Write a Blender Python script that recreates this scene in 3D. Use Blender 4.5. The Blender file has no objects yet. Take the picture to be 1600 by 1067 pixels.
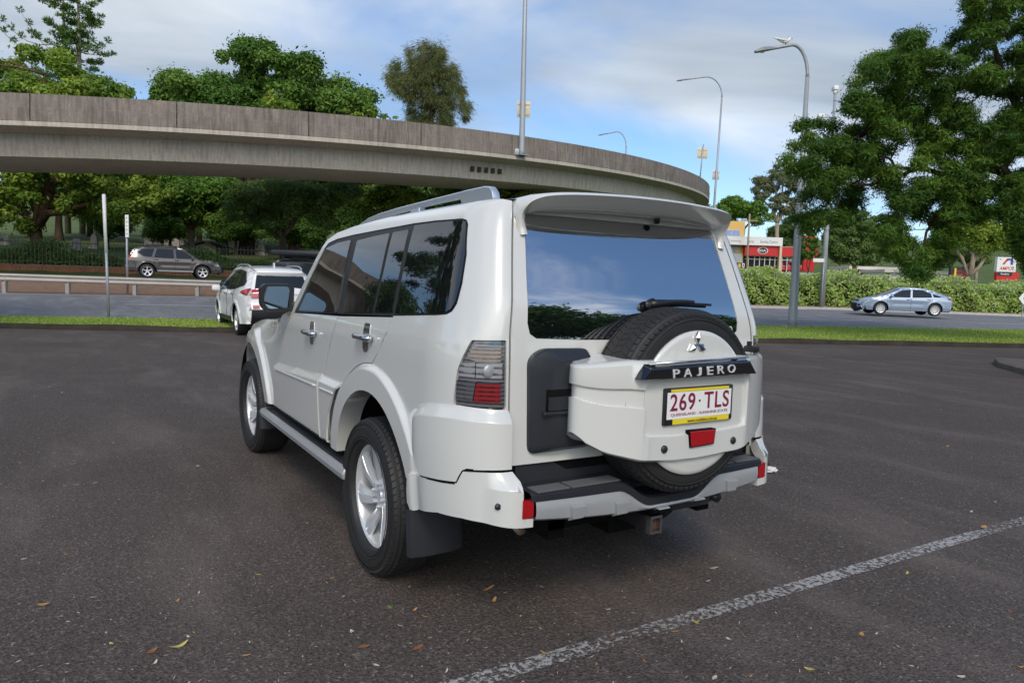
import bpy, bmesh, math, random
import numpy as np
from mathutils import Vector, Matrix
from mathutils.geometry import delaunay_2d_cdt
random.seed(7); RNG = np.random.default_rng(11)
SC_ = bpy.context.scene
COL = SC_.collection
# ------------------------------------------------------------------ camera
CAMP = np.array([-2.11807, -3.28074, 1.45545])
YAW, PIT, ROLL, FPX = math.radians(-31.67539), math.radians(-4.69618), math.radians(1.74164), 1106.849
def cam_axes():
    cy, sy, cp, sp = math.cos(YAW), math.sin(YAW), math.cos(PIT), math.sin(PIT)
    f = np.array([-sy*cp, cy*cp, sp]); r = np.array([cy, sy, 0.]); u = np.cross(r, f)
    return math.cos(ROLL)*r + math.sin(ROLL)*u, -math.sin(ROLL)*r + math.cos(ROLL)*u, f
CR, CU, CF = cam_axes()
cd = bpy.data.cameras.new('camera'); cam = bpy.data.objects.new('camera', cd); COL.objects.link(cam)
m = Matrix.Identity(4)
for i in range(3):
    m[i][0], m[i][1], m[i][2], m[i][3] = CR[i], CU[i], -CF[i], CAMP[i]
cam.matrix_world = m
cd.sensor_width = 36; cd.lens = FPX/1600*36; cd.clip_start = 0.05; cd.clip_end = 3000
SC_.camera = cam
SC_.render.resolution_x, SC_.render.resolution_y = 1024, 682
# ------------------------------------------------------------------ light
SC_.view_settings.view_transform = 'Standard'; SC_.view_settings.look = 'None'
SC_.view_settings.gamma = 1; SC_.view_settings.exposure = 0.58
SUN_AZ, SUN_EL = math.radians(207), math.radians(44)     # direction TO the sun: azimuth from +y towards +x
SUN_DIR = Vector((math.sin(SUN_AZ)*math.cos(SUN_EL), math.cos(SUN_AZ)*math.cos(SUN_EL), math.sin(SUN_EL)))
w = bpy.data.worlds.new("World"); SC_.world = w; w.use_nodes = True
nt = w.node_tree; nt.nodes.clear()
N = nt.nodes.new; LK = nt.links.new
def mth(op, a, b=None, c=None, clamp=False):
    n = N('ShaderNodeMath'); n.operation = op; n.use_clamp = clamp
    for i, v in enumerate((a, b, c)):
        if v is None: continue
        if isinstance(v, (int, float)): n.inputs[i].default_value = v
        else: LK(v, n.inputs[i])
    return n.outputs[0]
def mixc(fac, a, b):
    n = N('ShaderNodeMix'); n.data_type = 'RGBA'
    for s, v in ((0, fac), (6, a), (7, b)):
        if isinstance(v, (int, float)): n.inputs[s].default_value = v
        elif isinstance(v, tuple): n.inputs[s].default_value = (*v, 1)
        else: LK(v, n.inputs[s])
    return n.outputs[2]
CLR_, CLL_ = 40, (12.4, 3.3, 0)
out = N('ShaderNodeOutputWorld'); bg = N('ShaderNodeBackground')
sky = N('ShaderNodeTexSky'); sky.sky_type = 'NISHITA'; sky.sun_disc = False
sky.sun_elevation = SUN_EL; sky.sun_rotation = SUN_AZ; sky.air_density = 1.0; sky.dust_density = 0.6; sky.ozone_density = 1.5
tc = N('ShaderNodeTexCoord'); sep = N('ShaderNodeSeparateXYZ'); LK(tc.outputs['Generated'], sep.inputs[0])
zc = mth('ADD', mth('MAXIMUM', sep.outputs[2], 0.0), 0.16)
pu, pv = mth('DIVIDE', sep.outputs[0], zc), mth('DIVIDE', sep.outputs[1], zc)
cmb = N('ShaderNodeCombineXYZ'); LK(pu, cmb.inputs[0]); LK(pv, cmb.inputs[1])
mp = N('ShaderNodeMapping'); LK(cmb.outputs[0], mp.inputs[0]); mp.inputs['Rotation'].default_value = (0, 0, math.radians(CLR_))
mp.inputs['Scale'].default_value = (0.50, 0.85, 1); mp.inputs['Location'].default_value = CLL_
n1 = N('ShaderNodeTexNoise'); LK(mp.outputs[0], n1.inputs['Vector'])
n1.inputs['Scale'].default_value = 0.75; n1.inputs['Detail'].default_value = 8; n1.inputs['Roughness'].default_value = 0.52; n1.inputs['Distortion'].default_value = 0.5
cov = N('ShaderNodeMapRange'); LK(n1.outputs[0], cov.inputs[0]); cov.inputs[1].default_value = 0.452; cov.inputs[2].default_value = 0.63; cov.interpolation_type = 'SMOOTHSTEP'
n2 = N('ShaderNodeTexNoise'); LK(mp.outputs[0], n2.inputs['Vector']); n2.inputs['Scale'].default_value = 1.1; n2.inputs['Detail'].default_value = 6; n2.inputs['Distortion'].default_value = .4
sh = N('ShaderNodeMapRange'); LK(n2.outputs[0], sh.inputs[0]); sh.inputs[1].default_value = 0.36; sh.inputs[2].default_value = 0.66
# cloud is brighter towards the sun
dotn = N('ShaderNodeVectorMath'); dotn.operation = 'DOT_PRODUCT'; LK(tc.outputs['Generated'], dotn.inputs[0]); dotn.inputs[1].default_value = SUN_DIR
glow = mth('POWER', mth('MULTIPLY_ADD', dotn.outputs['Value'], 0.5, 0.5, True), 3.2)
ccol = mixc(sh.outputs[0], (0.235, 0.285, 0.345), (0.62, 0.66, 0.70))
warm = mixc(mth('MULTIPLY', glow, 0.9), ccol, (2.3, 2.2, 2.05))
lowz = mth('SUBTRACT', 1.0, mth('MULTIPLY', mth('MAXIMUM', sep.outputs[2], 0.0), 4.0), None, True)
skyc = N('ShaderNodeVectorMath'); skyc.operation = 'MULTIPLY'; LK(sky.outputs[0], skyc.inputs[0]); skyc.inputs[1].default_value = (0.80, 0.98, 1.16)
cl10 = N('ShaderNodeVectorMath'); cl10.operation = 'SCALE'; LK(warm, cl10.inputs[0]); cl10.inputs['Scale'].default_value = 10.0
fin = mixc(mth('MULTIPLY', cov.outputs[0], mth('MULTIPLY_ADD', lowz, -0.22, 0.95)), skyc.outputs[0], cl10.outputs[0])
hzf = mth('MULTIPLY', mth('POWER', lowz, 3.0), 0.70)
fin = mixc(hzf, fin, (6.2, 7.5, 8.2))
LK(fin, bg.inputs[0]); bg.inputs[1].default_value = 0.1; LK(bg.outputs[0], out.inputs[0])
sl = bpy.data.lights.new('sun', 'SUN'); sl.energy = 1.1; sl.angle = math.radians(16); sl.color = (1.0, 0.90, 0.76)
so = bpy.data.objects.new('sun', sl); COL.objects.link(so); so.rotation_euler = SUN_DIR.to_track_quat('Z', 'Y').to_euler()

# ------------------------------------------------------------------ frame of the place (R right, D depth from where the photographer stood)
HV = np.array([-math.sin(YAW), math.cos(YAW)]); RV = np.array([math.cos(YAW), math.sin(YAW)])
def P(R, D, z=0.0):
    q = CAMP[:2] + R*RV + D*HV
    return (float(q[0]), float(q[1]), float(z))
def ray(px, py): return (px-800)/FPX*CR + (533.5-py)/FPX*CU + CF
def at(px, py, D):
    "R and z of the thing seen at depth D (survey of the place)"
    d = ray(px, py); k = D/(d[:2]@HV)
    return float(k*(d[:2]@RV)), float(CAMP[2]+k*d[2])
HEAD = math.atan2(-RV[1]*-1, RV[0])   # rotation of the R axis about z
# ------------------------------------------------------------------ helpers
def tag(o, label=None, cat=None, group=None, kind=None):
    for k, v in (('label', label), ('category', cat), ('group', group), ('kind', kind)):
        if v: o[k] = v
    return o
def empty(name, loc=(0, 0, 0), rz=0.0, **kw):
    o = bpy.data.objects.new(name, None); COL.objects.link(o); o.location = loc; o.rotation_euler = (0, 0, rz); o.empty_display_size = .1
    return tag(o, **kw)
def mk(name, V, F, mat, parent=None, smooth=False, normals=None, loc=None, rot=None):
    me = bpy.data.meshes.new(name); me.from_pydata([tuple(map(float, v)) for v in V], [], [tuple(map(int, f)) for f in F])
    for mm in (mat if isinstance(mat, (list, tuple)) else [mat]): me.materials.append(mm)
    if smooth: me.polygons.foreach_set('use_smooth', [True]*len(me.polygons))
    if normals is not None: me.normals_split_custom_set_from_vertices([tuple(map(float, n)) for n in normals])
    me.update()
    o = bpy.data.objects.new(name, me); COL.objects.link(o); o.parent = parent
    if loc is not None: o.location = loc
    if rot is not None: o.rotation_euler = rot
    return o
class MB:
    def __init__(s): s.V = []; s.F = []
    def add(s, V, F):
        b = len(s.V); s.V += [tuple(v) for v in V]; s.F += [tuple(b+i for i in f) for f in F]; return s
    def box(s, lo, hi, M_=None, bev=0.0):
        x0, y0, z0 = lo; x1, y1, z1 = hi
        if bev:
            bm = bmesh.new(); bmesh.ops.create_cube(bm, size=1)
            for v in bm.verts: v.co = Vector(((x0+x1)/2+v.co.x*(x1-x0), (y0+y1)/2+v.co.y*(y1-y0), (z0+z1)/2+v.co.z*(z1-z0)))
            bmesh.ops.bevel(bm, geom=bm.edges[:], offset=bev, segments=2, affect='EDGES', profile=.5)
            V = [v.co.copy() for v in bm.verts]; F = [[v.index for v in f.verts] for f in bm.faces]; bm.free()
        else:
            V = [Vector((x, y, z)) for z in (z0, z1) for y in (y0, y1) for x in (x0, x1)]
            F = [(0, 2, 3, 1), (4, 5, 7, 6), (0, 1, 5, 4), (2, 6, 7, 3), (0, 4, 6, 2), (1, 3, 7, 5)]
        if M_ is not None: V = [M_ @ v for v in V]
        return s.add(V, F)
    def tube(s, pts, rad, n=8, cap=True):
        pts = [Vector(p) for p in pts]; k = len(pts)
        rad = [float(rad)]*k if isinstance(rad, (int, float)) else [float(q) for q in rad]
        V = []; F = []; ref = None
        for i, p in enumerate(pts):
            t = (pts[min(i+1, k-1)]-pts[max(i-1, 0)]).normalized()
            if ref is None: ref = Vector((0, 0, 1)) if abs(t.z) < .9 else Vector((1, 0, 0))
            a = t.cross(ref).normalized(); b = a.cross(t); ref = b
            V += [p+rad[i]*(math.cos(2*math.pi*j/n)*a+math.sin(2*math.pi*j/n)*b) for j in range(n)]
        for i in range(k-1):
            for j in range(n): F.append((i*n+j, i*n+(j+1) % n, (i+1)*n+(j+1) % n, (i+1)*n+j))
        if cap: F += [tuple(range(n)), tuple(reversed(range((k-1)*n, k*n)))]
        return s.add(V, F)
    def lathe(s, prof, n=32, axis='x', c=(0, 0, 0), close=False):
        "prof: list of (axial, radius)"
        V = []; F = []; k = len(prof)
        for j in range(n):
            a = 2*math.pi*j/n
            for (h, r) in prof:
                d = (h, r*math.cos(a), r*math.sin(a)) if axis == 'x' else ((r*math.cos(a), h, r*math.sin(a)) if axis == 'y' else (r*math.cos(a), r*math.sin(a), h))
                V.append((c[0]+d[0], c[1]+d[1], c[2]+d[2]))
        for j in range(n):
            for i in range(k-1 if not close else k): F.append((j*k+i, j*k+(i+1) % k, ((j+1) % n)*k+(i+1) % k, ((j+1) % n)*k+i))
        return s.add(V, F)
    def prism(s, poly, y0, y1, M_=None):
        "poly in (x,z) extruded along y"
        n = len(poly); V = [Vector((p[0], y, p[1])) for y in (y0, y1) for p in poly]
        F = [tuple(range(n)), tuple(reversed(range(n, 2*n)))]+[(i, n+i, n+(i+1) % n, (i+1) % n) for i in range(n)]
        if M_ is not None: V = [M_ @ v for v in V]
        return s.add(V, F)
    def build(s, name, mat, parent=None, smooth=False, bevel=0.0, auto=None, **kw):
        o = mk(name, s.V, s.F, mat, parent, smooth, **kw)
        bm = bmesh.new(); bm.from_mesh(o.data)
        if bevel:
            ed = [e for e in bm.edges if len(e.link_faces) == 2 and e.calc_face_angle(0) > .5]
            bmesh.ops.bevel(bm, geom=ed, offset=bevel, segments=2, affect='EDGES', profile=.5, clamp_overlap=True)
        bmesh.ops.recalc_face_normals(bm, faces=bm.faces[:])
        bm.to_mesh(o.data); bm.free()
        if smooth or auto:
            o.data.polygons.foreach_set('use_smooth', [True]*len(o.data.polygons))
            if auto or bevel: o.data.set_sharp_from_angle(angle=math.radians(auto or 40))
        o.data.update(); return o
def children(o): return [c for c in bpy.data.objects if c.parent == o]
def copy_tree(o, parent=None, kids=None):
    c = o.copy(); COL.objects.link(c); c.parent = parent
    for ch in list(o.children): copy_tree(ch, c)
    return c
def text_mesh(name, body, w_, h_, loc, rot, mat, parent, ext=.002, bold=0.0, space=1.0, shear=0.0):
    cu = bpy.data.curves.new(name, 'FONT'); cu.body = body; cu.extrude = ext; cu.offset = bold; cu.align_x = 'CENTER'; cu.space_character = space; cu.shear = shear
    to = bpy.data.objects.new('t', cu); COL.objects.link(to); bpy.context.view_layer.update()
    me = bpy.data.meshes.new_from_object(to.evaluated_get(bpy.context.evaluated_depsgraph_get()))
    COL.objects.unlink(to); bpy.data.objects.remove(to)
    n = len(me.vertices); co = np.empty(n*3); me.vertices.foreach_get('co', co); co = co.reshape(-1, 3)
    lo, hi = co.min(0), co.max(0)
    co[:, 0] = (co[:, 0]-(lo[0]+hi[0])/2)*(w_/(hi[0]-lo[0])); co[:, 1] = (co[:, 1]-(lo[1]+hi[1])/2)*(h_/(hi[1]-lo[1]))
    me.vertices.foreach_set('co', co.ravel()); me.name = name; me.materials.clear(); me.materials.append(mat); me.update()
    o = bpy.data.objects.new(name, me); COL.objects.link(o); o.parent = parent; o.location = loc; o.rotation_euler = rot
    return o
# ------------------------------------------------------------------ materials
MATS = {}
def new_mat(name):
    mt = bpy.data.materials.new(name); mt.use_nodes = True; t = mt.node_tree; b = t.nodes['Principled BSDF']
    return mt, t, b
def noise(t, scale, detail=4, rough=.55, coord='Object', sc=None):
    c = t.nodes.new('ShaderNodeTexCoord'); n = t.nodes.new('ShaderNodeTexNoise')
    n.inputs['Scale'].default_value = scale; n.inputs['Detail'].default_value = detail; n.inputs['Roughness'].default_value = rough
    if sc:
        mpn = t.nodes.new('ShaderNodeMapping'); mpn.inputs['Scale'].default_value = sc; t.links.new(c.outputs[coord], mpn.inputs[0]); t.links.new(mpn.outputs[0], n.inputs['Vector'])
    else: t.links.new(c.outputs[coord], n.inputs['Vector'])
    return n.outputs[0]
def ramp(t, fac, stops):
    r = t.nodes.new('ShaderNodeValToRGB'); t.links.new(fac, r.inputs[0]); e = r.color_ramp.elements
    while len(e) < len(stops): e.new(.5)
    for i, (p, c) in enumerate(stops):
        e[i].position = p; e[i].color = (*c, 1) if len(c) == 3 else c
    return r.outputs[0]
def mixn(t, fac, a, b, mode='MIX'):
    n = t.nodes.new('ShaderNodeMix'); n.data_type = 'RGBA'; n.blend_type = mode
    for s, v in ((0, fac), (6, a), (7, b)):
        if isinstance(v, (int, float)): n.inputs[s].default_value = v
        elif isinstance(v, tuple): n.inputs[s].default_value = (*v, 1)
        else: t.links.new(v, n.inputs[s])
    return n.outputs[2]
def bump(t, b, h, strength=.3, dist=.01):
    n = t.nodes.new('ShaderNodeBump'); n.inputs['Strength'].default_value = strength; n.inputs['Distance'].default_value = dist
    t.links.new(h, n.inputs['Height']); t.links.new(n.outputs[0], b.inputs['Normal'])
def simple(name, col, rough=.5, metal=0.0, coat=0.0, var=.12, nscale=6.0, spec=None, ior=None, bmp=0.0, bscale=40):
    "flat-coloured stuff with a little procedural variation"
    if name in MATS: return MATS[name]
    mt, t, b = new_mat(name)
    f = noise(t, nscale, 5)
    c = mixn(t, f, tuple(x*(1-var) for x in col), tuple(min(1, x*(1+var)) for x in col))
    t.links.new(c, b.inputs['Base Color']); b.inputs['Roughness'].default_value = rough; b.inputs['Metallic'].default_value = metal
    b.inputs['Coat Weight'].default_value = coat; b.inputs['Coat Roughness'].default_value = .03
    if spec is not None: b.inputs['Specular IOR Level'].default_value = spec
    if ior: b.inputs['IOR'].default_value = ior
    if bmp: bump(t, b, noise(t, bscale, 3), bmp, .004)
    MATS[name] = mt; return mt
PAINT = simple('pearl_white_paint', (.62, .62, .59), .22, 0, 1.0, .012, .7)
WHITE2 = simple('white_car_paint', (.78, .78, .77), .3, 0, .8, .01, .8)
GREYP = simple('brown_grey_paint', (.075, .068, .066), .28, .35, .8, .03, 1)
SILVERP = simple('silver_blue_paint', (.33, .41, .53), .3, .4, .8, .03, 1)
BLACKP = simple('black_car_paint', (.012, .012, .014), .25, 0, .8, .05, 1)
GLASS = simple('tinted_glass', (.006, .007, .009), .012, 0, 0, .05, 1, None, 1.85)
RGLASS = simple('film_tinted_glass', (.006, .008, .010), .012, 0, 0, .05, 1, None, 6.0)
SEEGL = simple('grey_car_glass', (.02, .025, .03), .03, 0, 0, .05, 1, None, 1.38)
BLK = simple('black_trim', (.014, .014, .016), .42, 0, 0, .1, 8)
GAP = simple('dark_cavity', (.006, .006, .006), .9, 0, 0, .1, 4, .1)
PLAS = simple('charcoal_plastic', (.022, .024, .029), .36, 0, 0, .06, 10, bmp=.05, bscale=300)
RUB = simple('tyre_rubber', (.017, .0165, .0165), .62, 0, 0, .25, 14, bmp=.12, bscale=160)
CHR = simple('chrome', (.56, .57, .59), .16, 1, 0, .02, 4)
ALU = simple('alloy_silver', (.74, .745, .76), .30, .45, .5, .04, 9)
SILV = simple('silver_plastic', (.40, .41, .42), .38, .35, 0, .04, 8)
RAILM = simple('anodised_rail', (.60, .64, .70), .33, .7, 0, .03, 5)
REDL = simple('red_lens', (.36, .006, .010), .12, 0, .8, .2, 60)
STEEL = simple('galvanised_steel', (.34, .36, .38), .5, .3, 0, .10, 1.5)
PWHITE = simple('white_paint_metal', (.74, .74, .72), .45, 0, 0, .06, 4)
# ================================================================== curved-panel tools
def pip(p, poly):
    x, y = p[..., 0], p[..., 1]; r = np.zeros(x.shape, bool); n = len(poly); j = n-1
    for i in range(n):
        xi, yi = poly[i]; xj, yj = poly[j]
        cnd = ((yi > y) != (yj > y))
        with np.errstate(divide='ignore', invalid='ignore'): r ^= cnd & (x < (xj-xi)*(y-yi)/((yj-yi) if yj != yi else 1e-12)+xi)
        j = i
    return r
def resamp(poly, step, closed=True):
    o = []; n = len(poly)
    for i in range(n if closed else n-1):
        a = np.array(poly[i]); b = np.array(poly[(i+1) % n]); k = max(1, int(np.ceil(np.hypot(*(b-a))/step)))
        o += [tuple(a+(b-a)*t/k) for t in range(k)]
    if not closed: o.append(tuple(poly[-1]))
    return o
def chaikin(poly, it=2, closed=True):
    for _ in range(it):
        q = []; n = len(poly)
        for i in range(n if closed else n-1):
            a = np.array(poly[i], float); b = np.array(poly[(i+1) % n], float); q += [tuple(.75*a+.25*b), tuple(.25*a+.75*b)]
        poly = q if closed else [tuple(poly[0])]+q+[tuple(poly[-1])]
    return poly
def roundp(poly, r):
    "round polygon corners by r"
    q = []; n = len(poly)
    for i in range(n):
        p0, p, p1 = (np.array(poly[k % n], float) for k in (i-1, i, i+1))
        a, b = p0-p, p1-p; la, lb = np.hypot(*a), np.hypot(*b); rr = min(r, la*.45, lb*.45)
        A = p+a/la*rr; B = p+b/lb*rr
        for t in (0, .25, .5, .75, 1): q.append(tuple((1-t)**2*A+2*t*(1-t)*p+t*t*B))
    return q
def inset(poly, d):
    n = len(poly); ar = sum(poly[i][0]*poly[(i+1) % n][1]-poly[(i+1) % n][0]*poly[i][1] for i in range(n)); sg = 1 if ar > 0 else -1; o = []
    for i in range(n):
        p0, p, p1 = (np.array(poly[k % n], float) for k in (i-1, i, i+1))
        e0, e1 = p-p0, p1-p; e0 /= np.hypot(*e0)+1e-12; e1 /= np.hypot(*e1)+1e-12
        nn = np.array([-e0[1]-e1[1], e0[0]+e1[0]])*sg; l = np.hypot(*nn); nn /= l+1e-12
        o.append(tuple(p+nn*d/max(.4, l/2)))
    return o
def cdt(outer, holes, step, extra=()):
    pts = []; edges = []
    for lp in [outer]+list(holes):
        b = len(pts); lp = resamp(lp, step); pts += lp; edges += [(b+i, b+(i+1) % len(lp)) for i in range(len(lp))]
    B = np.array(pts); lo, hi = B.min(0), B.max(0)
    gx, gy = np.meshgrid(np.arange(lo[0]+step*.5, hi[0], step), np.arange(lo[1]+step*.5, hi[1], step))
    g = np.stack([gx.ravel(), gy.ravel()], 1)
    if len(extra): g = np.concatenate([g, np.array(extra)])
    ok = pip(g, outer)
    for h in holes: ok &= ~pip(g, h)
    g = g[ok]
    if len(g):
        keep = np.ones(len(g), bool)
        for i in range(0, len(g), 500):
            d = np.hypot(g[i:i+500, None, 0]-B[None, :, 0], g[i:i+500, None, 1]-B[None, :, 1]).min(1); keep[i:i+500] = d > step*.3
        g = g[keep]
    allp = [Vector((float(a), float(b))) for a, b in pts]+[Vector((float(a), float(b))) for a, b in g]
    v, e, f, *_ = delaunay_2d_cdt(allp, edges, [], 0, 1e-6)
    v = np.array([(a.x, a.y) for a in v]); f = np.array([list(t) for t in f])
    cen = v[f].mean(1); ok = pip(cen, outer)
    for h in holes: ok &= ~pip(cen, h)
    f = f[ok]
    # boundary edges for skirts
    cnt = {}
    for t in f:
        for a, b in ((t[0], t[1]), (t[1], t[2]), (t[2], t[0])):
            cnt[(a, b)] = 1
    bnd = [(a, b) for (a, b) in cnt if (b, a) not in cnt]
    return v, f, bnd
def panel(name, fn, outer, holes, mat, parent, step=.04, skirt=.012, extra=(), mirror=False):
    "fn(u,v)->(P,N). A curved sheet with returned edges"
    v, f, bnd = cdt(outer, holes, step, extra)
    Pt, Nn = fn(v[:, 0], v[:, 1])
    t = Pt[f]; fnm = np.cross(t[:, 1]-t[:, 0], t[:, 2]-t[:, 0])
    flip = (fnm*Nn[f].mean(1)).sum() < 0
    V = Pt; NN = Nn; F = [tuple(x) for x in (f[:, ::-1] if flip else f)]
    if skirt and bnd:
        # returned edge: same rim, pushed in along the normal
        idx = {}; extraV = []; extraN = []
        cenN = {}
        def vert(i, inn, nrm):
            extraV.append(Pt[i]-Nn[i]*(skirt if inn else 0)); extraN.append(nrm); return len(V)+len(extraV)-1
        for a, b in bnd:
            d = Pt[b]-Pt[a]; nrm = np.cross(d, Nn[a]); nrm /= np.linalg.norm(nrm)+1e-12
            if flip: nrm = -nrm
            q = (vert(a, 0, nrm), vert(b, 0, nrm), vert(b, 1, nrm), vert(a, 1, nrm))
            F.append(q if flip else q[::-1])
        V = np.concatenate([V, np.array(extraV)]); NN = np.concatenate([NN, np.array(extraN)])
    if mirror:
        V = V*[-1, 1, 1]; NN = NN*[-1, 1, 1]; F = [x[::-1] for x in F]
    return mk(name, V, F, mat, parent, True, NN)
def fdnorm(fn, out=None):
    "wrap a position function with finite-difference normals; out = reference outward direction sign function"
    def g(u, v):
        e = 1e-3; Pt = fn(u, v); N_ = np.cross(fn(u+e, v)-fn(u-e, v), fn(u, v+e)-fn(u, v-e)); N_ /= np.linalg.norm(N_, axis=-1, keepdims=True)+1e-12
        if out is not None:
            s = np.sign((N_*np.asarray(out)).sum(-1, keepdims=True)); N_ = N_*np.where(s == 0, 1, s)
        return Pt, N_
    return g
def pchip(xs, ys):
    xs = np.array(xs, float); ys = np.array(ys, float); h = np.diff(xs); d = np.diff(ys)/h; mm = np.zeros_like(xs)
    for i in range(1, len(xs)-1):
        if d[i-1]*d[i] > 0:
            w1 = 2*h[i]+h[i-1]; w2 = h[i]+2*h[i-1]; mm[i] = (w1+w2)/(w1/d[i-1]+w2/d[i])
    mm[0] = d[0]; mm[-1] = d[-1]
    def f(x):
        x = np.clip(np.asarray(x, float), xs[0], xs[-1]); i = np.clip(np.searchsorted(xs, x)-1, 0, len(xs)-2); t = (x-xs[i])/h[i]
        return ((1+2*t)*(1-t)**2*ys[i]+t*(1-t)**2*h[i]*mm[i]+t*t*(3-2*t)*ys[i+1]+t*t*(t-1)*h[i]*mm[i+1])
    return f
def sst(a, b, x):
    t = np.clip((x-a)/(b-a), 0, 1); return t*t*(3-2*t)
# ------------------------------------------------------------------ wheels
def tyre_mb(R, rr, w_, n=56, tread=True):
    mb = MB(); h = w_/2
    prof = [(-h*.62, rr), (-h*.86, rr+.008), (-h*.99, rr+(R-rr)*.30), (-h, rr+(R-rr)*.55), (-h*.93, R-.028), (-h*.80, R-.0075), (-h*.4, R-.0042), (h*.4, R-.0042), (h*.80, R-.0075), (h*.93, R-.028), (h, rr+(R-rr)*.55), (h*.99, rr+(R-rr)*.30), (h*.86, rr+.008), (h*.62, rr)]
    mb.lathe(prof, n)
    if tread:
        k = 76
        for row, (x0, x1, ph, r0, r1) in enumerate(((-h*.97, -h*.62, 0, R-.024, R-.001), (-h*.55, -h*.22, .5, R-.004, R), (-h*.15, h*.15, .2, R-.004, R), (h*.22, h*.55, .7, R-.004, R), (h*.62, h*.97, .35, R-.001, R-.024))):
            for j in range(k):
                a0 = 2*math.pi*(j+ph)/k; da = 2*math.pi/k*(.80 if row in (0, 4) else .90); V = []
                sk = .02*(1 if row % 2 else -1)
                for a, s_ in ((a0, -sk), (a0+da, sk)):
                    for (x, r_) in ((x0, r0), (x1, r1)):
                        for rad in (r_-.010, r_+.0008):
                            aa = a+(sk if x == x1 else 0)/R*1.0
                            V.append((x, rad*math.cos(aa), rad*math.sin(aa)))
                mb.add(V, [(0, 1, 3, 2), (4, 6, 7, 5), (1, 5, 7, 3), (0, 4, 5, 1), (2, 3, 7, 6)])
    return mb
def rim_mb(rr, w_, spokes=6, dish=.03, style='blade'):
    "outer face towards -x"
    mb = MB(); h = w_/2
    mb.lathe([(h*.8, rr-.004), (-h*.55, rr-.014), (-h*.78, rr-.006), (-h*.86, rr+.010), (-h*.80, rr+.011)], 48)
    mb.lathe([(h*.3, rr-.02), (h*.3, .02)], 32)            # brake side
    face = -h*.80; hub = face+dish
    mb.lathe([(hub-.004, .0), (hub-.006, .030), (hub+.002, .034), (hub+.006, .07), (hub+.03, .078)], 24)
    for i in range(spokes):
        a = 2*math.pi*i/spokes+.26; V = []; F = []
        rows = ((.055, .027, hub+.002, 0.), (.10, .028, hub-.004, .0), (.16, .038, face+.012, .12), (.21, .047, face+.006, .20), (rr-.006, .052, face+.004, .24))
        for (r_, hw, x, tw) in rows:
            for sgn, dx in ((-1, .016), (-1, .002), (-.12, .0), (0, .012), (.12, .0), (1, .002), (1, .016)):
                aa = a+tw; e = hw*sgn
                y = r_*math.cos(aa)-e*math.sin(aa); z = r_*math.sin(aa)+e*math.cos(aa); q = math.hypot(y, z)
                if q > rr-.006: y *= (rr-.006)/q; z *= (rr-.006)/q
                V.append((x+dx+(.006 if sgn > 0.5 else 0), y, z))
        k = 7
        for r_ in range(len(rows)-1):
            for j in range(k-1): F.append((r_*k+j, r_*k+j+1, (r_+1)*k+j+1, (r_+1)*k+j))
        mb.add(V, F)
    for i in range(6):
        a = 2*math.pi*i/6; y, z = .058*math.cos(a), .058*math.sin(a)
        mb.lathe([(hub-.022, 0), (hub-.020, .008), (hub+.004, .0105)], 8, 'x', (0, y, z))
    return mb
# ================================================================== the white off-roader
f_w = pchip([.30, .45, .60, .85, 1.10, 1.20, 1.25, 1.30, 1.50, 1.70, 1.755, 1.785, 1.80], [.850, .868, .882, .893, .892, .886, .874, .860, .810, .752, .728, .697, .655])
f_yr = pchip([.30, .60, .95, 1.24, 1.32, 1.50, 1.70, 1.80], [-.97, -.975, -.965, -.952, -.94, -.885, -.815, -.775])
f_xh = pchip([.30, .75, 1.24, 1.40, 1.70, 1.80], [.70, .695, .690, .665, .610, .585])
YS, SCN, SRR = -.58, .42, 1.4
def M0(s, z):
    s, z = np.broadcast_arrays(np.asarray(s, float), np.asarray(z, float))
    wv = f_w(z); yr = f_yr(z); xh = f_xh(z)
    ph = np.clip((YS-s)/SCN, 0, 1)*np.pi/2; n = 2/2.15
    xc = xh+(wv-xh)*np.maximum(np.cos(ph), 0)**n; yc = YS+(yr-YS)*np.maximum(np.sin(ph), 0)**n
    xs = wv-.085*np.clip((s-2.65)/.65, 0, 1)**1.5-.22*np.clip((s-3.28)/.26, 0, 1)**1.6-.13*sst(1.7, 2.6, s)*np.maximum(0, (z-.92)/.2)**2
    fl = lambda y0: .027*(1-sst(.628, .66, np.hypot(s-y0, z-.385)))
    xs = xs+np.where(s > YS, np.maximum(fl(0.), fl(2.78)), 0)*sst(YS, YS+.05, s)
    u = np.clip((YS-SCN-s)/SRR, 0, 1)
    x = np.where(s >= YS, xs, np.where(s >= YS-SCN, xc, xh*(1-2*u)))
    y = np.where(s >= YS, s, np.where(s >= YS-SCN, yc, yr-.018*(1-(1-2*u)**2)))
    return np.stack([-x, y, z], -1)
def MN(s, z):
    e = 2e-3; s = np.asarray(s, float); z = np.asarray(z, float)
    n = np.cross(M0(s, z+e)-M0(s, z-e), M0(s+e, z)-M0(s-e, z)); n /= np.linalg.norm(n, axis=-1, keepdims=True)+1e-12
    return M0(s, z), n
def OFF(off):
    def g(s, z):
        p, n = MN(s, z); o = off(s, z) if callable(off) else off
        q = p+n*(np.asarray(o)[..., None] if np.ndim(o) else o)
        if callable(off):
            e = 2e-3
            def pp(s, z): a, b = MN(s, z); return a+b*np.asarray(off(s, z))[..., None]
            n2 = np.cross(pp(s, z+e)-pp(s, z-e), pp(s+e, z)-pp(s-e, z)); n = n2/(np.linalg.norm(n2, axis=-1, keepdims=True)+1e-12)
        return q, n
    return g
suv = empty('off_road_wagon', (0, 0, 0), label='large pearl white off-road wagon parked in the middle with a spare wheel on its tailgate', cat='car')
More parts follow.
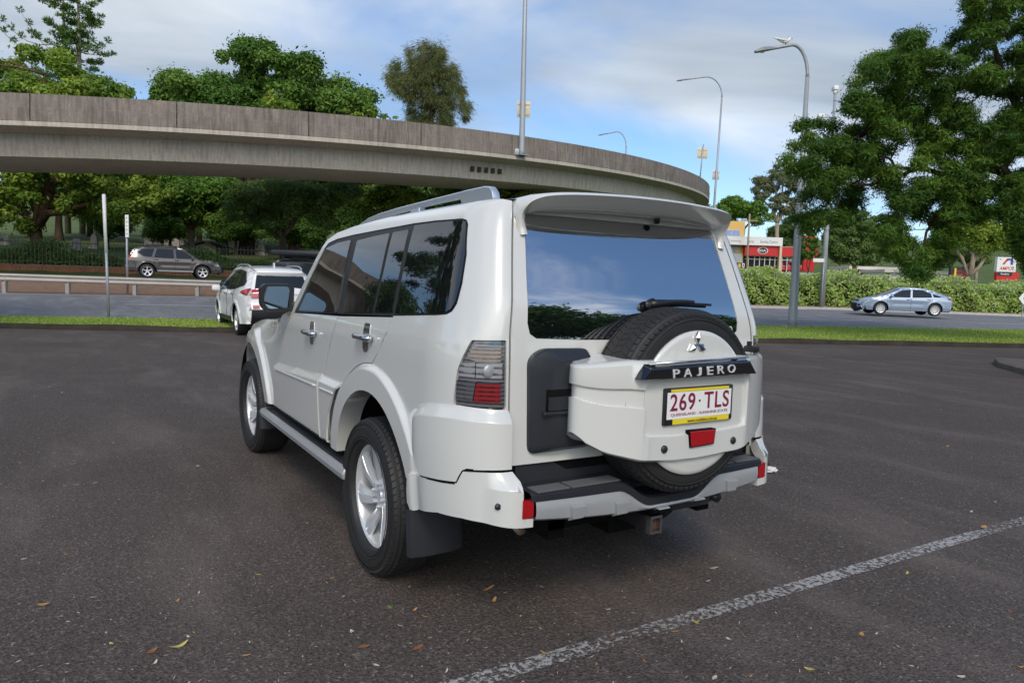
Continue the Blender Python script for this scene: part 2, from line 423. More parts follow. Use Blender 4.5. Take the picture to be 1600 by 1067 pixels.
def arc(y0, r, a0, a1, n=28): return [(y0+r*math.cos(math.radians(a0+(a1-a0)*i/n)), .385+r*math.sin(math.radians(a0+(a1-a0)*i/n))) for i in range(n+1)]
DLO = [(1.510, 1.220), (1.453, 1.292), (1.351, 1.436), (1.262, 1.559), (1.200, 1.640), (1.147, 1.672), (.988, 1.693), (.705, 1.706), (.289, 1.716), (-.134, 1.725), (-.365, 1.724), (-.636, 1.717), (-.674, 1.709), (-.693, 1.691), (-.724, 1.564), (-.726, 1.451), (-.714, 1.367), (-.696, 1.335), (-.672, 1.322), (-.606, 1.313), (-.192, 1.287)]
DOORS_LOW = [(-.174, 1.21), (-.087, 1.119), (-.004, 1.042)]+arc(0, .657, 90, 10.5)+[(1.93, .505), (1.93, .56), (1.90, .84), (1.845, .95), (1.70, 1.089)]
hole = DLO+DOORS_LOW
A25 = math.degrees(math.asin(.215/.525)); A12 = math.degrees(math.asin(.112/.525))
outer = [(-.996, .60), (-.49, .60)]+arc(0, .525, 180-A25, A12)+[(.55, .497), (2.22, .497)]+arc(2.78, .525, 180-A12, A25)+[(3.40, .60), (3.50, .62), (3.52, .80), (3.50, .94), (3.42, .985), (3.2, 1.035), (2.9, 1.085), (2.2, 1.150), (1.85, 1.18), (1.60, 1.22), (1.53, 1.31), (1.42, 1.45), (1.319, 1.577), (1.25, 1.65), (1.19, 1.695), (1.03, 1.732), (.77, 1.757), (.385, 1.778), (.04, 1.797), (-.6, 1.799), (-.86, 1.797), (-.984, 1.79), (-.992, 1.74), (-.994, 1.5), (-.995, 1.24), (-.996, 1.0)]
ring = [(y0+r*math.cos(a), .385+r*math.sin(a)) for y0 in (0, 2.78) for r in (.59, .624, .634, .644, .654, .664, .68) for a in np.linspace(-.1, 3.3, 110)]
ring += [(s, z) for s in np.arange(-.98, 1.6, .04) for z in (1.20, 1.235, 1.262, 1.30)]
ring += [(s, z) for s in np.arange(-.99, -.55, .015) for z in np.arange(.62, 1.79, .04)]
LAMP = [(-.818, 1.232), (-.982, 1.236), (-.986, .967), (-.88, .967), (-.748, .967), (-.745, .985), (-.749, 1.024), (-.760, 1.108), (-.778, 1.159), (-.797, 1.197), (-.812, 1.228)]
parts = {}
RING_ARR = np.array(ring)
for mir in (False, True):
    body = panel('body' if not mir else 'body_side', MN, outer, [hole, roundp(LAMP, .012)], PAINT, suv, .035, .02, ring, mir)
    parts[mir] = body
    # dark liner behind door gaps and lamps
    lin = panel('cavity_liner', OFF(-.018), [(1.98, .49), (1.97, .9), (1.70, 1.12), (1.525, 1.20), (1.27, 1.58), (1.1, 1.69), (-.64, 1.73), (-.74, 1.5), (-.96, 1.25), (-.96, .95), (-.70, .95), (-.1, 1.12), (-.02, 1.03)]+arc(0, .64, 88, 8), [], GAP, body, .08, 0, (), mir)
    # black window surround
    panel('window_surround', OFF(-.005), inset(DLO, .002), [], BLK, body, .05, .01, (), mir)
    for nm, pl, mt in (('quarter_window', [(-.205, 1.300), (-.180, 1.489), (-.153, 1.713), (-.37, 1.714), (-.640, 1.708), (-.670, 1.700), (-.681, 1.687), (-.714, 1.564), (-.716, 1.455), (-.704, 1.374), (-.687, 1.345), (-.664, 1.331), (-.603, 1.322)], GLASS),):
        panel(nm, OFF(.0015), pl, [], mt, suv, .05, .006, (), mir)
    # doors
    gp = .0035
    FD = [(1.503, 1.214), (1.70, 1.083), (1.842, .945), (1.895, .838), (1.925, .555), (1.925, .51), (.79, .51), (.785, .88), (.70, 1.04), (.572, 1.244), (.967, 1.232)]
    RD = [(.560, 1.244), (.688, 1.04), (.775, .88), (.780, .51), (.672, .51)]+arc(0, .6605, 11, 90)+[(-.0845, 1.1165), (-.164, 1.212), (-.182, 1.280), (.476, 1.248)]
    CLF = roundp([(1.875, .845), (.80, .893), (.80, .512), (1.918, .512)], .012)
    CLR = roundp([(.768, .893), (.43, .896), (.50, .83), (.60, .70), (.645, .60), (.665, .512), (.77, .512)], .012)
    for nm, pl, cl, bead, wins, hy in (
        ('front_door', FD, CLF, [(1.80, .805), (.835, .823)], [[(1.394, 1.237), (1.31, 1.39), (1.235, 1.53), (1.160, 1.638), (.96, 1.666), (.720, 1.676), (.690, 1.487), (.628, 1.260)]], (1.033, 1.121)),
        ('rear_door', RD, CLR, [(.735, .822), (.49, .826)], [[(.526, 1.268), (.571, 1.446), (.606, 1.668), (.358, 1.682), (.137, 1.690), (.107, 1.488), (.090, 1.289)], [(.055, 1.291), (.070, 1.488), (.099, 1.692), (-.098, 1.697), (-.137, 1.488), (-.161, 1.302)]], (.092, 1.169))):
        d = panel(nm, OFF(.001), pl, [], PAINT, suv, .04, .012, ring, mir)
        ztop = (lambda s: np.interp(s, [.43, .8, 1.875], [.896, .893, .845]))
        c = panel('door_cladding', OFF(lambda s, z: .003+.034*np.clip((ztop(s)-.002-z)/.036, 0, 1)*np.clip((z-.505)/.02, 0, 1)), cl, [], PAINT, d, .02, .012, [(s, float(ztop(s))-.038+q) for s in np.arange(.42, 1.88, .015) for q in (-.003, .003)], mir)
        pts = []
        for i in range(25):
            s_, z_ = bead[0][0]+(bead[1][0]-bead[0][0])*i/24, bead[0][1]+(bead[1][1]-bead[0][1])*i/24
            p, n = MN(np.array([s_]), np.array([z_])); q = p[0]+n[0]*.040; pts.append((-q[0] if mir else q[0], q[1], q[2]))
        MB().tube(pts, .0065, 8).build('trim_strip', PAINT, c, True)
        for wn in wins: panel('window', OFF(.0008), roundp(wn, .012), [], GLASS, d, .05, .006, (), mir)
        # handle : a bar across an upright chrome plate, over a dished grip
        p, n = MN(np.array([hy[0]]), np.array([hy[1]])); p = p[0]; n = n[0]; sx = -1 if mir else 1
        hb = MB()
        up = [(-.036, .066), (.040, .066), (.046, .012), (.038, -.06), (.022, -.076), (-.024, -.076), (-.04, -.055), (-.046, .012)]
        pl2 = roundp([(hy[0]+a, hy[1]+b) for a, b in up], .012)
        o1 = panel('handle_plate', OFF(.004), pl2, [], CHR, d, .02, .006, (), mir)
        bar = []
        for k_ in range(15):
            tt = -1+2*k_/14; p, n = MN(np.array([hy[0]+.105*tt]), np.array([hy[1]-.004])); q = p[0]+n[0]*(.012+.026*(1-tt**6)); bar.append((sx*q[0], q[1], q[2]))
        hb.tube(bar, [.014]+[.0165]*13+[.014], 10); hb.build('handle', CHR, d, True)
    # A-pillar black sail and sill
    MB().box((-.80, .50, .46), (-.66, 2.3, .50)).build('sill', PAINT, suv, bevel=.01) if not mir else MB().box((.66, .50, .46), (.80, 2.3, .50)).build('sill', PAINT, suv, bevel=.01)
# roof, bonnet, windscreen ------------------------------------------------------------
def strip(name, yz, wfn, crown, mat, parent, nx=24):
    V = []; F = []; k = nx+1
    for (y, z) in yz:
        w_, zc_ = wfn(y, z), crown
        for j in range(k):
            t = -1+2*j/nx; V.append((w_*t, y, z+zc_*(1-abs(t)**2.6)))
    for i in range(len(yz)-1):
        for j in range(nx): F.append((i*k+j, i*k+j+1, (i+1)*k+j+1, (i+1)*k+j))
    o = mk(name, V, F, mat, parent, True); bm = bmesh.new(); bm.from_mesh(o.data); bmesh.ops.recalc_face_normals(bm, faces=bm.faces[:]); bm.to_mesh(o.data); bm.free(); return o
wz = lambda y, z: float(-M0(np.array(y), np.array(z))[0])
strip('roof', [(1.19, 1.695), (1.03, 1.732), (.77, 1.757), (.385, 1.778), (.04, 1.797), (-.3, 1.799), (-.55, 1.799)]+[(float(M0(np.array(s), np.array(1.798))[1]), 1.798) for s in (-.65, -.72, -.8, -.86, -.92, -.97)], lambda y, z: wz(y, z) if y > -.56 else float(np.interp(y, [-.775, -.75, -.70, -.56], [.585, .615, .64, .655])), .030, PAINT, suv)
wsp = [(1.60, 1.22), (1.53, 1.31), (1.42, 1.45), (1.319, 1.577), (1.25, 1.65), (1.19, 1.695)]
V = []; F = []
for i, (y, z) in enumerate(wsp):
    for j in range(21):
        t = -1+2*j/20; V.append((wz(y, z)*t, y+.20*(1-t*t)*(1-.6*i/5), z+.02*(1-t*t)))
for i in range(5):
    for j in range(20): F.append((i*21+j, i*21+j+1, (i+1)*21+j+1, (i+1)*21+j))
mk('windscreen', V, F, SEEGL, suv, True)
strip('bonnet', [(1.60, 1.22), (1.85, 1.18), (2.2, 1.150), (2.9, 1.085), (3.2, 1.035), (3.42, .985), (3.50, .94), (3.52, .80), (3.50, .62), (3.44, .45)], lambda y, z: wz(min(y, 3.5), z), .035, PAINT, suv)
MB().box((-.50, 3.50, .74), (.50, 3.545, .93), bev=.012).build('front_grille', BLK, suv, auto=40)
for sx in (-1, 1): MB().box((sx*.64-.12, 3.44, .80), (sx*.64+.12, 3.53, .95), bev=.03).build('headlight', CHR, suv, auto=40)
MB().box((-.70, 3.40, .40), (.70, 3.56, .62), bev=.04).build('front_bumper', PAINT, suv, auto=40)
# underbody: floor, sills, axle, wheel houses
ub = MB().box((-.60, -.92, .46), (.60, 3.40, .58)).box((-.08, -.86, .34), (.08, 2.9, .44)).box((-.47, -.94, .40), (-.39, 3.2, .50)).box((.39, -.94, .40), (.47, 3.2, .50)).box((-.55, -.94, .44), (.55, -.45, .56))
ub.tube([(-.70, 0, .37), (.70, 0, .37)], .06); ub.tube([(-.70, 2.78, .37), (.70, 2.78, .37)], .05); ub.build('underbody', GAP, suv)
for y0 in (0, 2.78):
    for sx in (-1, 1):
        wh = MB(); prof = [(sx*.55, .02), (sx*.55, .545), (sx*.885, .535)]
        wh.lathe(prof, 40, 'x', (0, y0, .385)); o = wh.build('wheel_house', GAP, suv)
        bm = bmesh.new(); bm.from_mesh(o.data); bmesh.ops.bisect_plane(bm, geom=bm.verts[:]+bm.edges[:]+bm.faces[:], plane_co=(0, 0, .50), plane_no=(0, 0, -1), clear_outer=True); bm.to_mesh(o.data); bm.free()
        # white inner lip of the flare
        V = []; F = []
        for i, a in enumerate(np.linspace(math.radians(A12), math.radians(180-A12), 40)):
            xo = -float(M0(np.array(y0+.524*math.cos(a)), np.array(.385+.524*math.sin(a)))[0])-.002
            for (x, r_) in ((xo, .524), (xo-.12, .530)): V.append((sx*x, y0+r_*math.cos(a), .385+r_*math.sin(a)))
        for i in range(39): F.append((2*i, 2*i+1, 2*i+3, 2*i+2))
        mk('arch_lip', V, F, PAINT, suv, True)
# rear quarter lower bumper pieces -------------------------------------------------------
BU = [(-.452, .874), (-.533, .920), (-.62, .955), (-.70, .968), (-.778, .974), (-.90, .970), (-.997, .963), (-.998, .74), (-.906, .740), (-.816, .735), (-.800, .705), (-.791, .681), (-.65, .661), (-.612, .655), (-.575, .722), (-.505, .821)]
zt = lambda s: np.interp(-s, [.42, .533, .62, .70, .778, .90, 1.0], [.872, .920, .955, .968, .974, .970, .963])
OB = lambda s, z: .003+.030*np.clip((zt(s)-z)/.048, 0, 1)*sst(-.44, -.60, s)
EB = [(s, float(zt(s))-.048+d) for s in np.arange(-.99, -.44, .012) for d in (-.0035, .0035)]
BL = [(-.520, .632), (-.65, .653), (-.778, .668), (-.784, .697), (-.807, .726), (-.906, .731), (-.998, .732), (-1.016, .70), (-1.016, .565), (-1.062, .56), (-1.062, .528), (-.95, .534), (-.804, .541), (-.70, .533), (-.60, .50), (-.530, .47), (-.5, .50), (-.505, .56)]
OL = lambda s, z: .012+.024*sst(-.52, -.64, s)+.066*sst(-.88, -1.012, s)*(1-np.clip((z-.672)/.062, 0, 1))
EL = [(s, z) for s in np.arange(-1.0, -.82, .012) for z in (.669, .675, .70)]
for mir in (False, True):
    panel('bumper_corner', OFF(OB), BU, [], PAINT, suv, .022, .03, EB, mir)
    panel('bumper_seam', OFF(lambda s, z: .005+.022*sst(-.54, -.62, s)), [(-.996, .744), (-.906, .745), (-.812, .740), (-.792, .708), (-.782, .684), (-.65, .666), (-.60, .656), (-.60, .645), (-.65, .650), (-.782, .666), (-.790, .694), (-.812, .722), (-.906, .728), (-.996, .727)], [], GAP, suv, .02, .004, (), mir)
    rb = panel('rear_bumper', OFF(OL), BL, [], PAINT, suv, .022, .05, EL, mir)
    sx = 1 if mir else -1
    q, nq = OFF(OL)(np.array([-.655, -.72, -.768, -.786, -.791, -.799, -.810, -.826, -.85]), np.array([.6575, .6655, .6725, .680, .692, .709, .7285, .737, .738])); q = q-nq*.0005
    MB().tube([(-p_[0] if mir else p_[0], p_[1], p_[2]) for p_ in q], .0032, 6).build('seam_line', GAP, rb)
    # reflector lens at the inner end
    panel('reflector', OFF(lambda s, z: OL(s, z)+.004), roundp([(-1.012, .636), (-1.060, .632), (-1.060, .568), (-1.012, .566)], .004), [], REDL, suv, .01, .02, (), mir)
    p, n = OFF(OL)(np.array([-.94]), np.array([.61])); p = p[0]; 
    s1 = MB().lathe([(-.006, 0), (-.006, .011), (.004, .013)], 16, 'y'); s1.build('parking_sensor', PLAS, suv, True, loc=(-p[0] if mir else p[0], p[1]-.004, p[2]))
# centre garnish (silver) with five raised lugs, step pad in black
xs = np.linspace(-.632, .632, 81); yb = lambda x: -1.082-.035*(1-(x/.65)**2)
topz = lambda x: .630-.082*(1-sst(.12, .30, abs(x-.05))); botz = lambda x: .548-.030*(1-(x/.65)**2)
V = []; F = []
for x in xs:
    t, b = topz(x), botz(x)
    for (dy, z) in ((.05, t-.002), (.006, t), (0, t-.008), (-.004, (t+b)/2), (0.0, b+.012), (.012, b+.003), (.06, b)): V.append((x, yb(x)+dy, z))
for i in range(80):
    for j in range(6): F.append((i*7+j, (i+1)*7+j, (i+1)*7+j+1, i*7+j+1))
skid = mk('skid_garnish', V, F, SILV, suv, True); skid.data.set_sharp_from_angle(angle=math.radians(35))
for lx in (-.45, -.235, -.01, .205, .42):
    t, b = topz(lx), botz(lx); m_ = MB(); hz = min(t-.018, b+.065)
    V = [(lx+sx*w_, yb(lx)+dy, z) for (z, dy, w_) in ((hz, -.003, .036), (hz-.006, -.022, .033), (b+.012, -.018, .026), (b-.006, .02, .026)) for sx in (-1, 1)]
    m_.add(V, [(0, 1, 3, 2), (2, 3, 5, 4), (4, 5, 7, 6), (0, 2, 4, 6), (1, 7, 5, 3)]); m_.build('garnish_lug', SILV, skid, bevel=.002)
ytop = lambda x: yb(x)+.01
V = []; F = []
for i, x in enumerate(np.linspace(-.655, .655, 61)):
    z0 = min(.662, topz(x)+.040)
    for (y, z) in ((-.94, .752), (-.962, .742), (-.968, .668), (-.99, z0), (yb(x)+.010, z0-.004), (yb(x)-.002, z0-.012), (yb(x)-.002, topz(x)-.004)): V.append((x, y, z))
for i in range(60):
    for j in range(6): F.append((i*7+j, (i+1)*7+j, (i+1)*7+j+1, i*7+j+1))
stp = mk('step_pad', V, F, PLAS, suv, True); stp.data.set_sharp_from_angle(angle=math.radians(30))
RIBM = simple('grey_rib', (.16, .165, .175), .4, .2)
for (x0, x1) in ((-.63, -.475), (-.465, -.22), (.28, .46), (.47, .63)):
    rb_ = MB(); rb_.box((x0, -1.012-.0798, .6600), (x0+.003, -1.010, .6640))
    for i in range(7):
        y = -1.012-.0125*i-.02*(1-abs(x0+x1)/1.3)*0
        rb_.box((x0, y-.0018, .6605), (x1, y+.0018, .6645))
    rb_.build('tread_ribs', RIBM, stp)
# tailgate -----------------------------------------------------------------------------
S0, S1 = -1.004, -2.396
RG = [(-1.060, 1.742), (-1.066, 1.60), (-1.070, 1.438), (-1.076, 1.301), (-1.089, 1.259), (-1.119, 1.241), (-1.312, 1.233), (-1.70, 1.228), (-2.088, 1.233), (-2.266, 1.241), (-2.296, 1.259), (-2.310, 1.301), (-2.314, 1.438), (-2.316, 1.60), (-2.322, 1.742)]
TG = roundp([(S0, .745), (S0, 1.793), (S1, 1.793), (S1, .745)], .02)
tg = panel('tailgate', OFF(.0), TG, [RG], PAINT, suv, .04, .014, [(s, z) for s in np.arange(-2.38, -1.0, .06) for z in (1.235, 1.25, 1.27, 1.30, 1.34)])
panel('gap_liner', OFF(-.02), [(-.93, .70), (-.93, 1.78), (-2.47, 1.78), (-2.47, .70)], [], GAP, suv, .08, 0)
panel('rear_window', OFF(-.003), inset(RG, .003), [], RGLASS, tg, .04, .01)
wp = MB()
def rgp(x, z, o):
    p, n = OFF(o)(np.array([-1.0-1.4*(.5+x/(2*float(f_xh(z))))]), np.array([z])); return p[0]
wp.tube([rgp(.02, 1.375, .012), rgp(.02, 1.375, .034)], .026, 14)
wp.tube([rgp(x, 1.375+.012*math.sin((x-.02)/.42*3), .034) for x in np.linspace(.0, .27, 8)], [.016, .018, .015, .012, .010, .009, .008, .006], 8)
wp.tube([rgp(x, 1.388-.01*(x-.05)/.38, .014) for x in np.linspace(.06, .40, 10)], .007, 6)
wp.build('wiper', BLK, tg, True)
text_mesh('sticker', 'ANO', .062, .030, tuple(rgp(.515, 1.268, .0022)), (math.radians(80), 0, 0), PWHITE, tg, .0003, .01)
text_mesh('sticker', '—', .040, .006, tuple(rgp(.525, 1.245, .0022)), (math.radians(80), 0, 0), PWHITE, tg, .0003)
# charcoal moulding on the tailgate with the recessed pull
MP = lambda x, y, z: (x, y, z)
mo = MB(); bz = [(-.612, .785), (-.616, 1.165), (-.555, 1.203), (-.33, 1.200), (-.30, .79)]
def ringz(k, dy):
    cx, cz = -.45, .99; return [(cx+(x-cx)*k, dy, cz+(z-cz)*(k if k == 1 else k+.02)) for x, z in roundp(bz, .03)]
V = []; F = []; L0 = roundp(bz, .035); nL = len(L0)
cx, cz = -.43, .99
for (k, dy) in ((1.0, -.945), (1.0, -.985), (.975, -.995)): V += [(cx+(x-cx)*k, dy, cz+(z-cz)*k) for x, z in L0]
# inner raised panel edge
V += [(min(cx+(x-cx)*.72+.03, -.30), -1.022, cz+(z-cz)*.84-.012) for x, z in L0]
for i in range(3):
    for j in range(nL): F.append((i*nL+j, i*nL+(j+1) % nL, (i+1)*nL+(j+1) % nL, (i+1)*nL+j))
F.append(tuple(3*nL+j for j in range(nL)))
mo.add(V, F); mold = mo.build('tailgate_moulding', PLAS, tg, auto=25)
MB().box((-.555, -1.026, .958), (-.40, -.99, 1.045), bev=.006).build('pull_recess', GAP, mold, auto=40)
hl = MB(); hl.add([(-.553, -1.030, .962), (-.40, -1.030, .962), (-.40, -1.030, 1.015), (-.553, -1.030, 1.015), (-.545, -1.018, 1.018), (-.41, -1.018, 1.018)], [(0, 1, 2, 3), (3, 2, 5, 4)]).build('door_pull', PLAS, mold)
hl = MB().box((-.575, -1.038, .945), (-.385, -1.02, .958), bev=.004).build('pull_ledge', PLAS, mold, auto=40)
# spare wheel -----------------------------------------------------------------------------
sp = tyre_mb(.388, .262, .235).build('spare_wheel', RUB, suv, auto=32, loc=(.058, -1.085, .985), rot=(0, 0, math.radians(90)))
# (rotated: wheel axis -x -> outer face looks to -y)
gro = MB()
for r_ in (.290, .302, .345): gro.lathe([(-.118, r_-.003), (-.121, r_), (-.118, r_+.003)], 72)
gro.build('sidewall_rib', RUB, sp, True)
dc = MB().lathe([(-.095, .302), (-.128, .300), (-.134, .294), (-.137, .28), (-.142, .15), (-.143, 0.0)], 72); dsk = dc.build('spare_disc_cover', PAINT, sp, True); dsk.data.set_sharp_from_angle(angle=math.radians(35))
# badge: three diamonds
em = MB(); ec = Vector((.036, -1.234, 1.232)); Lr = .052
for a in (90, 210, 330):
    u_ = Vector((math.cos(math.radians(a)), 0, math.sin(math.radians(a)))); v_ = Vector((-u_.z, 0, u_.x))
    pts = [ec, ec+u_*Lr*.5+v_*Lr*.29, ec+u_*Lr, ec+u_*Lr*.5-v_*Lr*.29]; c_ = ec+u_*Lr*.5+Vector((0, -.010, 0))
    em.add(pts+[c_]+[p_+Vector((0, .008, 0)) for p_ in pts], [(0, 1, 4), (1, 2, 4), (2, 3, 4), (3, 0, 4)]+[(i, (i+1) % 4, 5+(i+1) % 4, 5+i) for i in range(4)])
em.build('badge', CHR, suv)
# band cover over the spare wheel
ctr = [(-.415, -.975), (-.462, -1.03), (-.478, -1.075), (-.470, -1.105), (-.440, -1.135), (-.36, -1.185), (-.262, -1.232), (-.215, -1.240), (-.205, -1.238), (.0, -1.244), (.30, -1.242), (.335, -1.240), (.36, -1.232), (.47, -1.185), (.57, -1.13), (.605, -1.10), (.618, -1.06), (.60, -1.0), (.57, -.975)]
ctr = chaikin(ctr, 2, False)
ctr = sorted(set(ctr+[(x, float(np.interp(x, [p[0] for p in ctr if p[1] < -1.2], [p[1] for p in ctr if p[1] < -1.2]))) for x in (-.238, -.234, -.228, -.222, .330, .337, .344, .350)]), key=lambda p: (p[0] if p[1] < -1.1 else (p[0]-9-p[1] if p[0] < 0 else 9+p[1])))
botf = lambda x: float(np.interp(x, [-.478, -.44, -.38, -.25, -.10, .06, .30, .45, .56, .618], [.875, .835, .80, .768, .753, .750, .760, .79, .83, .88]))
topf = lambda x: float(np.interp(x, [-.478, -.30, -.1, .30, .50, .618], [1.150, 1.172, 1.170, 1.178, 1.170, 1.135]))
rows = [(0, .075), (.0, .030), (.012, .012), (.035, .0), (.262, .0), (.286, .0), (.525, .0), (.532, .0), (.540, .011), (.560, .011), (.700, .011), (.712, .011), (.720, .0), (.730, -.001), (.955, .002), (.985, .012), (1.0, .034), (1.0, .10)]
V = []; F = []; nc = len(ctr)
for i, (x, y) in enumerate(ctr):
    a = np.array(ctr[max(i-1, 0)]); b = np.array(ctr[min(i+1, nc-1)]); t = (b-a)/np.linalg.norm(b-a); nn = np.array([-t[1], t[0]])   # inward
    zb, zt_ = botf(x), topf(x)
    rec = sst(-.238, -.222, np.array(x))*(1-sst(.330, .350, np.array(x)))
    for (f_, d_) in rows:
        z = zb+(zt_-zb)*f_; dd = d_
        if .5 < f_ < .75: dd = d_*(1-float(rec))*float(x < .2)
        dd += .032*float(rec)*float(f_ > .27)*float(f_ < .9)
        V.append((x+nn[0]*dd, y+nn[1]*dd, z))
k = len(rows)
for i in range(nc-1):
    for j in range(k-1): F.append((i*k+j, (i+1)*k+j, (i+1)*k+j+1, i*k+j+1))
sc = mk('spare_wheel_cover', V, F, PAINT, suv, True); bm = bmesh.new(); bm.from_mesh(sc.data); bmesh.ops.recalc_face_normals(bm, faces=bm.faces[:]); bm.to_mesh(sc.data); bm.free(); sc.data.set_sharp_from_angle(angle=math.radians(38))
# top shelf of the cover
V = [(x, y, topf(x)) for x, y in ctr]; V = []
for i, (x, y) in enumerate(ctr):
    a = np.array(ctr[max(i-1, 0)]); b = np.array(ctr[min(i+1, nc-1)]); t = (b-a)/np.linalg.norm(b-a); nn = np.array([-t[1], t[0]])
    V.append((x+nn[0]*.03, y+nn[1]*.03, topf(x)-.0015)); V.append((.058+(x-.058)*.93, -.972, topf(x)+.004))
F = [(2*i, 2*i+2, 2*i+3, 2*i+1) for i in range(nc-1)]
# shelf would cut the tyre: only the side wings carry one
for wing in ([f for f in F if V[f[0]][0] < -.30], [f for f in F if V[f[0]][0] > .43]): used = sorted({i for f in wing for i in f}); mk('cover_top', [V[i] for i in used], [tuple(used.index(i) for i in f) for f in wing], PAINT, sc, True)
# name garnish
g = MB(); fr = [(-.290, 1.100), (.362, 1.100), (.318, 1.172), (-.250, 1.160)]
V = [(x, -1.225, z) for x, z in fr]+[(x*.985, -1.272, z+(.003 if z < 1.13 else -.016)) for x, z in fr]
g.add(V, [(0, 1, 5, 4), (1, 2, 6, 5), (2, 3, 7, 6), (3, 0, 4, 7), (4, 5, 6, 7)]); BLKG = simple('gloss_black', (.008, .008, .009), .06, 0, 1, .05, 2); gar = g.build('name_garnish', BLKG, suv, bevel=.004)
MB().tube([(-.246, -1.252, 1.161), (.316, -1.252, 1.172)], .0045, 8).build('chrome_edge', CHR, gar, True)
for i, (ch, cw) in enumerate((('P', .034), ('A', .044), ('J', .024), ('E', .034), ('R', .040), ('O', .044))): text_mesh('letter', ch, cw, .034, (-.118+.0625*i, -1.2738, 1.1225+.0016*i), (math.radians(90), 0, 0), simple('letter_silver', (.75, .75, .75), .3, .3), gar, .002, .006)
# number plate in its yellow-banded frame
pc = (.058, .985); py_ = -1.226
pf = MB().box((pc[0]-.196, py_-.012, pc[1]-.078), (pc[0]+.196, py_+.012, pc[1]+.073), bev=.006).build('number_plate', BLK, suv, auto=40)
YEL = simple('yellow_print', (.78, .62, .03), .4); MAR = simple('maroon_ink', (.20, .012, .05), .5); PLW = simple('plate_white', (.80, .79, .78), .35, var=.03)
MB().box((pc[0]-.183, py_-.0135, pc[1]-.053), (pc[0]+.183, py_-.011, pc[1]+.056), bev=.001).build('plate_sheet', PLW, pf)
MB().box((pc[0]-.150, py_-.0150, pc[1]-.074), (pc[0]+.172, py_-.011, pc[1]-.0535)).build('frame_band', YEL, pf)
MB().box((pc[0]-.165, py_-.0150, pc[1]+.0575), (pc[0]+.165, py_-.011, pc[1]+.068)).build('frame_band', YEL, pf)
for body_, x0, x1 in (('269', -.168, -.030), ('TLS', .022, .168)): text_mesh('plate_lettering', body_, x1-x0, .070, (pc[0]+(x0+x1)/2, py_-.0142, pc[1]+.015), (math.radians(90), 0, 0), MAR, pf, .0008, .012, 1.12)
MB().lathe([(0, 0), (0, .0055), (.003, .0055)], 14, 'y').build('plate_dot', MAR, pf, loc=(pc[0]-.004, py_-.0146, pc[1]+.015))
text_mesh('plate_motto', 'QUEENSLAND - SUNSHINE STATE', .325, .013, (pc[0], py_-.0142, pc[1]-.036), (math.radians(90), 0, 0), MAR, pf, .0005, .003)
text_mesh('frame_lettering', 'www.vonbibra.com.au', .170, .014, (pc[0]+.015, py_-.0156, pc[1]-.0637), (math.radians(90), 0, 0), BLK, pf, .0005, .004)
# fog lamp and sensors in the cover
pts = [(-.004, .878), (.142, .876), (.134, .818), (.006, .814)]
fg = MB().prism([(x, z) for x, z in pts], -1.255, -1.225).build('fog_lamp', REDL, suv, bevel=.003)
MB().prism([(-.007, .881), (.145, .879), (.137, .815), (.003, .811)], -1.2525, -1.226).build('lamp_bezel', GAP, fg)
for x, z in ((-.133, .816), (.263, .816)):
    s1 = MB().lathe([(-.006, 0), (-.006, .013), (-.002, .016), (.006, .016)], 18, 'y').build('parking_sensor', PLAS, suv, True, loc=(x, -1.243, z))
MB().box((.58, -1.06, 1.165), (.63, -1.0, 1.195), bev=.008).tube([(.60, -1.02, 1.19), (.60, -1.02, 1.215)], .012).build('washer_nozzle', BLK, suv, auto=40)
# spoiler --------------------------------------------------------------------------------
def spl(a):
    "path over the top of the tailgate: a in [-1,1] -> x, z"
    pts = chaikin([(-.590, 1.650), (-.598, 1.70), (-.600, 1.755), (-.575, 1.800), (-.50, 1.822), (-.25, 1.834), (0, 1.838), (.25, 1.834), (.50, 1.822), (.575, 1.800), (.600, 1.755), (.598, 1.70), (.590, 1.650)], 2, False)
    return pts
pth = spl(0); V = []; F = []; npt = len(pth)
for i, (x, z) in enumerate(pth):
    leg = float(sst(1.83, 1.66, np.array(z)))          # 1 at the tips of the legs
    q = 1-(x/.60)**2
    yf = float(f_yr(min(z, 1.79)))+.01
    yf = yf if leg > .25 else yf*(leg/.25)+(-.70)*(1-leg/.25)
    yr_ = (yf-.030)*leg**.7+(-.915-.085*max(q, 0)**.6)*(1-leg**.7)
    nx_ = np.array([-x*.9, 0, -(z-1.60)]); 
    i0, i1 = pth[max(i-1, 0)], pth[min(i+1, npt-1)]; t = np.array([i1[0]-i0[0], i1[1]-i0[1]]); t /= np.linalg.norm(t)+1e-9; nin = np.array([t[1], -t[0]])    # inward
    th = .055-.02*leg
    zz = z
    sl_ = 1-leg
    sec = [(yf, 0.0), ((yf+yr_)/2, -.004), (yr_+.025, .0), (yr_+.007, .004), (yr_, .012), (yr_+.003+.010*sl_, .020+.010*leg), (yr_+.012+.045*sl_, .038+.014*sl_), (yr_+.02+.075*sl_, th+.012*sl_), ((yf+yr_)/2+.03, th+.014*sl_), (yf-.005, th+.012)]
    for (y, d_) in sec: V.append((x+nin[0]*d_, y, zz+nin[1]*d_))
k = len(sec)
for i in range(npt-1):
    for j in range(k): F.append((i*k+j, i*k+(j+1) % k, (i+1)*k+(j+1) % k, (i+1)*k+j))
F += [tuple(range(k)), tuple(reversed(range((npt-1)*k, npt*k)))]
so_ = mk('spoiler', V, F, PAINT, suv, True); bm = bmesh.new(); bm.from_mesh(so_.data); bmesh.ops.recalc_face_normals(bm, faces=bm.faces[:]); bm.to_mesh(so_.data); bm.free(); so_.data.set_sharp_from_angle(angle=math.radians(50))
MB().lathe([(0, 0), (-.02, .012), (.0, .016)], 12, 'z').build('washer_jet', BLK, so_, True, loc=(.14, -.845, 1.765))
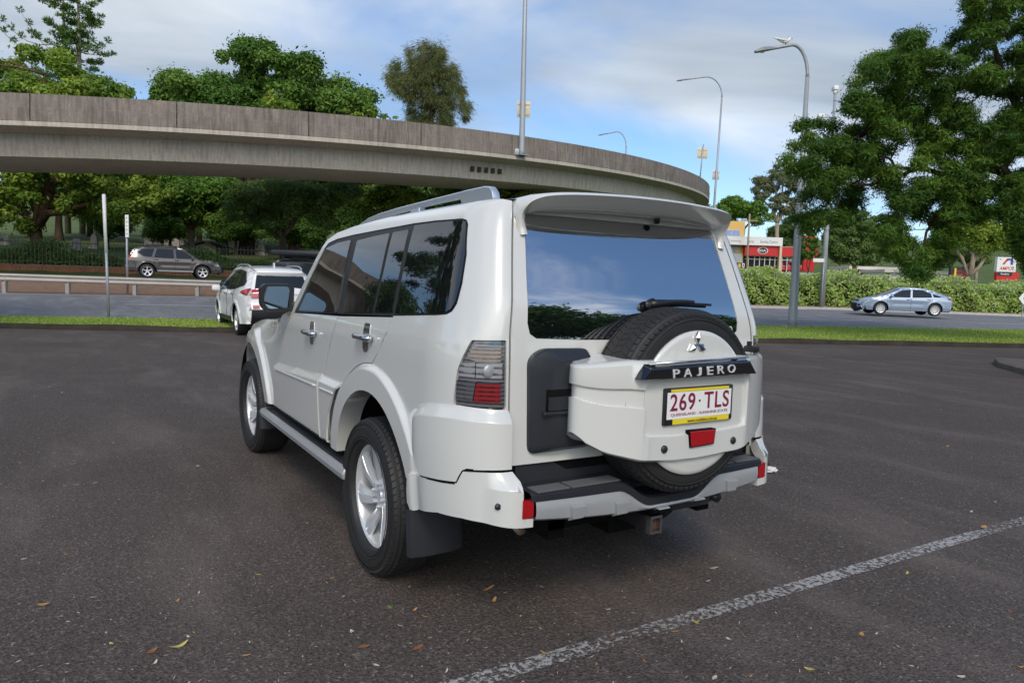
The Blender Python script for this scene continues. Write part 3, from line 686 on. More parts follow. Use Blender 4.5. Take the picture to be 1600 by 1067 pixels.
# roof rails ---------------------------------------------------------------------------
for sx in (-1, 1):
    V = []; F = []
    ys = [1.10, 1.02, .90, .72, .45, .15, -.10, -.28, -.33, -.36, -.55, -.60, -.625, -.635]
    top = [1.772, 1.800, 1.822, 1.838, 1.850, 1.858, 1.864, 1.868, 1.869, 1.871, 1.872, 1.866, 1.845, 1.815]
    low = [1.765, 1.772, 1.792, 1.810, 1.824, 1.833, 1.838, 1.840, 1.838, 1.80, 1.80, 1.80, 1.80, 1.80]
    for y, t, l in zip(ys, top, low):
        for (dx, z) in ((-.018, l), (-.018, t-.006), (-.010, t), (.010, t), (.018, t-.006), (.018, l)): V.append((sx*.585+dx, y, z))
    for i in range(len(ys)-1):
        for j in range(6): F.append((i*6+j, i*6+(j+1) % 6, (i+1)*6+(j+1) % 6, (i+1)*6+j))
    F += [tuple(range(6)), tuple(reversed(range(len(V)-6, len(V))))]
    r1 = MB().add(V, F).build('roof_rail', RAILM, suv, bevel=.0, auto=40)
    MB().prism([(sx*.585-.020, 1.795), (sx*.585+.020, 1.795), (sx*.585+.014, 1.84), (sx*.585-.014, 1.84)], .13, .24).build('rail_foot', RAILM, r1, bevel=.004)
    MB().prism([(sx*.56-.02, 1.79), (sx*.56+.02, 1.79), (sx*.56+.02, 1.835), (sx*.56-.02, 1.835)], -.36, -.30).build('rail_foot', simple('tan_rubber', (.30, .17, .09), .7), r1)
# mirrors --------------------------------------------------------------------------------
for sx in (-1, 1):
    prof = roundp([(.872, 1.222), (.868, 1.385), (.90, 1.405), (1.06, 1.402), (1.085, 1.375), (1.082, 1.26), (1.05, 1.222)], .03); n = len(prof)
    V = []; F = []; cx, cz = .975, 1.312
    for (k_, y) in ((1.0, 1.545), (1.02, 1.56), (1.0, 1.62), (.86, 1.69), (.5, 1.725)): V += [(sx*(cx+(x-cx)*k_), y, cz+(z-cz)*k_) for x, z in prof]
    for i in range(4):
        for j in range(n): F.append((i*n+j, i*n+(j+1) % n, (i+1)*n+(j+1) % n, (i+1)*n+j))
    F += [tuple(range(n)), tuple(reversed(range(4*n, 5*n)))]
    mh = MB().add(V, F).build('mirror', BLK, suv, auto=40)
    mp_ = roundp([(.905, 1.245), (.900, 1.37), (.915, 1.388), (1.045, 1.386), (1.066, 1.365), (1.063, 1.275), (1.035, 1.238)], .02)
    mk('mirror_glass', [(sx*x, 1.5425, z) for x, z in mp_], [tuple(range(len(mp_)))] if sx < 0 else [tuple(reversed(range(len(mp_))))], simple('mirror_silver', (.30, .34, .40), .02, 1), mh)
    MB().box((.80*1 if sx > 0 else -.885, 1.54, 1.235), (.885 if sx > 0 else -.80, 1.63, 1.285), bev=.01).build('mirror_arm', BLK, mh, auto=40)
# side steps, flaps, tow bar, exhaust ----------------------------------------------------
for sx in (-1, 1):
    V = []; F = []
    prof = [(.70, .410), (.70, .448), (.895, .453), (.926, .447), (.938, .422), (.930, .392), (.88, .378), (.76, .395)]; ys = [.30, .305, .32, 2.24, 2.28, 2.29]; ks = [.6, .9, 1, 1, .9, .6]
    for y, kk in zip(ys, ks):
        for x, z in prof: V.append((sx*(.85+(x-.85)*(.85+.15*kk)), y, .42+(z-.42)*kk))
    n = len(prof)
    for i in range(len(ys)-1):
        for j in range(n): F.append((i*n+j, i*n+(j+1) % n, (i+1)*n+(j+1) % n, (i+1)*n+j))
    F += [tuple(range(n)), tuple(reversed(range(len(V)-n, len(V))))]
    stp = MB().add(V, F).build('side_step', SILV, suv, auto=35)
    tm = MB()
    tm.box((sx*.805-.100, .36, .449), (sx*.805+.100, 2.22, .4562))
    for i in range(8): tm.box((sx*(.72+.024*i)-.006, .40, .4555), (sx*(.72+.024*i)+.006, 2.18, .4615))
    tm.build('step_mat', PLAS, stp)
    for yy in (.55, 1.3, 2.0): MB().box((min(sx*.55, sx*.80), yy-.03, .41), (max(sx*.55, sx*.80), yy+.03, .44)).build('step_bracket', GAP, stp)
    for y0, zt0 in ((-.525, .475), (2.36, .44)):
        V = []; F = []
        for i, (x, dy) in enumerate(((.925, .0), (.915, -.02), (.86, -.03), (.76, -.03), (.69, -.02), (.66, .0))):
            for z, dd in ((zt0, .0), (zt0-.07, -.004), (.295, -.02), (.272, -.02)):
                for tk in (0, .008): V.append((sx*x, y0+dy+dd+tk, z if not (x > .9 and z < .26) else z+.015))
        for i in range(5):
            for j in range(3):
                for tk in (0, 1):
                    a = i*8+j*2+tk; F.append((a, a+8, a+10, a+2))
        MB().add(V, F).build('mud_flap', PLAS, suv, auto=40)
hb = MB().box((-.062, -1.078, .418), (.0, -.70, .484), bev=.004).box((-.30, -.94, .45), (.36, -.80, .53), bev=.01)
hitch = hb.build('tow_hitch', BLK, suv)
for nm, lo, hi in (('receiver_rim', None, None),):
    q = MB()
    for a in ((-.064, -1.112, .412, .002, -1.085, .4235), (-.064, -1.112, .4785, .002, -1.085, .490), (-.064, -1.112, .424, -.0535, -1.085, .478), (-.0085, -1.112, .424, .002, -1.085, .478)): q.box(a[:3], a[3:])
    q.build(nm, CHR, hitch)
    MB().box((-.053, -1.090, .4245), (-.009, -1.080, .4775)).build('receiver_tube', simple('rust_brown', (.06, .03, .018), .9, var=.4, nscale=30), hitch)
MB().box((.10, -1.07, .475), (.34, -.95, .53), bev=.015).build('tow_wiring_bracket', PLAS, suv, auto=40)
MB().tube([(.42, -.94, .50), (.42, -1.04, .485)], .022, 10).build('tow_socket', BLK, suv, True)
MB().tube([(-.50, -.2, .42), (-.52, -.70, .435), (-.540, -.84, .425)], [.022, .022, .025], 14).build('exhaust_pipe', simple('exhaust_steel', (.34, .24, .18), .5, .6, var=.3), suv, True)
# tail lights ------------------------------------------------------------------------------
def lampmat(name, cols, rows_, rough=.12):
    mt, t, b = new_mat(name); g_ = t.nodes.new('ShaderNodeTexCoord'); s_ = t.nodes.new('ShaderNodeSeparateXYZ'); t.links.new(g_.outputs['Object'], s_.inputs[0])
    wv = t.nodes.new('ShaderNodeMath'); wv.operation = 'MULTIPLY'; t.links.new(s_.outputs[2], wv.inputs[0]); wv.inputs[1].default_value = rows_
    fr_ = t.nodes.new('ShaderNodeMath'); fr_.operation = 'FRACT'; t.links.new(wv.outputs[0], fr_.inputs[0])
    nz = noise(t, 30, 3, sc=(1, 1, .25)); mx = t.nodes.new('ShaderNodeMath'); mx.operation = 'MULTIPLY_ADD'; t.links.new(nz, mx.inputs[0]); mx.inputs[1].default_value = .9; t.links.new(fr_.outputs[0], mx.inputs[2])
    c = ramp(t, mx.outputs[0], [(.35+.25*i, cc) for i, cc in enumerate(cols)])
    t.links.new(c, b.inputs['Base Color']); b.inputs['Roughness'].default_value = rough; b.inputs['Coat Weight'].default_value = 1; b.inputs['Coat Roughness'].default_value = .02; b.inputs['Metallic'].default_value = .35
    return mt
LM1 = lampmat('clear_lens', [(.04, .04, .044), (.14, .14, .15), (.38, .38, .40)], 40)
LM2 = lampmat('amber_lens', [(.035, .024, .02), (.085, .052, .038), (.24, .18, .155)], 62)
LM3 = lampmat('red_louvre_lens', [(.018, .003, .005), (.075, .003, .006), (.30, .02, .028)], 60)
LM4 = lampmat('smoke_lens', [(.018, .018, .020), (.045, .045, .05), (.13, .13, .145)], 60)
for mir in (False, True):
    tl = panel('tail_light', OFF(-.012), inset(roundp(LAMP, .012), .002), [], LM4, suv, .02, .01, (), mir)
    L = lambda a, b, o, m_, nm='lens': panel(nm, OFF(o), a, [], m_, tl, .02, .010, (), mir)
    L([(-.823, 1.205), (-.955, 1.206), (-.955, 1.150), (-.842, 1.150), (-.800, 1.160)], 0, .001, LM2)
    L([(-.775, 1.140), (-.838, 1.146), (-.838, 1.088), (-.766, 1.088)], 0, .001, LM1)
    L([(-.843, 1.143), (-.962, 1.146), (-.962, 1.088), (-.843, 1.088)], 0, .003, LM1)
    L([(-.846, 1.068), (-.955, 1.070), (-.955, .994), (-.834, .994)], 0, .002, LM3)
    L([(-.760, 1.072), (-.841, 1.070), (-.829, .995), (-.757, .995)], 0, .001, LM4)
    lx_ = {1.078: -.775, 1.148: -.795, .982: -.762, 1.212: -.835}
    for (z, zz) in ((1.078, .006), (1.148, .003), (.982, .005), (1.212, .005)):
        L([(lx_[z], z-zz/2), (-.965, z-zz/2), (-.965, z+zz/2), (lx_[z], z+zz/2)], 0, .004, simple('lens_bar_grey', (.22, .22, .23), .2, .4, .6), 'lens_bar')
    rl = MB()
    for a_ in range(1): 
        p, n = OFF(.005)(np.array([-.905]), np.array([1.117])); p = p[0]
        rl.lathe([(-.006, 0), (-.004, .020), (0, .027), (.004, .028)], 20, 'y'); rl.build('reversing_bulb', SILV, tl, True, loc=(-p[0] if mir else p[0], p[1], p[2]))
# wheels ------------------------------------------------------------------------------------
tm_ = tyre_mb(.388, .252, .262); rm_ = rim_mb(.250, .215, 7)
w0 = None
for (x, y) in ((-.788, 0), (-.788, 2.78), (.788, 0), (.788, 2.78)):
    if w0 is None:
        w0 = tm_.build('wheel', RUB, suv, auto=32, loc=(x, y, .385)); rm0 = rm_.build('rim', ALU, w0, auto=30)
        bk = MB().lathe([(.01, .03), (.0, .16), (.03, .165)], 32).build('brake_disc', GAP, w0)
        bk = MB()
        for r_ in (.285, .30, .335): bk.lathe([(-.1305, r_-.003), (-.1335, r_), (-.1305, r_+.003)], 72)
        bk.build('sidewall_rib', RUB, w0, True)
        w0.rotation_euler = (math.radians(13), 0, 0)
    else:
        c = copy_tree(w0, suv); c.location = (x, y, .385); c.rotation_euler = (math.radians(13+47*y), 0, math.radians(180) if x > 0 else (math.radians(1.5) if y > 1 else 0))
# ================================================================== other cars
def wheel_of(root, y, x, R, rr, wd, tread=False, spokes=5):
    w_ = tyre_mb(R, rr, wd, 40, tread).build('wheel', RUB, root, auto=32, loc=(x, y, R-.004), rot=(.3, 0, math.pi if x > 0 else 0))
    mb = MB(); h = wd/2
    mb.lathe([(h*.5, rr-.02), (-h*.3, rr-.03), (-h*.82, rr-.01), (-h*.88, rr+.008), (-h*.8, rr+.010)], 32)
    mb.lathe([(-h*.66, 0), (-h*.68, .05), (-h*.55, .07)], 16)
    for i in range(spokes):
        a = 2*math.pi*i/spokes; V = []
        for r_, hw, xx in ((.04, .035, -h*.62), (rr*.6, .034, -h*.70), (rr-.008, .05, -h*.82)):
            for sg, dx in ((-1, .03), (-.7, 0), (.7, 0), (1, .03)):
                e = sg*hw; V.append((xx+dx, r_*math.cos(a)-e*math.sin(a), r_*math.sin(a)+e*math.cos(a)))
        mb.add(V, [(r*4+j, r*4+j+1, r*4+j+5, r*4+j+4) for r in range(2) for j in range(3)])
    mb.build('rim', ALU, w_, auto=30)
    MB().lathe([(-h*.1, .02), (-h*.1, rr-.02)], 24).build('brake_disc', GAP, w_)
def make_car(name, label, S):
    """S: W half width, up=[(y,z,kind)] rear bumper -> roof -> front bumper (kind of the segment that starts there),
    sill z, wheels (yr,yf,R,ra), wins side windows, tum [(z,inset)], tail taper"""
    root = empty(name, label=label, cat=S.get('cat', 'car'), group=None)
    up = S['up']; yz = [(a, b) for a, b, _ in up]; kinds = [k for *_, k in up]
    # smooth resample keeping the kind of each span
    pts = []; kd = []
    for i in range(len(yz)-1):
        p0 = np.array(yz[max(i-1, 0)]); p1 = np.array(yz[i]); p2 = np.array(yz[i+1]); p3 = np.array(yz[min(i+2, len(yz)-1)])
        for t in np.arange(0, 1, .2):
            q = .5*((2*p1)+(-p0+p2)*t*.8+(2*p0*.8+p1*(-6+.0)+0*p2)*0+0) if False else None
            m1 = (p2-p0)*.35; m2 = (p3-p1)*.35
            L_ = np.linalg.norm(p2-p1)
            m1 *= min(1, L_/(np.linalg.norm(m1)+1e-9)); m2 *= min(1, L_/(np.linalg.norm(m2)+1e-9))
            h00, h10, h01, h11 = 2*t**3-3*t*t+1, t**3-2*t*t+t, -2*t**3+3*t*t, t**3-t*t
            pts.append(tuple(h00*p1+h10*m1+h01*p2+h11*m2)); kd.append(kinds[i])
    pts.append(yz[-1]); kd.append(kd[-1])
    A = np.array(pts); y0, y1 = A[:, 0].min(), A[:, 0].max(); yr, yf, R, ra = S['wh']; Wd = S['W']
    tz = [a for a, b in S['tum']]; tv = [b for a, b in S['tum']]
    seg = A[1:]-A[:-1]
    def dist_out(y, z):
        y = np.asarray(y); z = np.asarray(z); d = np.full(np.broadcast(y, z).shape, 9.)
        for i in range(len(seg)):
            t = np.clip(((y-A[i, 0])*seg[i, 0]+(z-A[i, 1])*seg[i, 1])/(seg[i]@seg[i]+1e-12), 0, 1)
            d = np.minimum(d, np.hypot(y-A[i, 0]-t*seg[i, 0], z-A[i, 1]-t*seg[i, 1]))
        return d
    rnd = S.get('rnd', .10)
    def wf(y, z):
        w_ = Wd-np.interp(z, tz, tv)-S.get('tap', .10)*(np.clip((y-yf)/(y1-yf), 0, 1)**2*1.3+np.clip((yr-y)/(yr-y0), 0, 1)**2)
        d = np.minimum(dist_out(y, z)/rnd, 1); w_ = w_-rnd*.75*(1-np.sqrt(np.maximum(1-(1-d)**2, 0)))
        fl = np.maximum(1-sst(ra+.05, ra+.10, np.hypot(y-yr, z-R)), 1-sst(ra+.05, ra+.10, np.hypot(y-yf, z-R)))
        w_ = w_+S.get('flare', .015)*fl*(z < .95)
        w_ = w_-.02*np.exp(-((z-S.get('crease', .62))/.10)**2)*sst(yr+ra, yr+ra+.3, y)*(1-sst(yf-ra-.3, yf-ra, y))
        return w_
    fn0 = lambda y, z: np.stack([-wf(y, z), np.asarray(y, float), np.asarray(z, float)], -1)
    fnn = fdnorm(fn0, (-1, 0, 0))
    OFc = lambda o: (lambda y, z: (lambda p, n: (p+n*o, n))(*fnn(y, z)))
    sill = S['sill']
    def ar(yc):
        a = math.asin(max(-1, min(1, (sill-R)/ra))); return [(yc+ra*math.cos(t), R+ra*math.sin(t)) for t in np.linspace(math.pi-a, a, 18)]
    outl = [tuple(p) for p in pts[::-1]]+[(y0+.06, max(sill, pts[0][1]-.02))]+ar(yr)+ar(yf)+[(y1-.06, max(sill, pts[-1][1]-.02))]
    outl = [outl[i] for i in range(len(outl)) if i == 0 or np.hypot(outl[i][0]-outl[i-1][0], outl[i][1]-outl[i-1][1]) > 1e-3]
    wins = S['wins']; body = None
    for mir in (False, True):
        b_ = panel('body' if not mir else 'body_side', fnn, outl, [], S['paint'], root, .09, .03, [(yy+rr_*math.cos(t), R+rr_*math.sin(t)) for yy in (yr, yf) for rr_ in (ra+.05, ra+.075, ra+.10) for t in np.linspace(0, 3.14, 24)], mir)
        if S.get('dlo'): panel('window_surround', OFc(.004), roundp(S['dlo'], .03), [], BLK, root, .08, .01, (), mir)
        for wn in wins: panel('window', OFc(.008), roundp(wn, .03), [], SEEGL, root, .08, .01, (), mir)
        for ln in S.get('seams', []):
            q = resamp(ln, .08, False); pq, nq = fnn(np.array([a for a, b in q]), np.array([b for a, b in q])); pq = pq+nq*.001
            MB().tube([(-p[0] if mir else p[0], p[1], p[2]) for p in pq], .006, 4).build('panel_gap', GAP, root)
        for (hy_, hz_) in S.get('handles', []):
            q = OFc(.02)(np.array([hy_-.09, hy_, hy_+.09]), np.array([hz_]*3))[0]; MB().tube([(-p[0] if mir else p[0], p[1], p[2]) for p in q], .018, 6).build('handle', S['paint'] if S.get('bodyhandle', 1) else CHR, root, True)
        for (nm, pl, mt) in S.get('patch', []): panel(nm, OFc(.012), roundp(pl, .02), [], mt, root, .05, .014, (), mir)
        if S.get('clad'):
            cl = S['clad']
            panel('sill_cladding', OFc(.012), [(yr+ra+.02, sill), (yf-ra-.02, sill), (yf-ra-.02, cl), (yr+ra+.02, cl)], [], BLK, root, .1, .014, (), mir)
        my, mz = S['mir']; sx = 1 if mir else -1; mx = float(wf(np.array(my), np.array(mz)))
        mo_ = MB().box((min(sx*(mx+.03), sx*(mx+.24)), my-.05, mz-.02), (max(sx*(mx+.03), sx*(mx+.24)), my+.06, mz+.13), bev=.04); mo_.build('mirror', S.get('mirm', S['paint']), root, auto=60)
        MB().box((min(sx*(mx-.08), sx*(mx+.06)), my-.01, mz+.0), (max(sx*(mx-.08), sx*(mx+.06)), my+.03, mz+.03)).build('mirror_arm', BLK, root)
    # cross strip
    nx = 14
    nr = np.zeros_like(A); tt = np.gradient(A, axis=0); nr[:, 0] = -tt[:, 1]; nr[:, 1] = tt[:, 0]; nr /= np.linalg.norm(nr, axis=1, keepdims=True)+1e-9
    cen = A.mean(0); 
    if ((A-cen)*nr).sum() < 0: nr = -nr
    bow = S.get('bow', (.10, .035, .14))
    def SP(i, t, o=0.0):
        i = min(max(i, 0), len(A)-1.001); k = int(i); f_ = i-k
        p = A[k]*(1-f_)+A[k+1]*f_; n_ = nr[k]*(1-f_)+nr[k+1]*f_
        bb = bow[1]+(bow[0]-bow[1])*float(sst(.4, .95, max(0, -n_[0])))+(bow[2]-bow[1])*float(sst(.4, .95, max(0, n_[0])))
        q = p+n_*(bb*(1-abs(t)**2.2)+o); w_ = float(wf(np.array(p[0]), np.array(p[1])))
        return (w_*t*(1+o*.6), q[0], q[1])
    i = 0; MT = {'p': S['paint'], 'g': SEEGL, 'r': SEEGL, 'd': BLK, 's': SILV}; NMS = {'p': 'body_top', 'g': 'windscreen', 'r': 'rear_window', 'd': 'bumper_trim', 's': 'skid_plate'}
    while i < len(A)-1:
        j = i
        while j < len(A)-1 and kd[j] == kd[i]: j += 1
        V = [SP(q, -1+2*t/nx) for q in range(i, j+1) for t in range(nx+1)]; k = nx+1
        F = [(a*k+b, a*k+b+1, (a+1)*k+b+1, (a+1)*k+b) for a in range(j-i) for b in range(nx)]
        if kd[i] in 'gr':      # painted frame stays; glass is inset from the pillars
            o = MB().add(V, F).build('pillar_frame', S['paint'] if kd[i] == 'g' else S['paint'], root, True)
            n2 = (j-i)*2+1; V = [SP(i+.5+(j-i-1.0)*a/(n2-1), (-1+2*t/nx)*.90, .006) for a in range(n2) for t in range(nx+1)]
            F = [(a*k+b, a*k+b+1, (a+1)*k+b+1, (a+1)*k+b) for a in range(n2-1) for b in range(nx)]
        MB().add(V, F).build(NMS[kd[i]], MT[kd[i]], root, True); i = j
    def spatch(nm, ij, tr, mt, o=.014, par=None, n=12):
        V = [SP(ij[0]+(ij[1]-ij[0])*a/n, tr[0]+(tr[1]-tr[0])*b/n, o) for a in range(n+1) for b in range(n+1)]
        F = [(a*(n+1)+b, a*(n+1)+b+1, (a+1)*(n+1)+b+1, (a+1)*(n+1)+b) for a in range(n) for b in range(n)]
        V2 = [SP(ij[0]+(ij[1]-ij[0])*a/n, tr[0]+(tr[1]-tr[0])*b/n, -.01) for a in range(n+1) for b in range(n+1)]; m_ = MB().add(V, F)
        rim_ = [a for a in range(n+1)]+[(a+1)*(n+1)-1 for a in range(1, n+1)]+[n*(n+1)+b for b in range(n-1, -1, -1)]+[a*(n+1) for a in range(n-1, 0, -1)]
        b0 = len(m_.V); m_.V += V2; m_.F += [(rim_[q], rim_[(q+1) % len(rim_)], b0+rim_[(q+1) % len(rim_)], b0+rim_[q]) for q in range(len(rim_))]
        return m_.build(nm, mt, par or root, auto=40)
    for sp_ in S.get('sp', []): spatch(*sp_)
    MB().box((-Wd+.14, y0+.15, sill-.02), (Wd-.14, y1-.15, sill+.25)).build('underbody', GAP, root)
    for yy in (yr, yf):
        for sx in (-1, 1):
            wheel_of(root, yy, sx*(Wd-.125), R, R*.66, .22, False, S.get('spk', 5))
            o = MB().lathe([(sx*(Wd-.36), .02), (sx*(Wd-.36), ra+.01), (sx*(Wd-.05), ra+.005)], 28, 'x', (0, yy, R)).build('wheel_house', GAP, root)
            bm = bmesh.new(); bm.from_mesh(o.data); bmesh.ops.bisect_plane(bm, geom=bm.verts[:]+bm.edges[:]+bm.faces[:], plane_co=(0, 0, sill+.02), plane_no=(0, 0, -1), clear_outer=True); bm.to_mesh(o.data); bm.free()
    if S.get('rails'):
        ra_, rb2, rz = S['rails']
        for sx in (-1, 1):
            pp = [(sx*S['railx'], ra_+(rb2-ra_)*t, rz(t)) for t in np.linspace(0, 1, 12)]; MB().tube(pp, .018, 6).build('roof_rail', S.get('railm', SILV), root, True)
    return root, SP, spatch, A
def place(root, R_, D_, z, heading):
    """heading: angle of the car's nose in the place frame, degrees from away-from-camera towards the right"""
    q = P(R_, D_, z); root.location = q; root.rotation_euler = (0, 0, YAW-math.radians(heading)); return root
# ------------------------------------------------ compact white SUV parked ahead of the wagon
S1 = dict(W=.92, sill=.30, wh=(-1.32, 1.34, .355, .43), paint=WHITE2, cat='car', crease=.70, flare=.03, tap=.13, bow=(.13, .03, .16), bodyhandle=0,
  up=[(-2.16, .34, 'd'), (-2.25, .48, 'd'), (-2.27, .66, 'p'), (-2.22, .82, 'p'), (-2.20, 1.02, 'p'), (-2.14, 1.10, 'r'), (-1.90, 1.47, 'p'), (-1.93, 1.56, 'p'), (-1.6, 1.625, 'p'), (-.8, 1.675, 'p'), (0, 1.675, 'p'), (.45, 1.62, 'g'), (1.22, 1.12, 'p'), (1.7, 1.03, 'p'), (2.15, .92, 'p'), (2.30, .76, 'd'), (2.32, .50, 'd'), (2.2, .30, 'd')],
  tum=[(.3, .03), (.5, .0), (.9, .0), (1.05, .03), (1.6, .26), (1.7, .30)],
  dlo=[(1.02, 1.06), (.42, 1.50), (.1, 1.575), (-.7, 1.60), (-1.5, 1.545), (-1.86, 1.30), (-1.80, 1.20), (-1.0, 1.10)],
  wins=[[(.95, 1.08), (.40, 1.48), (-.05, 1.55), (-.02, 1.07)], [(-.12, 1.075), (-.14, 1.555), (-.9, 1.565), (-.98, 1.12)], [(-1.08, 1.13), (-1.0, 1.56), (-1.45, 1.52), (-1.78, 1.29), (-1.74, 1.22)]],
  seams=[[(-.06, 1.06), (-.08, .40)], [(1.0, 1.04), (1.02, .6), (.86, .35)], [(-1.0, 1.10), (-.98, .78), (-.88, .36)]], handles=[(.08, .98), (-.86, 1.0)], clad=.42, mir=(.86, 1.04), mirm=WHITE2,
  patch=[('tail_light', [(-2.16, .98), (-1.72, 1.03), (-1.74, 1.07), (-2.12, 1.15)], REDL)],
  rails=(-1.6, .3, lambda t: 1.63+.09*math.sin(math.pi*min(1, max(0, t)))**.35), railx=.60, spk=5)
suv2, SP2, spt, A2 = make_car('compact_suv', 'white compact suv with red tail lights parked by the kerb ahead of the wagon', S1)
spt('tail_light', (17.6, 25.0), (-.985, -.62), simple('red_clear_lens', (.40, .035, .04), .1, 0, 1, .2, 9), .035); spt('tail_light', (17.6, 25.0), (.62, .985), MATS['red_clear_lens'], .035)
spt('rear_reflector', (10.5, 12.8), (-.95, -.76), REDL); spt('rear_reflector', (10.5, 12.8), (.76, .95), REDL)
spt('number_plate', (16.2, 18.6), (-.24, .24), PLW, .012); pb = spt('bumper_sticker', (13.4, 15), (-.60, -.52), REDL, .013)
spt('roof_spoiler', (30.2, 34), (-.93, .93), WHITE2, .03); spt('plate_garnish', (19.2, 20.0), (-.45, .45), CHR, .014)
MB().prism([(-.012, 1.66), (.012, 1.66), (.006, 1.78), (-.006, 1.78)], -1.35, -1.20).build('roof_fin', WHITE2, suv2)
place(suv2, -6.62, 18.75, 0, -31)
# ------------------------------------------------ grey brown wagon on the upper road (side on)
S2 = dict(W=.90, sill=.33, wh=(-1.33, 1.34, .36, .44), paint=GREYP, flare=.03, bow=(.10, .03, .16), tap=.14, crease=.72,
  up=[(-2.24, .40, 'p'), (-2.32, .55, 'p'), (-2.30, .95, 'p'), (-2.16, 1.12, 'r'), (-1.92, 1.52, 'p'), (-1.6, 1.62, 'p'), (-.8, 1.68, 'p'), (0, 1.66, 'p'), (.38, 1.58, 'g'), (1.18, 1.08, 'p'), (1.7, 1.00, 'p'), (2.15, .88, 'p'), (2.32, .66, 'd'), (2.33, .45, 'd'), (2.2, .32, 'd')],
  tum=[(.3, .03), (.5, .0), (.9, .0), (1.05, .03), (1.6, .24), (1.7, .28)],
  dlo=None, wins=[[(.96, 1.07), (.38, 1.46), (.02, 1.53), (.06, 1.05)], [(-.06, 1.05), (-.08, 1.535), (-.86, 1.54), (-1.0, 1.07)], [(-1.12, 1.09), (-.98, 1.535), (-1.55, 1.50), (-1.78, 1.30), (-1.5, 1.12)]],
  seams=[[(0, 1.03), (-.03, .42)], [(1.0, 1.02), (1.02, .6), (.86, .36)], [(-1.05, 1.06), (-1.0, .84), (-.86, .42)]], handles=[(.1, .95), (-.9, .96)], mir=(.84, 1.03), rails=(-1.5, .1, lambda t: 1.645+.10*math.sin(math.pi*min(1, max(0, t)))**.3), railx=.60, railm=BLK,
  patch=[('tail_light', [(-2.24, 1.0), (-1.95, 1.05), (-2.0, 1.20), (-2.16, 1.14)], REDL), ('headlight', [(1.75, .84), (2.14, .80), (2.16, .70), (1.98, .72)], CHR), ('side_skirt', [(-.86, .35), (.86, .35), (.86, .43), (-.86, .43)], SILV)], spk=5)
gs, _, sp2, _ = make_car('grey_wagon', 'brown grey family suv driving past behind the guard rail under the overpass', S2)
for t in (-.4, .4): pass
place(gs, at(272, 440, 38.6)[0], 38.6, 1.16, 60)
# ------------------------------------------------ dark four-wheel drive with a roof awning, mostly behind the white compact
S3 = dict(W=.93, sill=.48, wh=(-1.45, 1.5, .40, .48), paint=BLACKP, flare=.03, bow=(.06, .03, .12),
  up=[(-2.3, .60, 'd'), (-2.38, .75, 'p'), (-2.36, 1.10, 'r'), (-2.2, 1.70, 'p'), (-1.6, 1.80, 'p'), (0, 1.82, 'p'), (.4, 1.76, 'g'), (1.05, 1.22, 'p'), (1.7, 1.15, 'p'), (2.25, 1.05, 'p'), (2.42, .8, 'd'), (2.42, .55, 'd'), (2.3, .48, 'd')],
  tum=[(.3, .02), (.6, 0), (1.1, .0), (1.2, .03), (1.8, .22)], dlo=None, wins=[[(.9, 1.23), (.36, 1.64), (0, 1.68), (0, 1.23)], [(-.1, 1.23), (-.1, 1.69), (-.95, 1.69), (-1.0, 1.23)], [(-1.1, 1.23), (-1.05, 1.69), (-1.9, 1.66), (-2.1, 1.25)]],
  handles=[(.12, 1.1), (-.9, 1.1)], mir=(.80, 1.22), mirm=BLACKP, spk=6)
dk, _, _, _ = make_car('dark_off_roader', 'black four wheel drive with rolled roof awning, mostly hidden behind the white compact suv', S3)
for sx in (-1, 1): MB().tube([(sx*.62, -1.7, 1.90), (sx*.62, .2, 1.92)], .03, 6).build('roof_rack_bar', BLK, dk, True)
for yy in (-1.5, -.7, .1): MB().box((-.68, yy-.03, 1.83), (.68, yy+.03, 1.90)).build('rack_crossbar', BLK, dk)
MB().box((-.92, -1.6, 1.93), (-.70, .5, 2.10), bev=.05).build('awning_bag', PLAS, dk, auto=60)
MB().box((-.5, -1.2, 1.92), (.5, -.1, 2.08), bev=.05).build('roof_bag', simple('tan_canvas', (.42, .38, .27), .9), dk, auto=60)
place(dk, at(337, 480, 24.6)[0]+2.78, 24.6, .22, -84)
# ------------------------------------------------ silver blue liftback driving left on the right-hand road
S4 = dict(W=.90, sill=.24, wh=(-1.33, 1.37, .325, .385), paint=SILVERP, flare=.015, bow=(.14, .03, .26), tap=.16, crease=.60,
  up=[(-2.12, .30, 'd'), (-2.20, .42, 'p'), (-2.24, .70, 'p'), (-2.20, .98, 'p'), (-2.02, 1.04, 'p'), (-1.9, 1.08, 'r'), (-1.0, 1.38, 'p'), (-.5, 1.43, 'p'), (0, 1.435, 'p'), (.25, 1.40, 'g'), (1.22, .98, 'p'), (1.7, .88, 'p'), (2.1, .74, 'p'), (2.26, .58, 'p'), (2.28, .40, 'd'), (2.18, .24, 'd')],
  tum=[(.2, .04), (.4, .0), (.8, .0), (.92, .03), (1.4, .26)], dlo=None,
  wins=[[(1.02, .93), (.30, 1.30), (-.15, 1.345), (-.08, .93)], [(-.18, .93), (-.25, 1.35), (-.75, 1.33), (-1.12, 1.18), (-1.16, .96)], [(-1.24, .97), (-1.20, 1.16), (-1.62, 1.02), (-1.56, .98)]],
  seams=[[(-.13, .92), (-.10, .30)], [(1.05, .91), (1.08, .5), (.94, .28)], [(-1.2, .95), (-1.14, .75), (-.98, .32)]], handles=[(0, .83), (-1.0, .85)], mir=(.88, .93), spk=10,
  patch=[('headlight', [(1.80, .72), (2.12, .65), (2.12, .60), (1.9, .62)], CHR), ('tail_light', [(-2.14, .82), (-1.92, .90), (-2.0, .96), (-2.14, .95)], REDL)])
sv, SP4, sp4, A4 = make_car('silver_liftback', 'silver blue liftback car driving left past the flowering hedge', S4)
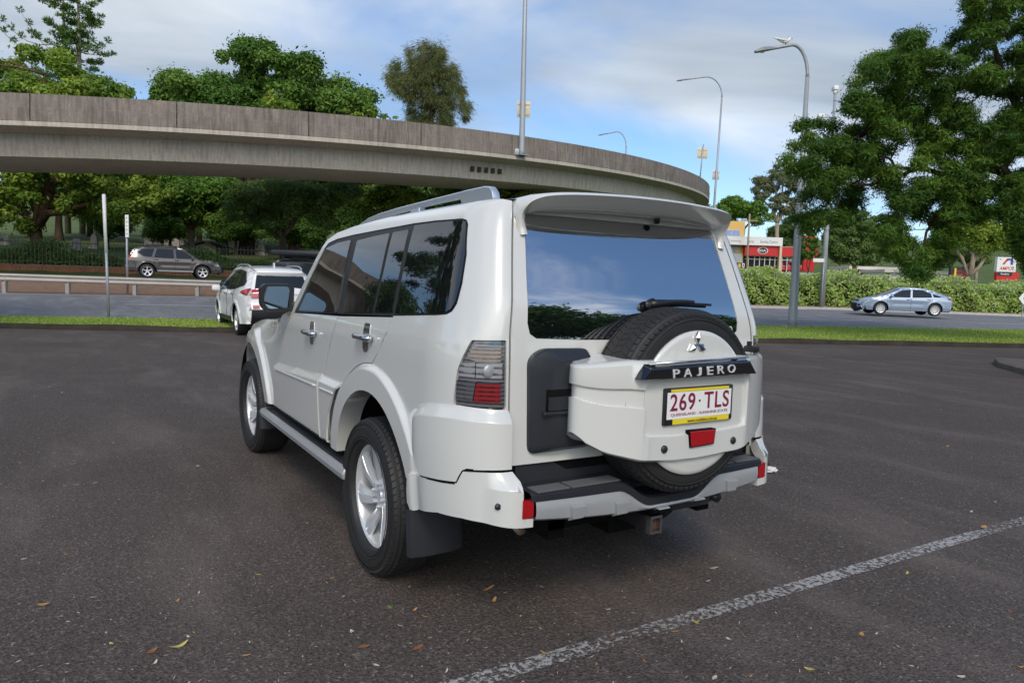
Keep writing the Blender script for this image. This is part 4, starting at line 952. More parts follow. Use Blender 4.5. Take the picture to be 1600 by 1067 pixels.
sp4('grille', (62.2, 65.0), (-.66, .66), BLK, .012); sp4('lower_grille', (66.5, 71), (-.70, .70), BLK, .014)
for sx in (-1, 1): sp4('headlight', (61, 63.6), tuple(sorted((sx*.66, sx*.97))), CHR, .012); sp4('fog_vane', (67, 69), tuple(sorted((sx*.78, sx*.95))), BLK, .012)
place(sv, at(1407, 495, 38.2)[0], 38.2, .40, -83)
# ================================================================== ground, road, kerb, grass
def asphalt(name, dark, light, speck, tint2, scale=1.0, bmp=.6):
    mt, t, b = new_mat(name)
    big = noise(t, .35, 5, .6); mid = noise(t, 2.3, 6, .65); fine = noise(t, 62*scale, 4, .72); grit = noise(t, 260*scale, 2, .6)
    c = mixn(t, ramp(t, big, [(.35, (0, 0, 0)), (.65, (1, 1, 1))]), dark, light)
    c = mixn(t, ramp(t, mid, [(.42, (0, 0, 0)), (.70, (1, 1, 1))]), c, tint2)
    w1 = noise(t, .9, 7, .62, sc=(1.6, .5, 1)); w2 = noise(t, .55, 6, .7)
    vo = t.nodes.new('ShaderNodeTexVoronoi'); vo.inputs['Scale'].default_value = 85*scale; tcn = t.nodes.new('ShaderNodeTexCoord'); t.links.new(tcn.outputs['Object'], vo.inputs['Vector'])
    gcol = ramp(t, vo.outputs['Color'], [(.0, tuple(x*.45 for x in dark)), (.45, dark), (.80, light), (.97, speck)])
    c = mixn(t, .55, c, gcol)
    c = mixn(t, ramp(t, fine, [(.33, (1, 1, 1)), (.52, (0, 0, 0))]), c, tuple(x*.28 for x in dark))
    c = mixn(t, ramp(t, grit, [(.66, (0, 0, 0)), (.76, (.8, .8, .8))]), c, speck)
    c = mixn(t, ramp(t, w1, [(.50, (0, 0, 0)), (.70, (.36,)*3)]), c, tuple(x*1.55 for x in light)); c = mixn(t, ramp(t, w2, [(.30, (.38,)*3), (.46, (0, 0, 0))]), c, tuple(x*.55 for x in dark))
    t.links.new(c, b.inputs['Base Color']); b.inputs['Roughness'].default_value = .88; b.inputs['Specular IOR Level'].default_value = .3
    ad = t.nodes.new('ShaderNodeMath'); ad.operation = 'ADD'; t.links.new(fine, ad.inputs[0]); t.links.new(vo.outputs['Distance'], ad.inputs[1])
    bump(t, b, ad.outputs[0], bmp, .012); return mt
ASPH = asphalt('car_park_asphalt', (.077, .061, .0525), (.138, .113, .099), (.33, .285, .245), (.100, .081, .071))
ROADM = asphalt('road_asphalt', (.215, .215, .215), (.26, .26, .26), (.20, .20, .20), (.115, .122, .13), .5, .25)
def sheet(name, Lr, zfun, mat, kind='structure', **kw):
    "strip mesh between rows of (R,D) polylines"
    V = [P(a, b, zfun(a, b)) for row in Lr for a, b in row]; k = len(Lr[0])
    F = [(i*k+j, i*k+j+1, (i+1)*k+j+1, (i+1)*k+j) for i in range(len(Lr)-1) for j in range(k-1)]
    o = mk(name, V, F, mat, None, True); o['kind'] = kind; bm = bmesh.new(); bm.from_mesh(o.data); bmesh.ops.recalc_face_normals(bm, faces=bm.faces[:])
    if sum(f.normal.z for f in bm.faces) < 0: bmesh.ops.reverse_faces(bm, faces=bm.faces[:])
    bm.to_mesh(o.data); bm.free(); return o
kerbD = lambda R: 18.75+.145*R if R > -14 else 18.75+.145*-14
nearD = lambda R: float(np.interp(R, [-60, -20, -8, 2, 10, 20, 40, 90], [10.5, 17.9, 20.9, 24.3, 27.3, 30.0, 33.6, 40]))
farD = lambda R: float(np.interp(R, [-60, -20, -8, 2, 10, 20, 28, 40, 90], [19, 28.9, 33.4, 37.3, 40.2, 43.2, 44.6, 46, 50]))
ss = lambda a, b, x: float(sst(a, b, np.array(float(x))))
def roadz(R, D):
    a, b = nearD(R), farD(R); return .10+(.34 if R < 20 else .34-.14*min(1, (R-20)/15))*min(1.3, max(0, (D-a)/(b-a)))
def terr(R, D):
    if D < kerbD(R)+1.0: return -.03
    a, b = nearD(R), farD(R)
    if D < b: return roadz(R, D)-.05
    t = D-b; L = ss(4, -7, R)
    z = roadz(R, b)-.05+L*(.72*ss(.8, 5.5, t))
    z += L*(.45*ss(15.5, 16.3, t)+.085*max(0, t-17))+(1-L)*(.05*max(0, t-14)*ss(40, 70, D))
    return z+ss(150, 420, D)*14
Rg = np.concatenate([np.linspace(-420, -70, 15), np.linspace(-60, 60, 81), np.linspace(70, 420, 15)]); Dg = np.concatenate([np.linspace(-300, -20, 12), np.linspace(-15, 80, 121), np.linspace(85, 160, 20), np.linspace(175, 700, 16)])
def greens(name, a, b_, c_, sc=1.0, rough=.9):
    mt, t, b = new_mat(name); f = noise(t, .25*sc, 5); f2 = noise(t, 9*sc, 5, .7)
    c = mixn(t, ramp(t, f, [(.35, (0, 0, 0)), (.65, (1, 1, 1))]), a, b_); c = mixn(t, ramp(t, f2, [(.4, (0, 0, 0)), (.7, (.8, .8, .8))]), c, c_)
    t.links.new(c, b.inputs['Base Color']); b.inputs['Roughness'].default_value = rough; b.inputs['Specular IOR Level'].default_value = .15; bump(t, b, f2, .5, .05); return mt
GRS = greens('turf', (.060, .105, .022), (.10, .15, .035), (.12, .12, .05))
sheet('terrain', [[(r, d) for r in Rg] for d in Dg], terr, GRS)
# car park: one asphalt sheet up to the kerb
sheet('car_park', [[(r, -40+(kerbD(r)+40)*q) for r in np.linspace(-75, 75, 61)] for q in np.concatenate([np.linspace(0, .6, 5), np.linspace(.65, 1, 8)])], lambda R, D: 0.0, ASPH)
# kerb
CONC = None
def concrete(name, base, stain, dark, streak=False, sc=1.0):
    mt, t, b = new_mat(name); f = noise(t, 1.2*sc, 6, .65); f3 = noise(t, 14*sc, 5, .7)
    c = mixn(t, ramp(t, f, [(.32, (0, 0, 0)), (.68, (1, 1, 1))]), base, stain); c = mixn(t, ramp(t, f3, [(.5, (0, 0, 0)), (.8, (.7, .7, .7))]), c, dark)
    if streak:
        s = noise(t, 1.0, 6, .72, sc=(7.5, 7.5, .55)); s2 = noise(t, .35, 4, .6)
        mm = t.nodes.new('ShaderNodeMath'); mm.operation = 'MULTIPLY'; t.links.new(ramp(t, s, [(.42, (0, 0, 0)), (.64, (.8,)*3)]), mm.inputs[0]); t.links.new(ramp(t, s2, [(.3, (.45,)*3), (.7, (1, 1, 1))]), mm.inputs[1])
        c = mixn(t, mm.outputs[0], c, dark)
        w_ = noise(t, 1.0, 3, .5, sc=(3.3, 3.3, .22)); c = mixn(t, ramp(t, w_, [(.70, (0, 0, 0)), (.78, (.55, .55, .55))]), c, (.36, .34, .31))
    t.links.new(c, b.inputs['Base Color']); b.inputs['Roughness'].default_value = .92; b.inputs['Specular IOR Level'].default_value = .2; bump(t, b, f3, .35, .02); return mt
KERB = concrete('kerb_concrete', (.030, .025, .020), (.058, .047, .037), (.014, .012, .010), sc=2)
V = []; F = []; Rk = np.linspace(-70, 70, 141)
for r in Rk:
    j = .012*math.sin(r*1.7)+.01*math.sin(r*4.1)
    for (dd, z) in ((-.02, -.01), (.0, .09+j), (.03, .125+j), (.15, .13+j), (.17, .04)): V.append(P(r, kerbD(r)+dd, z))
F = [(i*5+j, (i+1)*5+j, (i+1)*5+j+1, i*5+j+1) for i in range(140) for j in range(4)]
kb = MB().add(V, F).build('kerb', KERB, None, auto=50); kb['kind'] = 'structure'
# verge of turf behind it
VG = greens('verge_grass', (.16, .25, .04), (.21, .31, .055), (.30, .29, .11), 2)
vz = lambda R, D: .10+.05*math.sin(R*.9)*.3+.03*ss(kerbD(R), nearD(R), D)
sheet('verge', [[(r, kerbD(r)+.14+(nearD(r)-kerbD(r)-.14)*q) for r in np.linspace(-60, 60, 121)] for q in np.linspace(0, 1, 7)], vz, VG)
road = sheet('road', [[(r, nearD(r)+(farD(r)-nearD(r))*q) for r in np.linspace(-60, 90, 76)] for q in np.linspace(0, 1, 6)], roadz, ROADM)
LINEM = simple('road_line_paint', (.62, .62, .60), .7, var=.15)
def line(q, w_, r0, r1, dash=None, name='road_marking'):
    rr = [(r0, r1)] if not dash else [(a, min(a+dash[0], r1)) for a in np.arange(r0, r1, dash[1])]
    for a, b in rr:
        rs = np.linspace(a, b, max(2, int((b-a)/1.5)+1)); V = []
        for r in rs:
            for s_ in (-1, 1): D_ = nearD(r)+(farD(r)-nearD(r))*q+s_*w_/2; V.append(P(r, D_, roadz(r, D_)+.005))
        o = mk(name, V, [(2*i, 2*i+2, 2*i+3, 2*i+1) for i in range(len(rs)-1)], LINEM); o['kind'] = 'structure'
line(.97, .13, -55, -3); line(.52, .12, -50, 1, (3, 9)); line(.33, .12, 12, 60, (5, 11))
# far verges: gravel at left under the rail, concrete kerb and bark strip at right
GRAV = concrete('red_gravel', (.20, .125, .085), (.27, .18, .125), (.12, .075, .05), sc=3)
sheet('gravel_strip', [[(r, farD(r)+d) for r in np.linspace(-60, 2, 63)] for d in (.0, .5, 1.6, 3.4, 5.0)], lambda R, D: terr(R, D)+.055, GRAV)
PALE = concrete('pale_kerb', (.40, .37, .33), (.48, .45, .41), (.25, .23, .2), sc=2)
V = []; rs = np.linspace(-3, 80, 84)
for r in rs:
    for (d, z) in ((-.02, .0), (0, .13), (.16, .14), (.18, .0)): V.append(P(r, farD(r)+d, roadz(r, farD(r))+z))
k2 = MB().add(V, [(i*4+j, (i+1)*4+j, (i+1)*4+j+1, i*4+j+1) for i in range(len(rs)-1) for j in range(3)]).build('far_kerb', PALE, None, auto=50); k2['kind'] = 'structure'
BARK = concrete('bark_mulch', (.27, .185, .125), (.34, .25, .18), (.17, .11, .07), sc=3)
sheet('mulch_strip', [[(r, farD(r)+d) for r in np.linspace(-3, 80, 60)] for d in (.17, 1.0, 2.0, 3.2)], lambda R, D: terr(R, D)+.17, BARK)
# upper road on the left
sheet('upper_road', [[(r, farD(r)+d) for r in np.linspace(-60, -2, 40)] for d in (6.0, 8, 10.5, 13.0)], lambda R, D: terr(R, D)+.045, ROADM)
# worn painted lines in the car park: broken up by holes in the paint
def wornpaint(name, lo, hi):
    mt, t, b = new_mat(name); f = noise(t, 42, 5, .72); g_ = noise(t, 1.1, 3); h_ = noise(t, 150, 2, .6)
    ad = t.nodes.new('ShaderNodeMath'); ad.operation = 'MULTIPLY_ADD'; t.links.new(g_, ad.inputs[0]); ad.inputs[1].default_value = .35; t.links.new(f, ad.inputs[2])
    msk = ramp(t, ad.outputs[0], [(lo, (0, 0, 0)), (hi, (1, 1, 1))])
    c = mixn(t, h_, (.26, .25, .235), (.44, .43, .41)); t.links.new(c, b.inputs['Base Color']); b.inputs['Roughness'].default_value = .85; t.links.new(msk, b.inputs['Alpha']); return mt
WP1 = wornpaint('worn_bay_paint', .63, .72); WP2 = wornpaint('faded_bay_paint', .76, .92)
def bay(a, b, wd, mat, z=.004):
    a = np.array(a); b = np.array(b); t = (b-a)/np.linalg.norm(b-a); n = np.array([-t[1], t[0]]); L = np.linalg.norm(b-a); k = 24; V = []
    for i in range(k+1):
        p = a+t*L*i/k; 
        for s_ in (-1, 1): V.append((*(p+n*s_*wd/2), z))
    o = mk('bay_line', V, [(2*i, 2*i+1, 2*i+3, 2*i+2) for i in range(k)], mat); o['kind'] = 'structure'
def gpt(px, py):
    d = ray(px, py); k = -CAMP[2]/d[2]; return (CAMP+k*d)[:2]
a = gpt(740, 1064); b = gpt(1590, 816); bay(a-(b-a)*.3, b+(b-a)*.06, .088, WP1)
bay(gpt(72, 511), gpt(74, 557), .11, WP2); bay(gpt(335, 575), gpt(560, 1060), .09, WP2)
bay(gpt(1290, 880), gpt(1590, 1000), .09, WP2)
# grass blades -----------------------------------------------------------------------------
def leafmesh(name, C, Nn, U, L, Wd, mats, parent=None, midx=None, fold=0.0, tone=None):
    "quads: centres C, normals Nn, long axes U, half length L, half width Wd (numpy)"
    n = len(C); B = np.cross(Nn, U); B /= np.linalg.norm(B, axis=1, keepdims=True)+1e-9
    L = np.asarray(L).reshape(-1, 1)*np.ones((n, 1)); Wd = np.asarray(Wd).reshape(-1, 1)*np.ones((n, 1))
    V = np.stack([C-U*L, C+B*Wd-U*L*.1+Nn*fold*Wd, C+U*L, C-B*Wd-U*L*.1+Nn*fold*Wd], 1).reshape(-1, 3).astype(np.float32)
    me = bpy.data.meshes.new(name); me.vertices.add(n*4); me.vertices.foreach_set('co', V.ravel())
    me.loops.add(n*4); me.loops.foreach_set('vertex_index', np.arange(n*4, dtype=np.int32)); me.polygons.add(n); me.polygons.foreach_set('loop_start', np.arange(0, n*4, 4, dtype=np.int32))
    for mm in mats: me.materials.append(mm)
    if midx is not None: me.polygons.foreach_set('material_index', midx.astype(np.int32))
    at_ = me.attributes.new('tone', 'FLOAT', 'FACE'); at_.data.foreach_set('value', (tone if tone is not None else RNG.random(n)).astype(np.float32))
    me.update(calc_edges=True); me.validate()
    o = bpy.data.objects.new(name, me); COL.objects.link(o); o.parent = parent; return o
def leafmat(name, a, b_, c_, trans=.35, rough=.55, gain=1.5):
    a, b_, c_ = (tuple(min(.6, x*gain) for x in q) for q in (a, b_, c_))
    mt = bpy.data.materials.new(name); mt.use_nodes = True; t = mt.node_tree; t.nodes.clear(); o = t.nodes.new('ShaderNodeOutputMaterial')
    at_ = t.nodes.new('ShaderNodeAttribute'); at_.attribute_name = 'tone'
    col = ramp(t, at_.outputs['Fac'], [(0, a), (.55, b_), (1, c_)])
    d = t.nodes.new('ShaderNodeBsdfPrincipled'); d.inputs['Roughness'].default_value = rough; d.inputs['Specular IOR Level'].default_value = .25; t.links.new(col, d.inputs['Base Color'])
    tr = t.nodes.new('ShaderNodeBsdfTranslucent'); t.links.new(mixn(t, .3, col, (.16, .2, .02)), tr.inputs[0]); ms = t.nodes.new('ShaderNodeMixShader'); ms.inputs[0].default_value = trans
    t.links.new(d.outputs[0], ms.inputs[1]); t.links.new(tr.outputs[0], ms.inputs[2]); t.links.new(ms.outputs[0], o.inputs[0]); return mt
def unit(v): return v/(np.linalg.norm(v, axis=-1, keepdims=True)+1e-9)
def PV(R, D, z):
    return np.stack([CAMP[0]+R*RV[0]+D*HV[0], CAMP[1]+R*RV[1]+D*HV[1], z], -1)
GB = leafmat('grass_blade', (.145, .235, .035), (.21, .31, .05), (.36, .35, .13), .4)
n = 110000; R_ = RNG.uniform(-24, 30, n); q = RNG.random(n)**1.2
kd_ = np.array([kerbD(r) for r in R_]); nd_ = np.array([nearD(r) for r in R_]); D_ = kd_+.12+(nd_-kd_-.16)*q
keep = ~((R_ > -7.2) & (R_ < 6.0)) | (RNG.random(n) < .25); R_, D_ = R_[keep], D_[keep]; n = len(R_)
hgt = .016+.026*RNG.random(n)+.03*(RNG.random(n) > .96)
U = unit(np.stack([RNG.normal(0, .35, n), RNG.normal(0, .35, n), np.ones(n)], 1)); Nn = unit(np.cross(U, unit(RNG.normal(size=(n, 3)))))
gr = leafmesh('grass', PV(R_, D_, .115+hgt*.6), Nn, U, hgt, .010+.008*RNG.random(n), [GB]); tag(gr, 'short bright green grass on the strip between car park kerb and road', 'grass', kind='stuff')
# ================================================================== curved overpass
RC, DC, RAD, ZC, SLP = -35.699, 88.986, 57.561, 7.395+CAMP[2], .0400
def rp(th, rad, dz):
    return P(RC+rad*math.sin(th), DC-rad*math.cos(th), ZC+SLP*th*RAD+dz)
OPC = concrete('overpass_parapet', (.205, .172, .148), (.29, .248, .212), (.075, .063, .055), True)
OPG = concrete('overpass_girder', (.45, .41, .34), (.52, .475, .40), (.27, .24, .20), True, .5)
op = empty('overpass', P(-20, 34, 0), label='long curved concrete overpass with stained parapet bending away to the right', cat='bridge')
op.location = (0, 0, 0)
def sweep(name, prof, mat, t0, t1, n, parent, closed=True, auto=30):
    k = len(prof); V = [rp(t0+(t1-t0)*i/n, RAD+dr, dz) for i in range(n+1) for dr, dz in prof]
    F = [(i*k+j, i*k+(j+1) % k, (i+1)*k+(j+1) % k, (i+1)*k+j) for i in range(n) for j in range(k if closed else k-1)]
    if closed: F += [tuple(range(k)), tuple(reversed(range(n*k, (n+1)*k)))]
    return MB().add(V, F).build(name, mat, parent, auto=auto)
T0, T1 = -1.15, 1.62
# outside of the curve = larger radius = towards us
sweep('deck', [(0, -1.235), (0, -1.445), (-.12, -1.46), (-1.3, -1.56), (-6.7, -1.56), (-7.9, -1.46), (-8.0, -1.445), (-8.0, -1.235)], OPG, T0, T1, 110, op)
sweep('girder', [(-1.32, -1.55), (-1.42, -2.62), (-1.60, -2.68), (-6.4, -2.68), (-6.58, -2.62), (-6.68, -1.55)], OPG, T0, T1, 110, op)
SEG = 26
for i in range(SEG):
    a0 = T0+(T1-T0)*i/SEG; a1 = T0+(T1-T0)*(i+1)/SEG; g_ = .0004
    sweep('parapet', [(.01, -1.225), (.02, -.625), (-.012, -.605), (-.022, 0.0), (-.24, 0.0), (-.26, -1.225)], OPC, a0+g_, a1-g_, 5, op, auto=25)
sweep('inner_parapet', [(-7.72, -1.225), (-7.74, 0), (-7.96, 0), (-7.99, -1.225)], OPC, T0, T1, 110, op)
for i in range(5):
    th = math.asin((at(757.5+i*10.8, 264, 43.0)[0]-RC)/RAD)
    a = Vector(rp(th-.0019, RAD-1.30, -1.90)); b = Vector(rp(th+.0019, RAD-1.30, -1.90)); d = (b-a).normalized(); nn = Vector((d.y, -d.x, 0))
    c0 = a-nn*.22; V = [c0, b-nn*.22, b-nn*.22-Vector((0, 0, .30)), c0-Vector((0, 0, .30))]; V = [v+nn*.285 for v in V]+[v-nn*.05 for v in V]
    MB().add(V, [(0, 1, 2, 3), (4, 7, 6, 5), (0, 4, 5, 1), (1, 5, 6, 2), (2, 6, 7, 3), (3, 7, 4, 0)]).build('anchor_recess', simple('dark_grout', (.045, .04, .035), .9), op)
# piers (one behind the wagon, one past the left of the frame, one round the bend)
for th in (-.62, .86, 1.25):
    m_ = MB(); zt_ = ZC+SLP*th*RAD-2.64; c_ = Vector(P(RC+(RAD-4)*math.sin(th), DC-(RAD-4)*math.cos(th), 0))
    m_.tube([c_+Vector((0, 0, -.3)), c_+Vector((0, 0, zt_-1.2)), c_+Vector((0, 0, zt_-.4)), c_+Vector((0, 0, zt_))], [.75, .75, 1.0, 1.35], 24); m_.build('pier', OPG, op, True)
# ================================================================== poles, lamps, signs
def vert(px, py, D, ztop, lean=(0, 0)):
    "a post standing at the surveyed point"
    R_, z_ = at(px, py, D); return R_, z_
def street_lamp(base, h, r0, r1, arm, out_dir, label, head=.75, tilt=-.12, arm_r=.045, baseplate=True, arch=1.0, lean=0.0):
    "base world xyz; mast of height h; arm reaches `arm` metres along out_dir (place frame R,D)"
    root = empty('street_lamp', base, label=label, cat='street lamp', group=None)
    od = Vector((*(RV*out_dir[0]+HV*out_dir[1]), 0)).normalized()
    lv = Vector((*(RV*lean), 0))
    MB().tube([(0, 0, 0), (0, 0, .3), lv*.5+Vector((0, 0, h*.5)), lv+Vector((0, 0, h))], [r0*1.05, r0, (r0+r1)/2, r1], 12).build('mast', STEEL, root, True)
    if baseplate:
        mb = MB().box((-r0*2, -r0*2, 0), (r0*2, r0*2, .03))
        mb.build('base_plate', STEEL, root)
        for a in range(4): MB().tube([(r0*1.6*math.cos(a*1.57+.78), r0*1.6*math.sin(a*1.57+.78), .02), (r0*1.6*math.cos(a*1.57+.78), r0*1.6*math.sin(a*1.57+.78), .12)], .018, 6).build('anchor_bolt', STEEL, root)
    pts = []
    for i in range(15):
        u = i/14; a = u*math.pi/2*1.12
        pts.append(lv+od*(arm*.42*(1-math.cos(a)))+Vector((0, 0, h-.02+arch*math.sin(a))))
    e = pts[-1]; d_ = (pts[-1]-pts[-2]).normalized(); rem = arm-(e-lv).dot(od); pts += [e+d_*rem*.5, e+d_*rem]
    MB().tube(pts, [r1*.98]+[arm_r]*(len(pts)-1), 10).build('arm', STEEL, root, True)
    hd = pts[-1]; f = d_; s_ = Vector((-f.y, f.x, 0)).normalized(); up = s_.cross(f)*-1
    if up.z < 0: up = -up
    M_ = Matrix((( f.x, s_.x, up.x, hd.x), (f.y, s_.y, up.y, hd.y), (f.z, s_.z, up.z, hd.z), (0, 0, 0, 1)))
    V = []; pr = [(-.1, .05, .04), (0.05, .09, .08), (.25, .13, .10), (head*.7, .15, .08), (head, .09, .03)]
    for x, w_, t_ in pr:
        for y, z in ((-w_, -.03), (-w_*.85, t_*.6), (-w_*.4, t_), (w_*.4, t_), (w_*.85, t_*.6), (w_, -.03), (w_*.5, -.055), (-w_*.5, -.055)): V.append(M_ @ Vector((x, y, z)))
    F = [(i*8+j, i*8+(j+1) % 8, (i+1)*8+(j+1) % 8, (i+1)*8+j) for i in range(4) for j in range(8)]+[tuple(range(8)), tuple(reversed(range(32, 40)))]
    MB().add(V, F).build('lamp_head', simple('lamp_grey', (.22, .23, .24), .5), root, auto=40)
    MB().add([M_ @ Vector((.22+(head*.75-.22)*i/6, y*.12*math.sin(math.pi*(i+.3)/6.6), -.05-.05*math.sin(math.pi*(i+.3)/6.6)*(1-abs(y))-.004)) for i in range(7) for y in (-1, -.5, 0, .5, 1)], [(i*5+j, i*5+j+1, (i+1)*5+j+1, (i+1)*5+j) for i in range(6) for j in range(4)]).build('lamp_lens', simple('lamp_diffuser', (.5, .5, .48), .25), root, True)
    return root, pts
def hgt(px0, py0, px1, py1, D):  # height between two surveyed points of a post
    return at(px1, py1, D)[1]-at(px0, py0, D)[1]
# big lamp on the right verge
D1 = 27.2; Rb, zb_ = at(1238, 506, D1); hm = hgt(1238, 506, 1262, 112, D1); Rt = at(1262, 112, D1)[0]; Re, ze = at(1180, 84, D1)
L1, armp = street_lamp(P(Rb, D1, .12), hm-.1, .17, .075, abs(Re-Rt)-.5, (-1, -.1), 'tall grey street lamp on the green verge with a white bird on its arm', .62, arm_r=.062, arch=1.15, lean=Rt-Rb)
# the bird on the arm
bird = empty('cockatoo', Vector(L1.location)+armp[-2]*.55+armp[-3]*.45+Vector((0, 0, .06)), label='white cockatoo perched on the arm of the tall street lamp', cat='bird')
bd = -Vector((RV[0], RV[1], 0)); BW = simple('white_feather', (.74, .73, .68), .8, var=.1, nscale=30)
bird.rotation_euler = (0, 0, math.atan2(RV[1], RV[0]))
# local x = right in view: head to the right, tail to the upper left
bp = [(-.44, 0, .235, .012), (-.30, 0, .20, .035), (-.16, 0, .145, .062), (-.03, 0, .11, .085), (.07, 0, .12, .082), (.14, 0, .17, .058), (.175, 0, .215, .052), (.20, 0, .235, .045), (.225, 0, .235, .02)]
MB().tube([b_[:3] for b_ in bp], [b_[3] for b_ in bp], 12).build('body', BW, bird, True)
MB().tube([(.215, 0, .235), (.25, 0, .225), (.262, 0, .200)], [.02, .014, .004], 8).build('beak', BLK, bird, True)
MB().tube([(.165, 0, .255), (.13, 0, .295), (.09, 0, .31)], [.018, .015, .003], 6).build('crest', simple('yellow_feather', (.70, .55, .12), .8), bird, True)
for s_ in (-1, 1):
    MB().tube([(.08, s_*.06, .14), (-.08, s_*.078, .14), (-.24, s_*.05, .175), (-.33, s_*.02, .20)], [.03, .04, .028, .006], 8).build('wing', BW, bird, True)
    MB().tube([(.03, s_*.03, .06), (.02, s_*.03, -.01)], .012, 6).build('leg', simple('bird_grey', (.08, .08, .08), .8), bird)
    MB().lathe([(0, 0), (.003, .008), (.006, 0)], 8, 'y', (.19, s_*.046, .245)).build('eye', BLK, bird, True)
# lamp beyond the end of the overpass
D2 = 74; Rb, _ = at(1113, 330, D2); Rt, zt2 = at(1128, 152, D2); zg = terr(Rb, D2); Re2, ze2 = at(1060, 121, D2)
L2, _ = street_lamp(P(Rb, D2, zg), zt2-zg, .14, .085, abs(Re2-Rt)-.6, (-1, .05), 'grey street lamp standing just past the right-hand end of the overpass', .75, arm_r=.07, arch=2.0, lean=Rt-Rb)
SIGNB = simple('sign_back_sun_glow', (.56, .49, .36), .55, .15, var=.1, nscale=3); SIGNG = simple('sign_back_grey', (.50, .48, .44), .5, .2, var=.1)  # SIGNB carries the golden glow of low sun in its base colour
def plate_on(parent, R0, D0, zlo, zhi, wdt, mat, name, label, off=.12, frame=True):
    root = empty(name, P(R0, D0+off, zlo), label=label, cat='road sign'); root.rotation_euler = (0, 0, YAW); h = zhi-zlo
    MB().box((-wdt/2, -.006, 0), (wdt/2, .006, h), bev=.005).build('sign_panel', mat, root, auto=40)
    for q in (.2, .8): MB().box((-wdt/2*.92, -.045, h*q-.03), (wdt/2*.92, -.0065, h*q+.03)).build('bracket', SIGNB if mat is SIGNB else STEEL, root)
    return root
_, za = at(1119, 281, D2); _, zb2 = at(1119, 266, D2); plate_on(None, at(1119, 273, D2)[0], D2, za, zb2, .72, SIGNG, 'lamp_sign', 'small square sign seen from behind on the lamp past the overpass end')
# lamp post and sign on the overpass parapet
th = math.asin((at(815, 243, 43.4)[0]-RC)/(RAD+.16)); base = Vector(rp(th, RAD+.16, -1.23)); base_RD = ((RC+(RAD+.16)*math.sin(th)), DC-(RAD+.16)*math.cos(th))
dpt = base_RD[1]; mtop = at(821, -40, dpt)
L3, _ = street_lamp(base, mtop[1]-base.z+2.5, .18, .10, 2.6, (.35, .9), 'tall grey lamp post bolted to the outside of the overpass parapet', .7, lean=mtop[0]-base_RD[0])
MB().box((-.50, -.14, .05), (-.16, .10, .40), bev=.02).build('junction_box', STEEL, L3, auto=40, rot=(0, 0, YAW))
_, z0_ = at(818, 183, dpt); _, z1_ = at(818, 157, dpt); plate_on(None, at(818.5, 170, dpt)[0], dpt, z0_, z1_, .80, SIGNB, 'lane_sign', 'cream backed square sign fixed to the lamp post on the overpass', .21)
# sign near the bend
th2 = math.asin(min(.999, (at(1091, 272, 66)[0]-RC)/(RAD+.1))); RR2, DD2 = RC+(RAD+.1)*math.sin(th2), DC-(RAD+.1)*math.cos(th2)
sg = plate_on(None, at(1098, 240, DD2)[0], DD2, at(1098, 248, DD2)[1], at(1098, 231, DD2)[1], .90, SIGNB, 'bend_sign', 'cream backed sign on a short post at the bend of the overpass', .1)
zs = at(1098, 248, DD2)[1]; MB().tube([(-.12, -.08, -(zs-at(1096, 277, DD2)[1])), (0.02, -.08, 1.25)], .05, 8).build('post', STEEL, sg, True)
MB().box((-.35, -.10, -(zs-at(1096, 277, DD2)[1])-.05), (-.05, .3, -(zs-at(1096, 277, DD2)[1])+.12)).build('post_bracket', STEEL, sg)
# far lamp rising behind the overpass
D4 = 96; Rb, _ = at(977, 260, D4); _, zt4 = at(976, 236, D4); Re4, _ = at(938, 206, D4)
street_lamp(P(Rb, D4, terr(Rb, D4)), zt4-terr(Rb, D4)+.5, .14, .08, 3.0, (-1, .1), 'distant curved street lamp rising behind the overpass parapet', .8, arm_r=.07, arch=2.0)
# left: bare marker post and a sign seen edge on
Dp = 20.2; Rp, _ = at(170, 497, Dp); hh = hgt(170, 497, 162, 303, Dp); lean = at(162, 303, Dp)[0]-Rp
mp1 = empty('sign_post', P(Rp, Dp, .10), label='tall bare white and galvanised post on the left grass strip by the kerb', cat='post')
MB().tube([(0, 0, 0), Vector((*(RV*lean*.55), hh*.58))], .038, 10).build('lower_tube', STEEL, mp1, True)
MB().tube([Vector((*(RV*lean*.5), hh*.54)), Vector((*(RV*lean), hh))], .047, 10).build('upper_sleeve', PWHITE, mp1, True)
MB().box((.05, -.004, hh*.66), (.062, .004, hh*.99)).build('blade_edge', simple('brown_edge', (.16, .10, .07), .7), mp1, loc=tuple(RV*lean*.83)+(0,), rot=(0, 0, YAW))
Dp = 31.0; Rp, _ = at(199, 432, Dp); z0_ = terr(Rp, Dp); ht = at(198, 336, Dp)[1]
mp2 = empty('sign_post', P(Rp, Dp, z0_), label='steel post behind the guard rail carrying a narrow perforated sign seen nearly edge on', cat='road sign')
MB().tube([(0, 0, 0), (0, 0, ht-z0_)], .045, 10).build('post', STEEL, mp2, True)
h0 = at(199, 371, Dp)[1]-z0_; bl = MB().box((-.02, -.09, h0), (.13, -.05, ht-z0_)); bl.build('sign_blade', PWHITE, mp2, rot=(0, 0, YAW))
for i in range(5): MB().lathe([(-.001, 0), (-.001, .022), (.002, .022)], 10, 'y', (.055, -.092, h0+.15+.17*i)).build('sign_hole', BLK, mp2, rot=(0, 0, YAW))
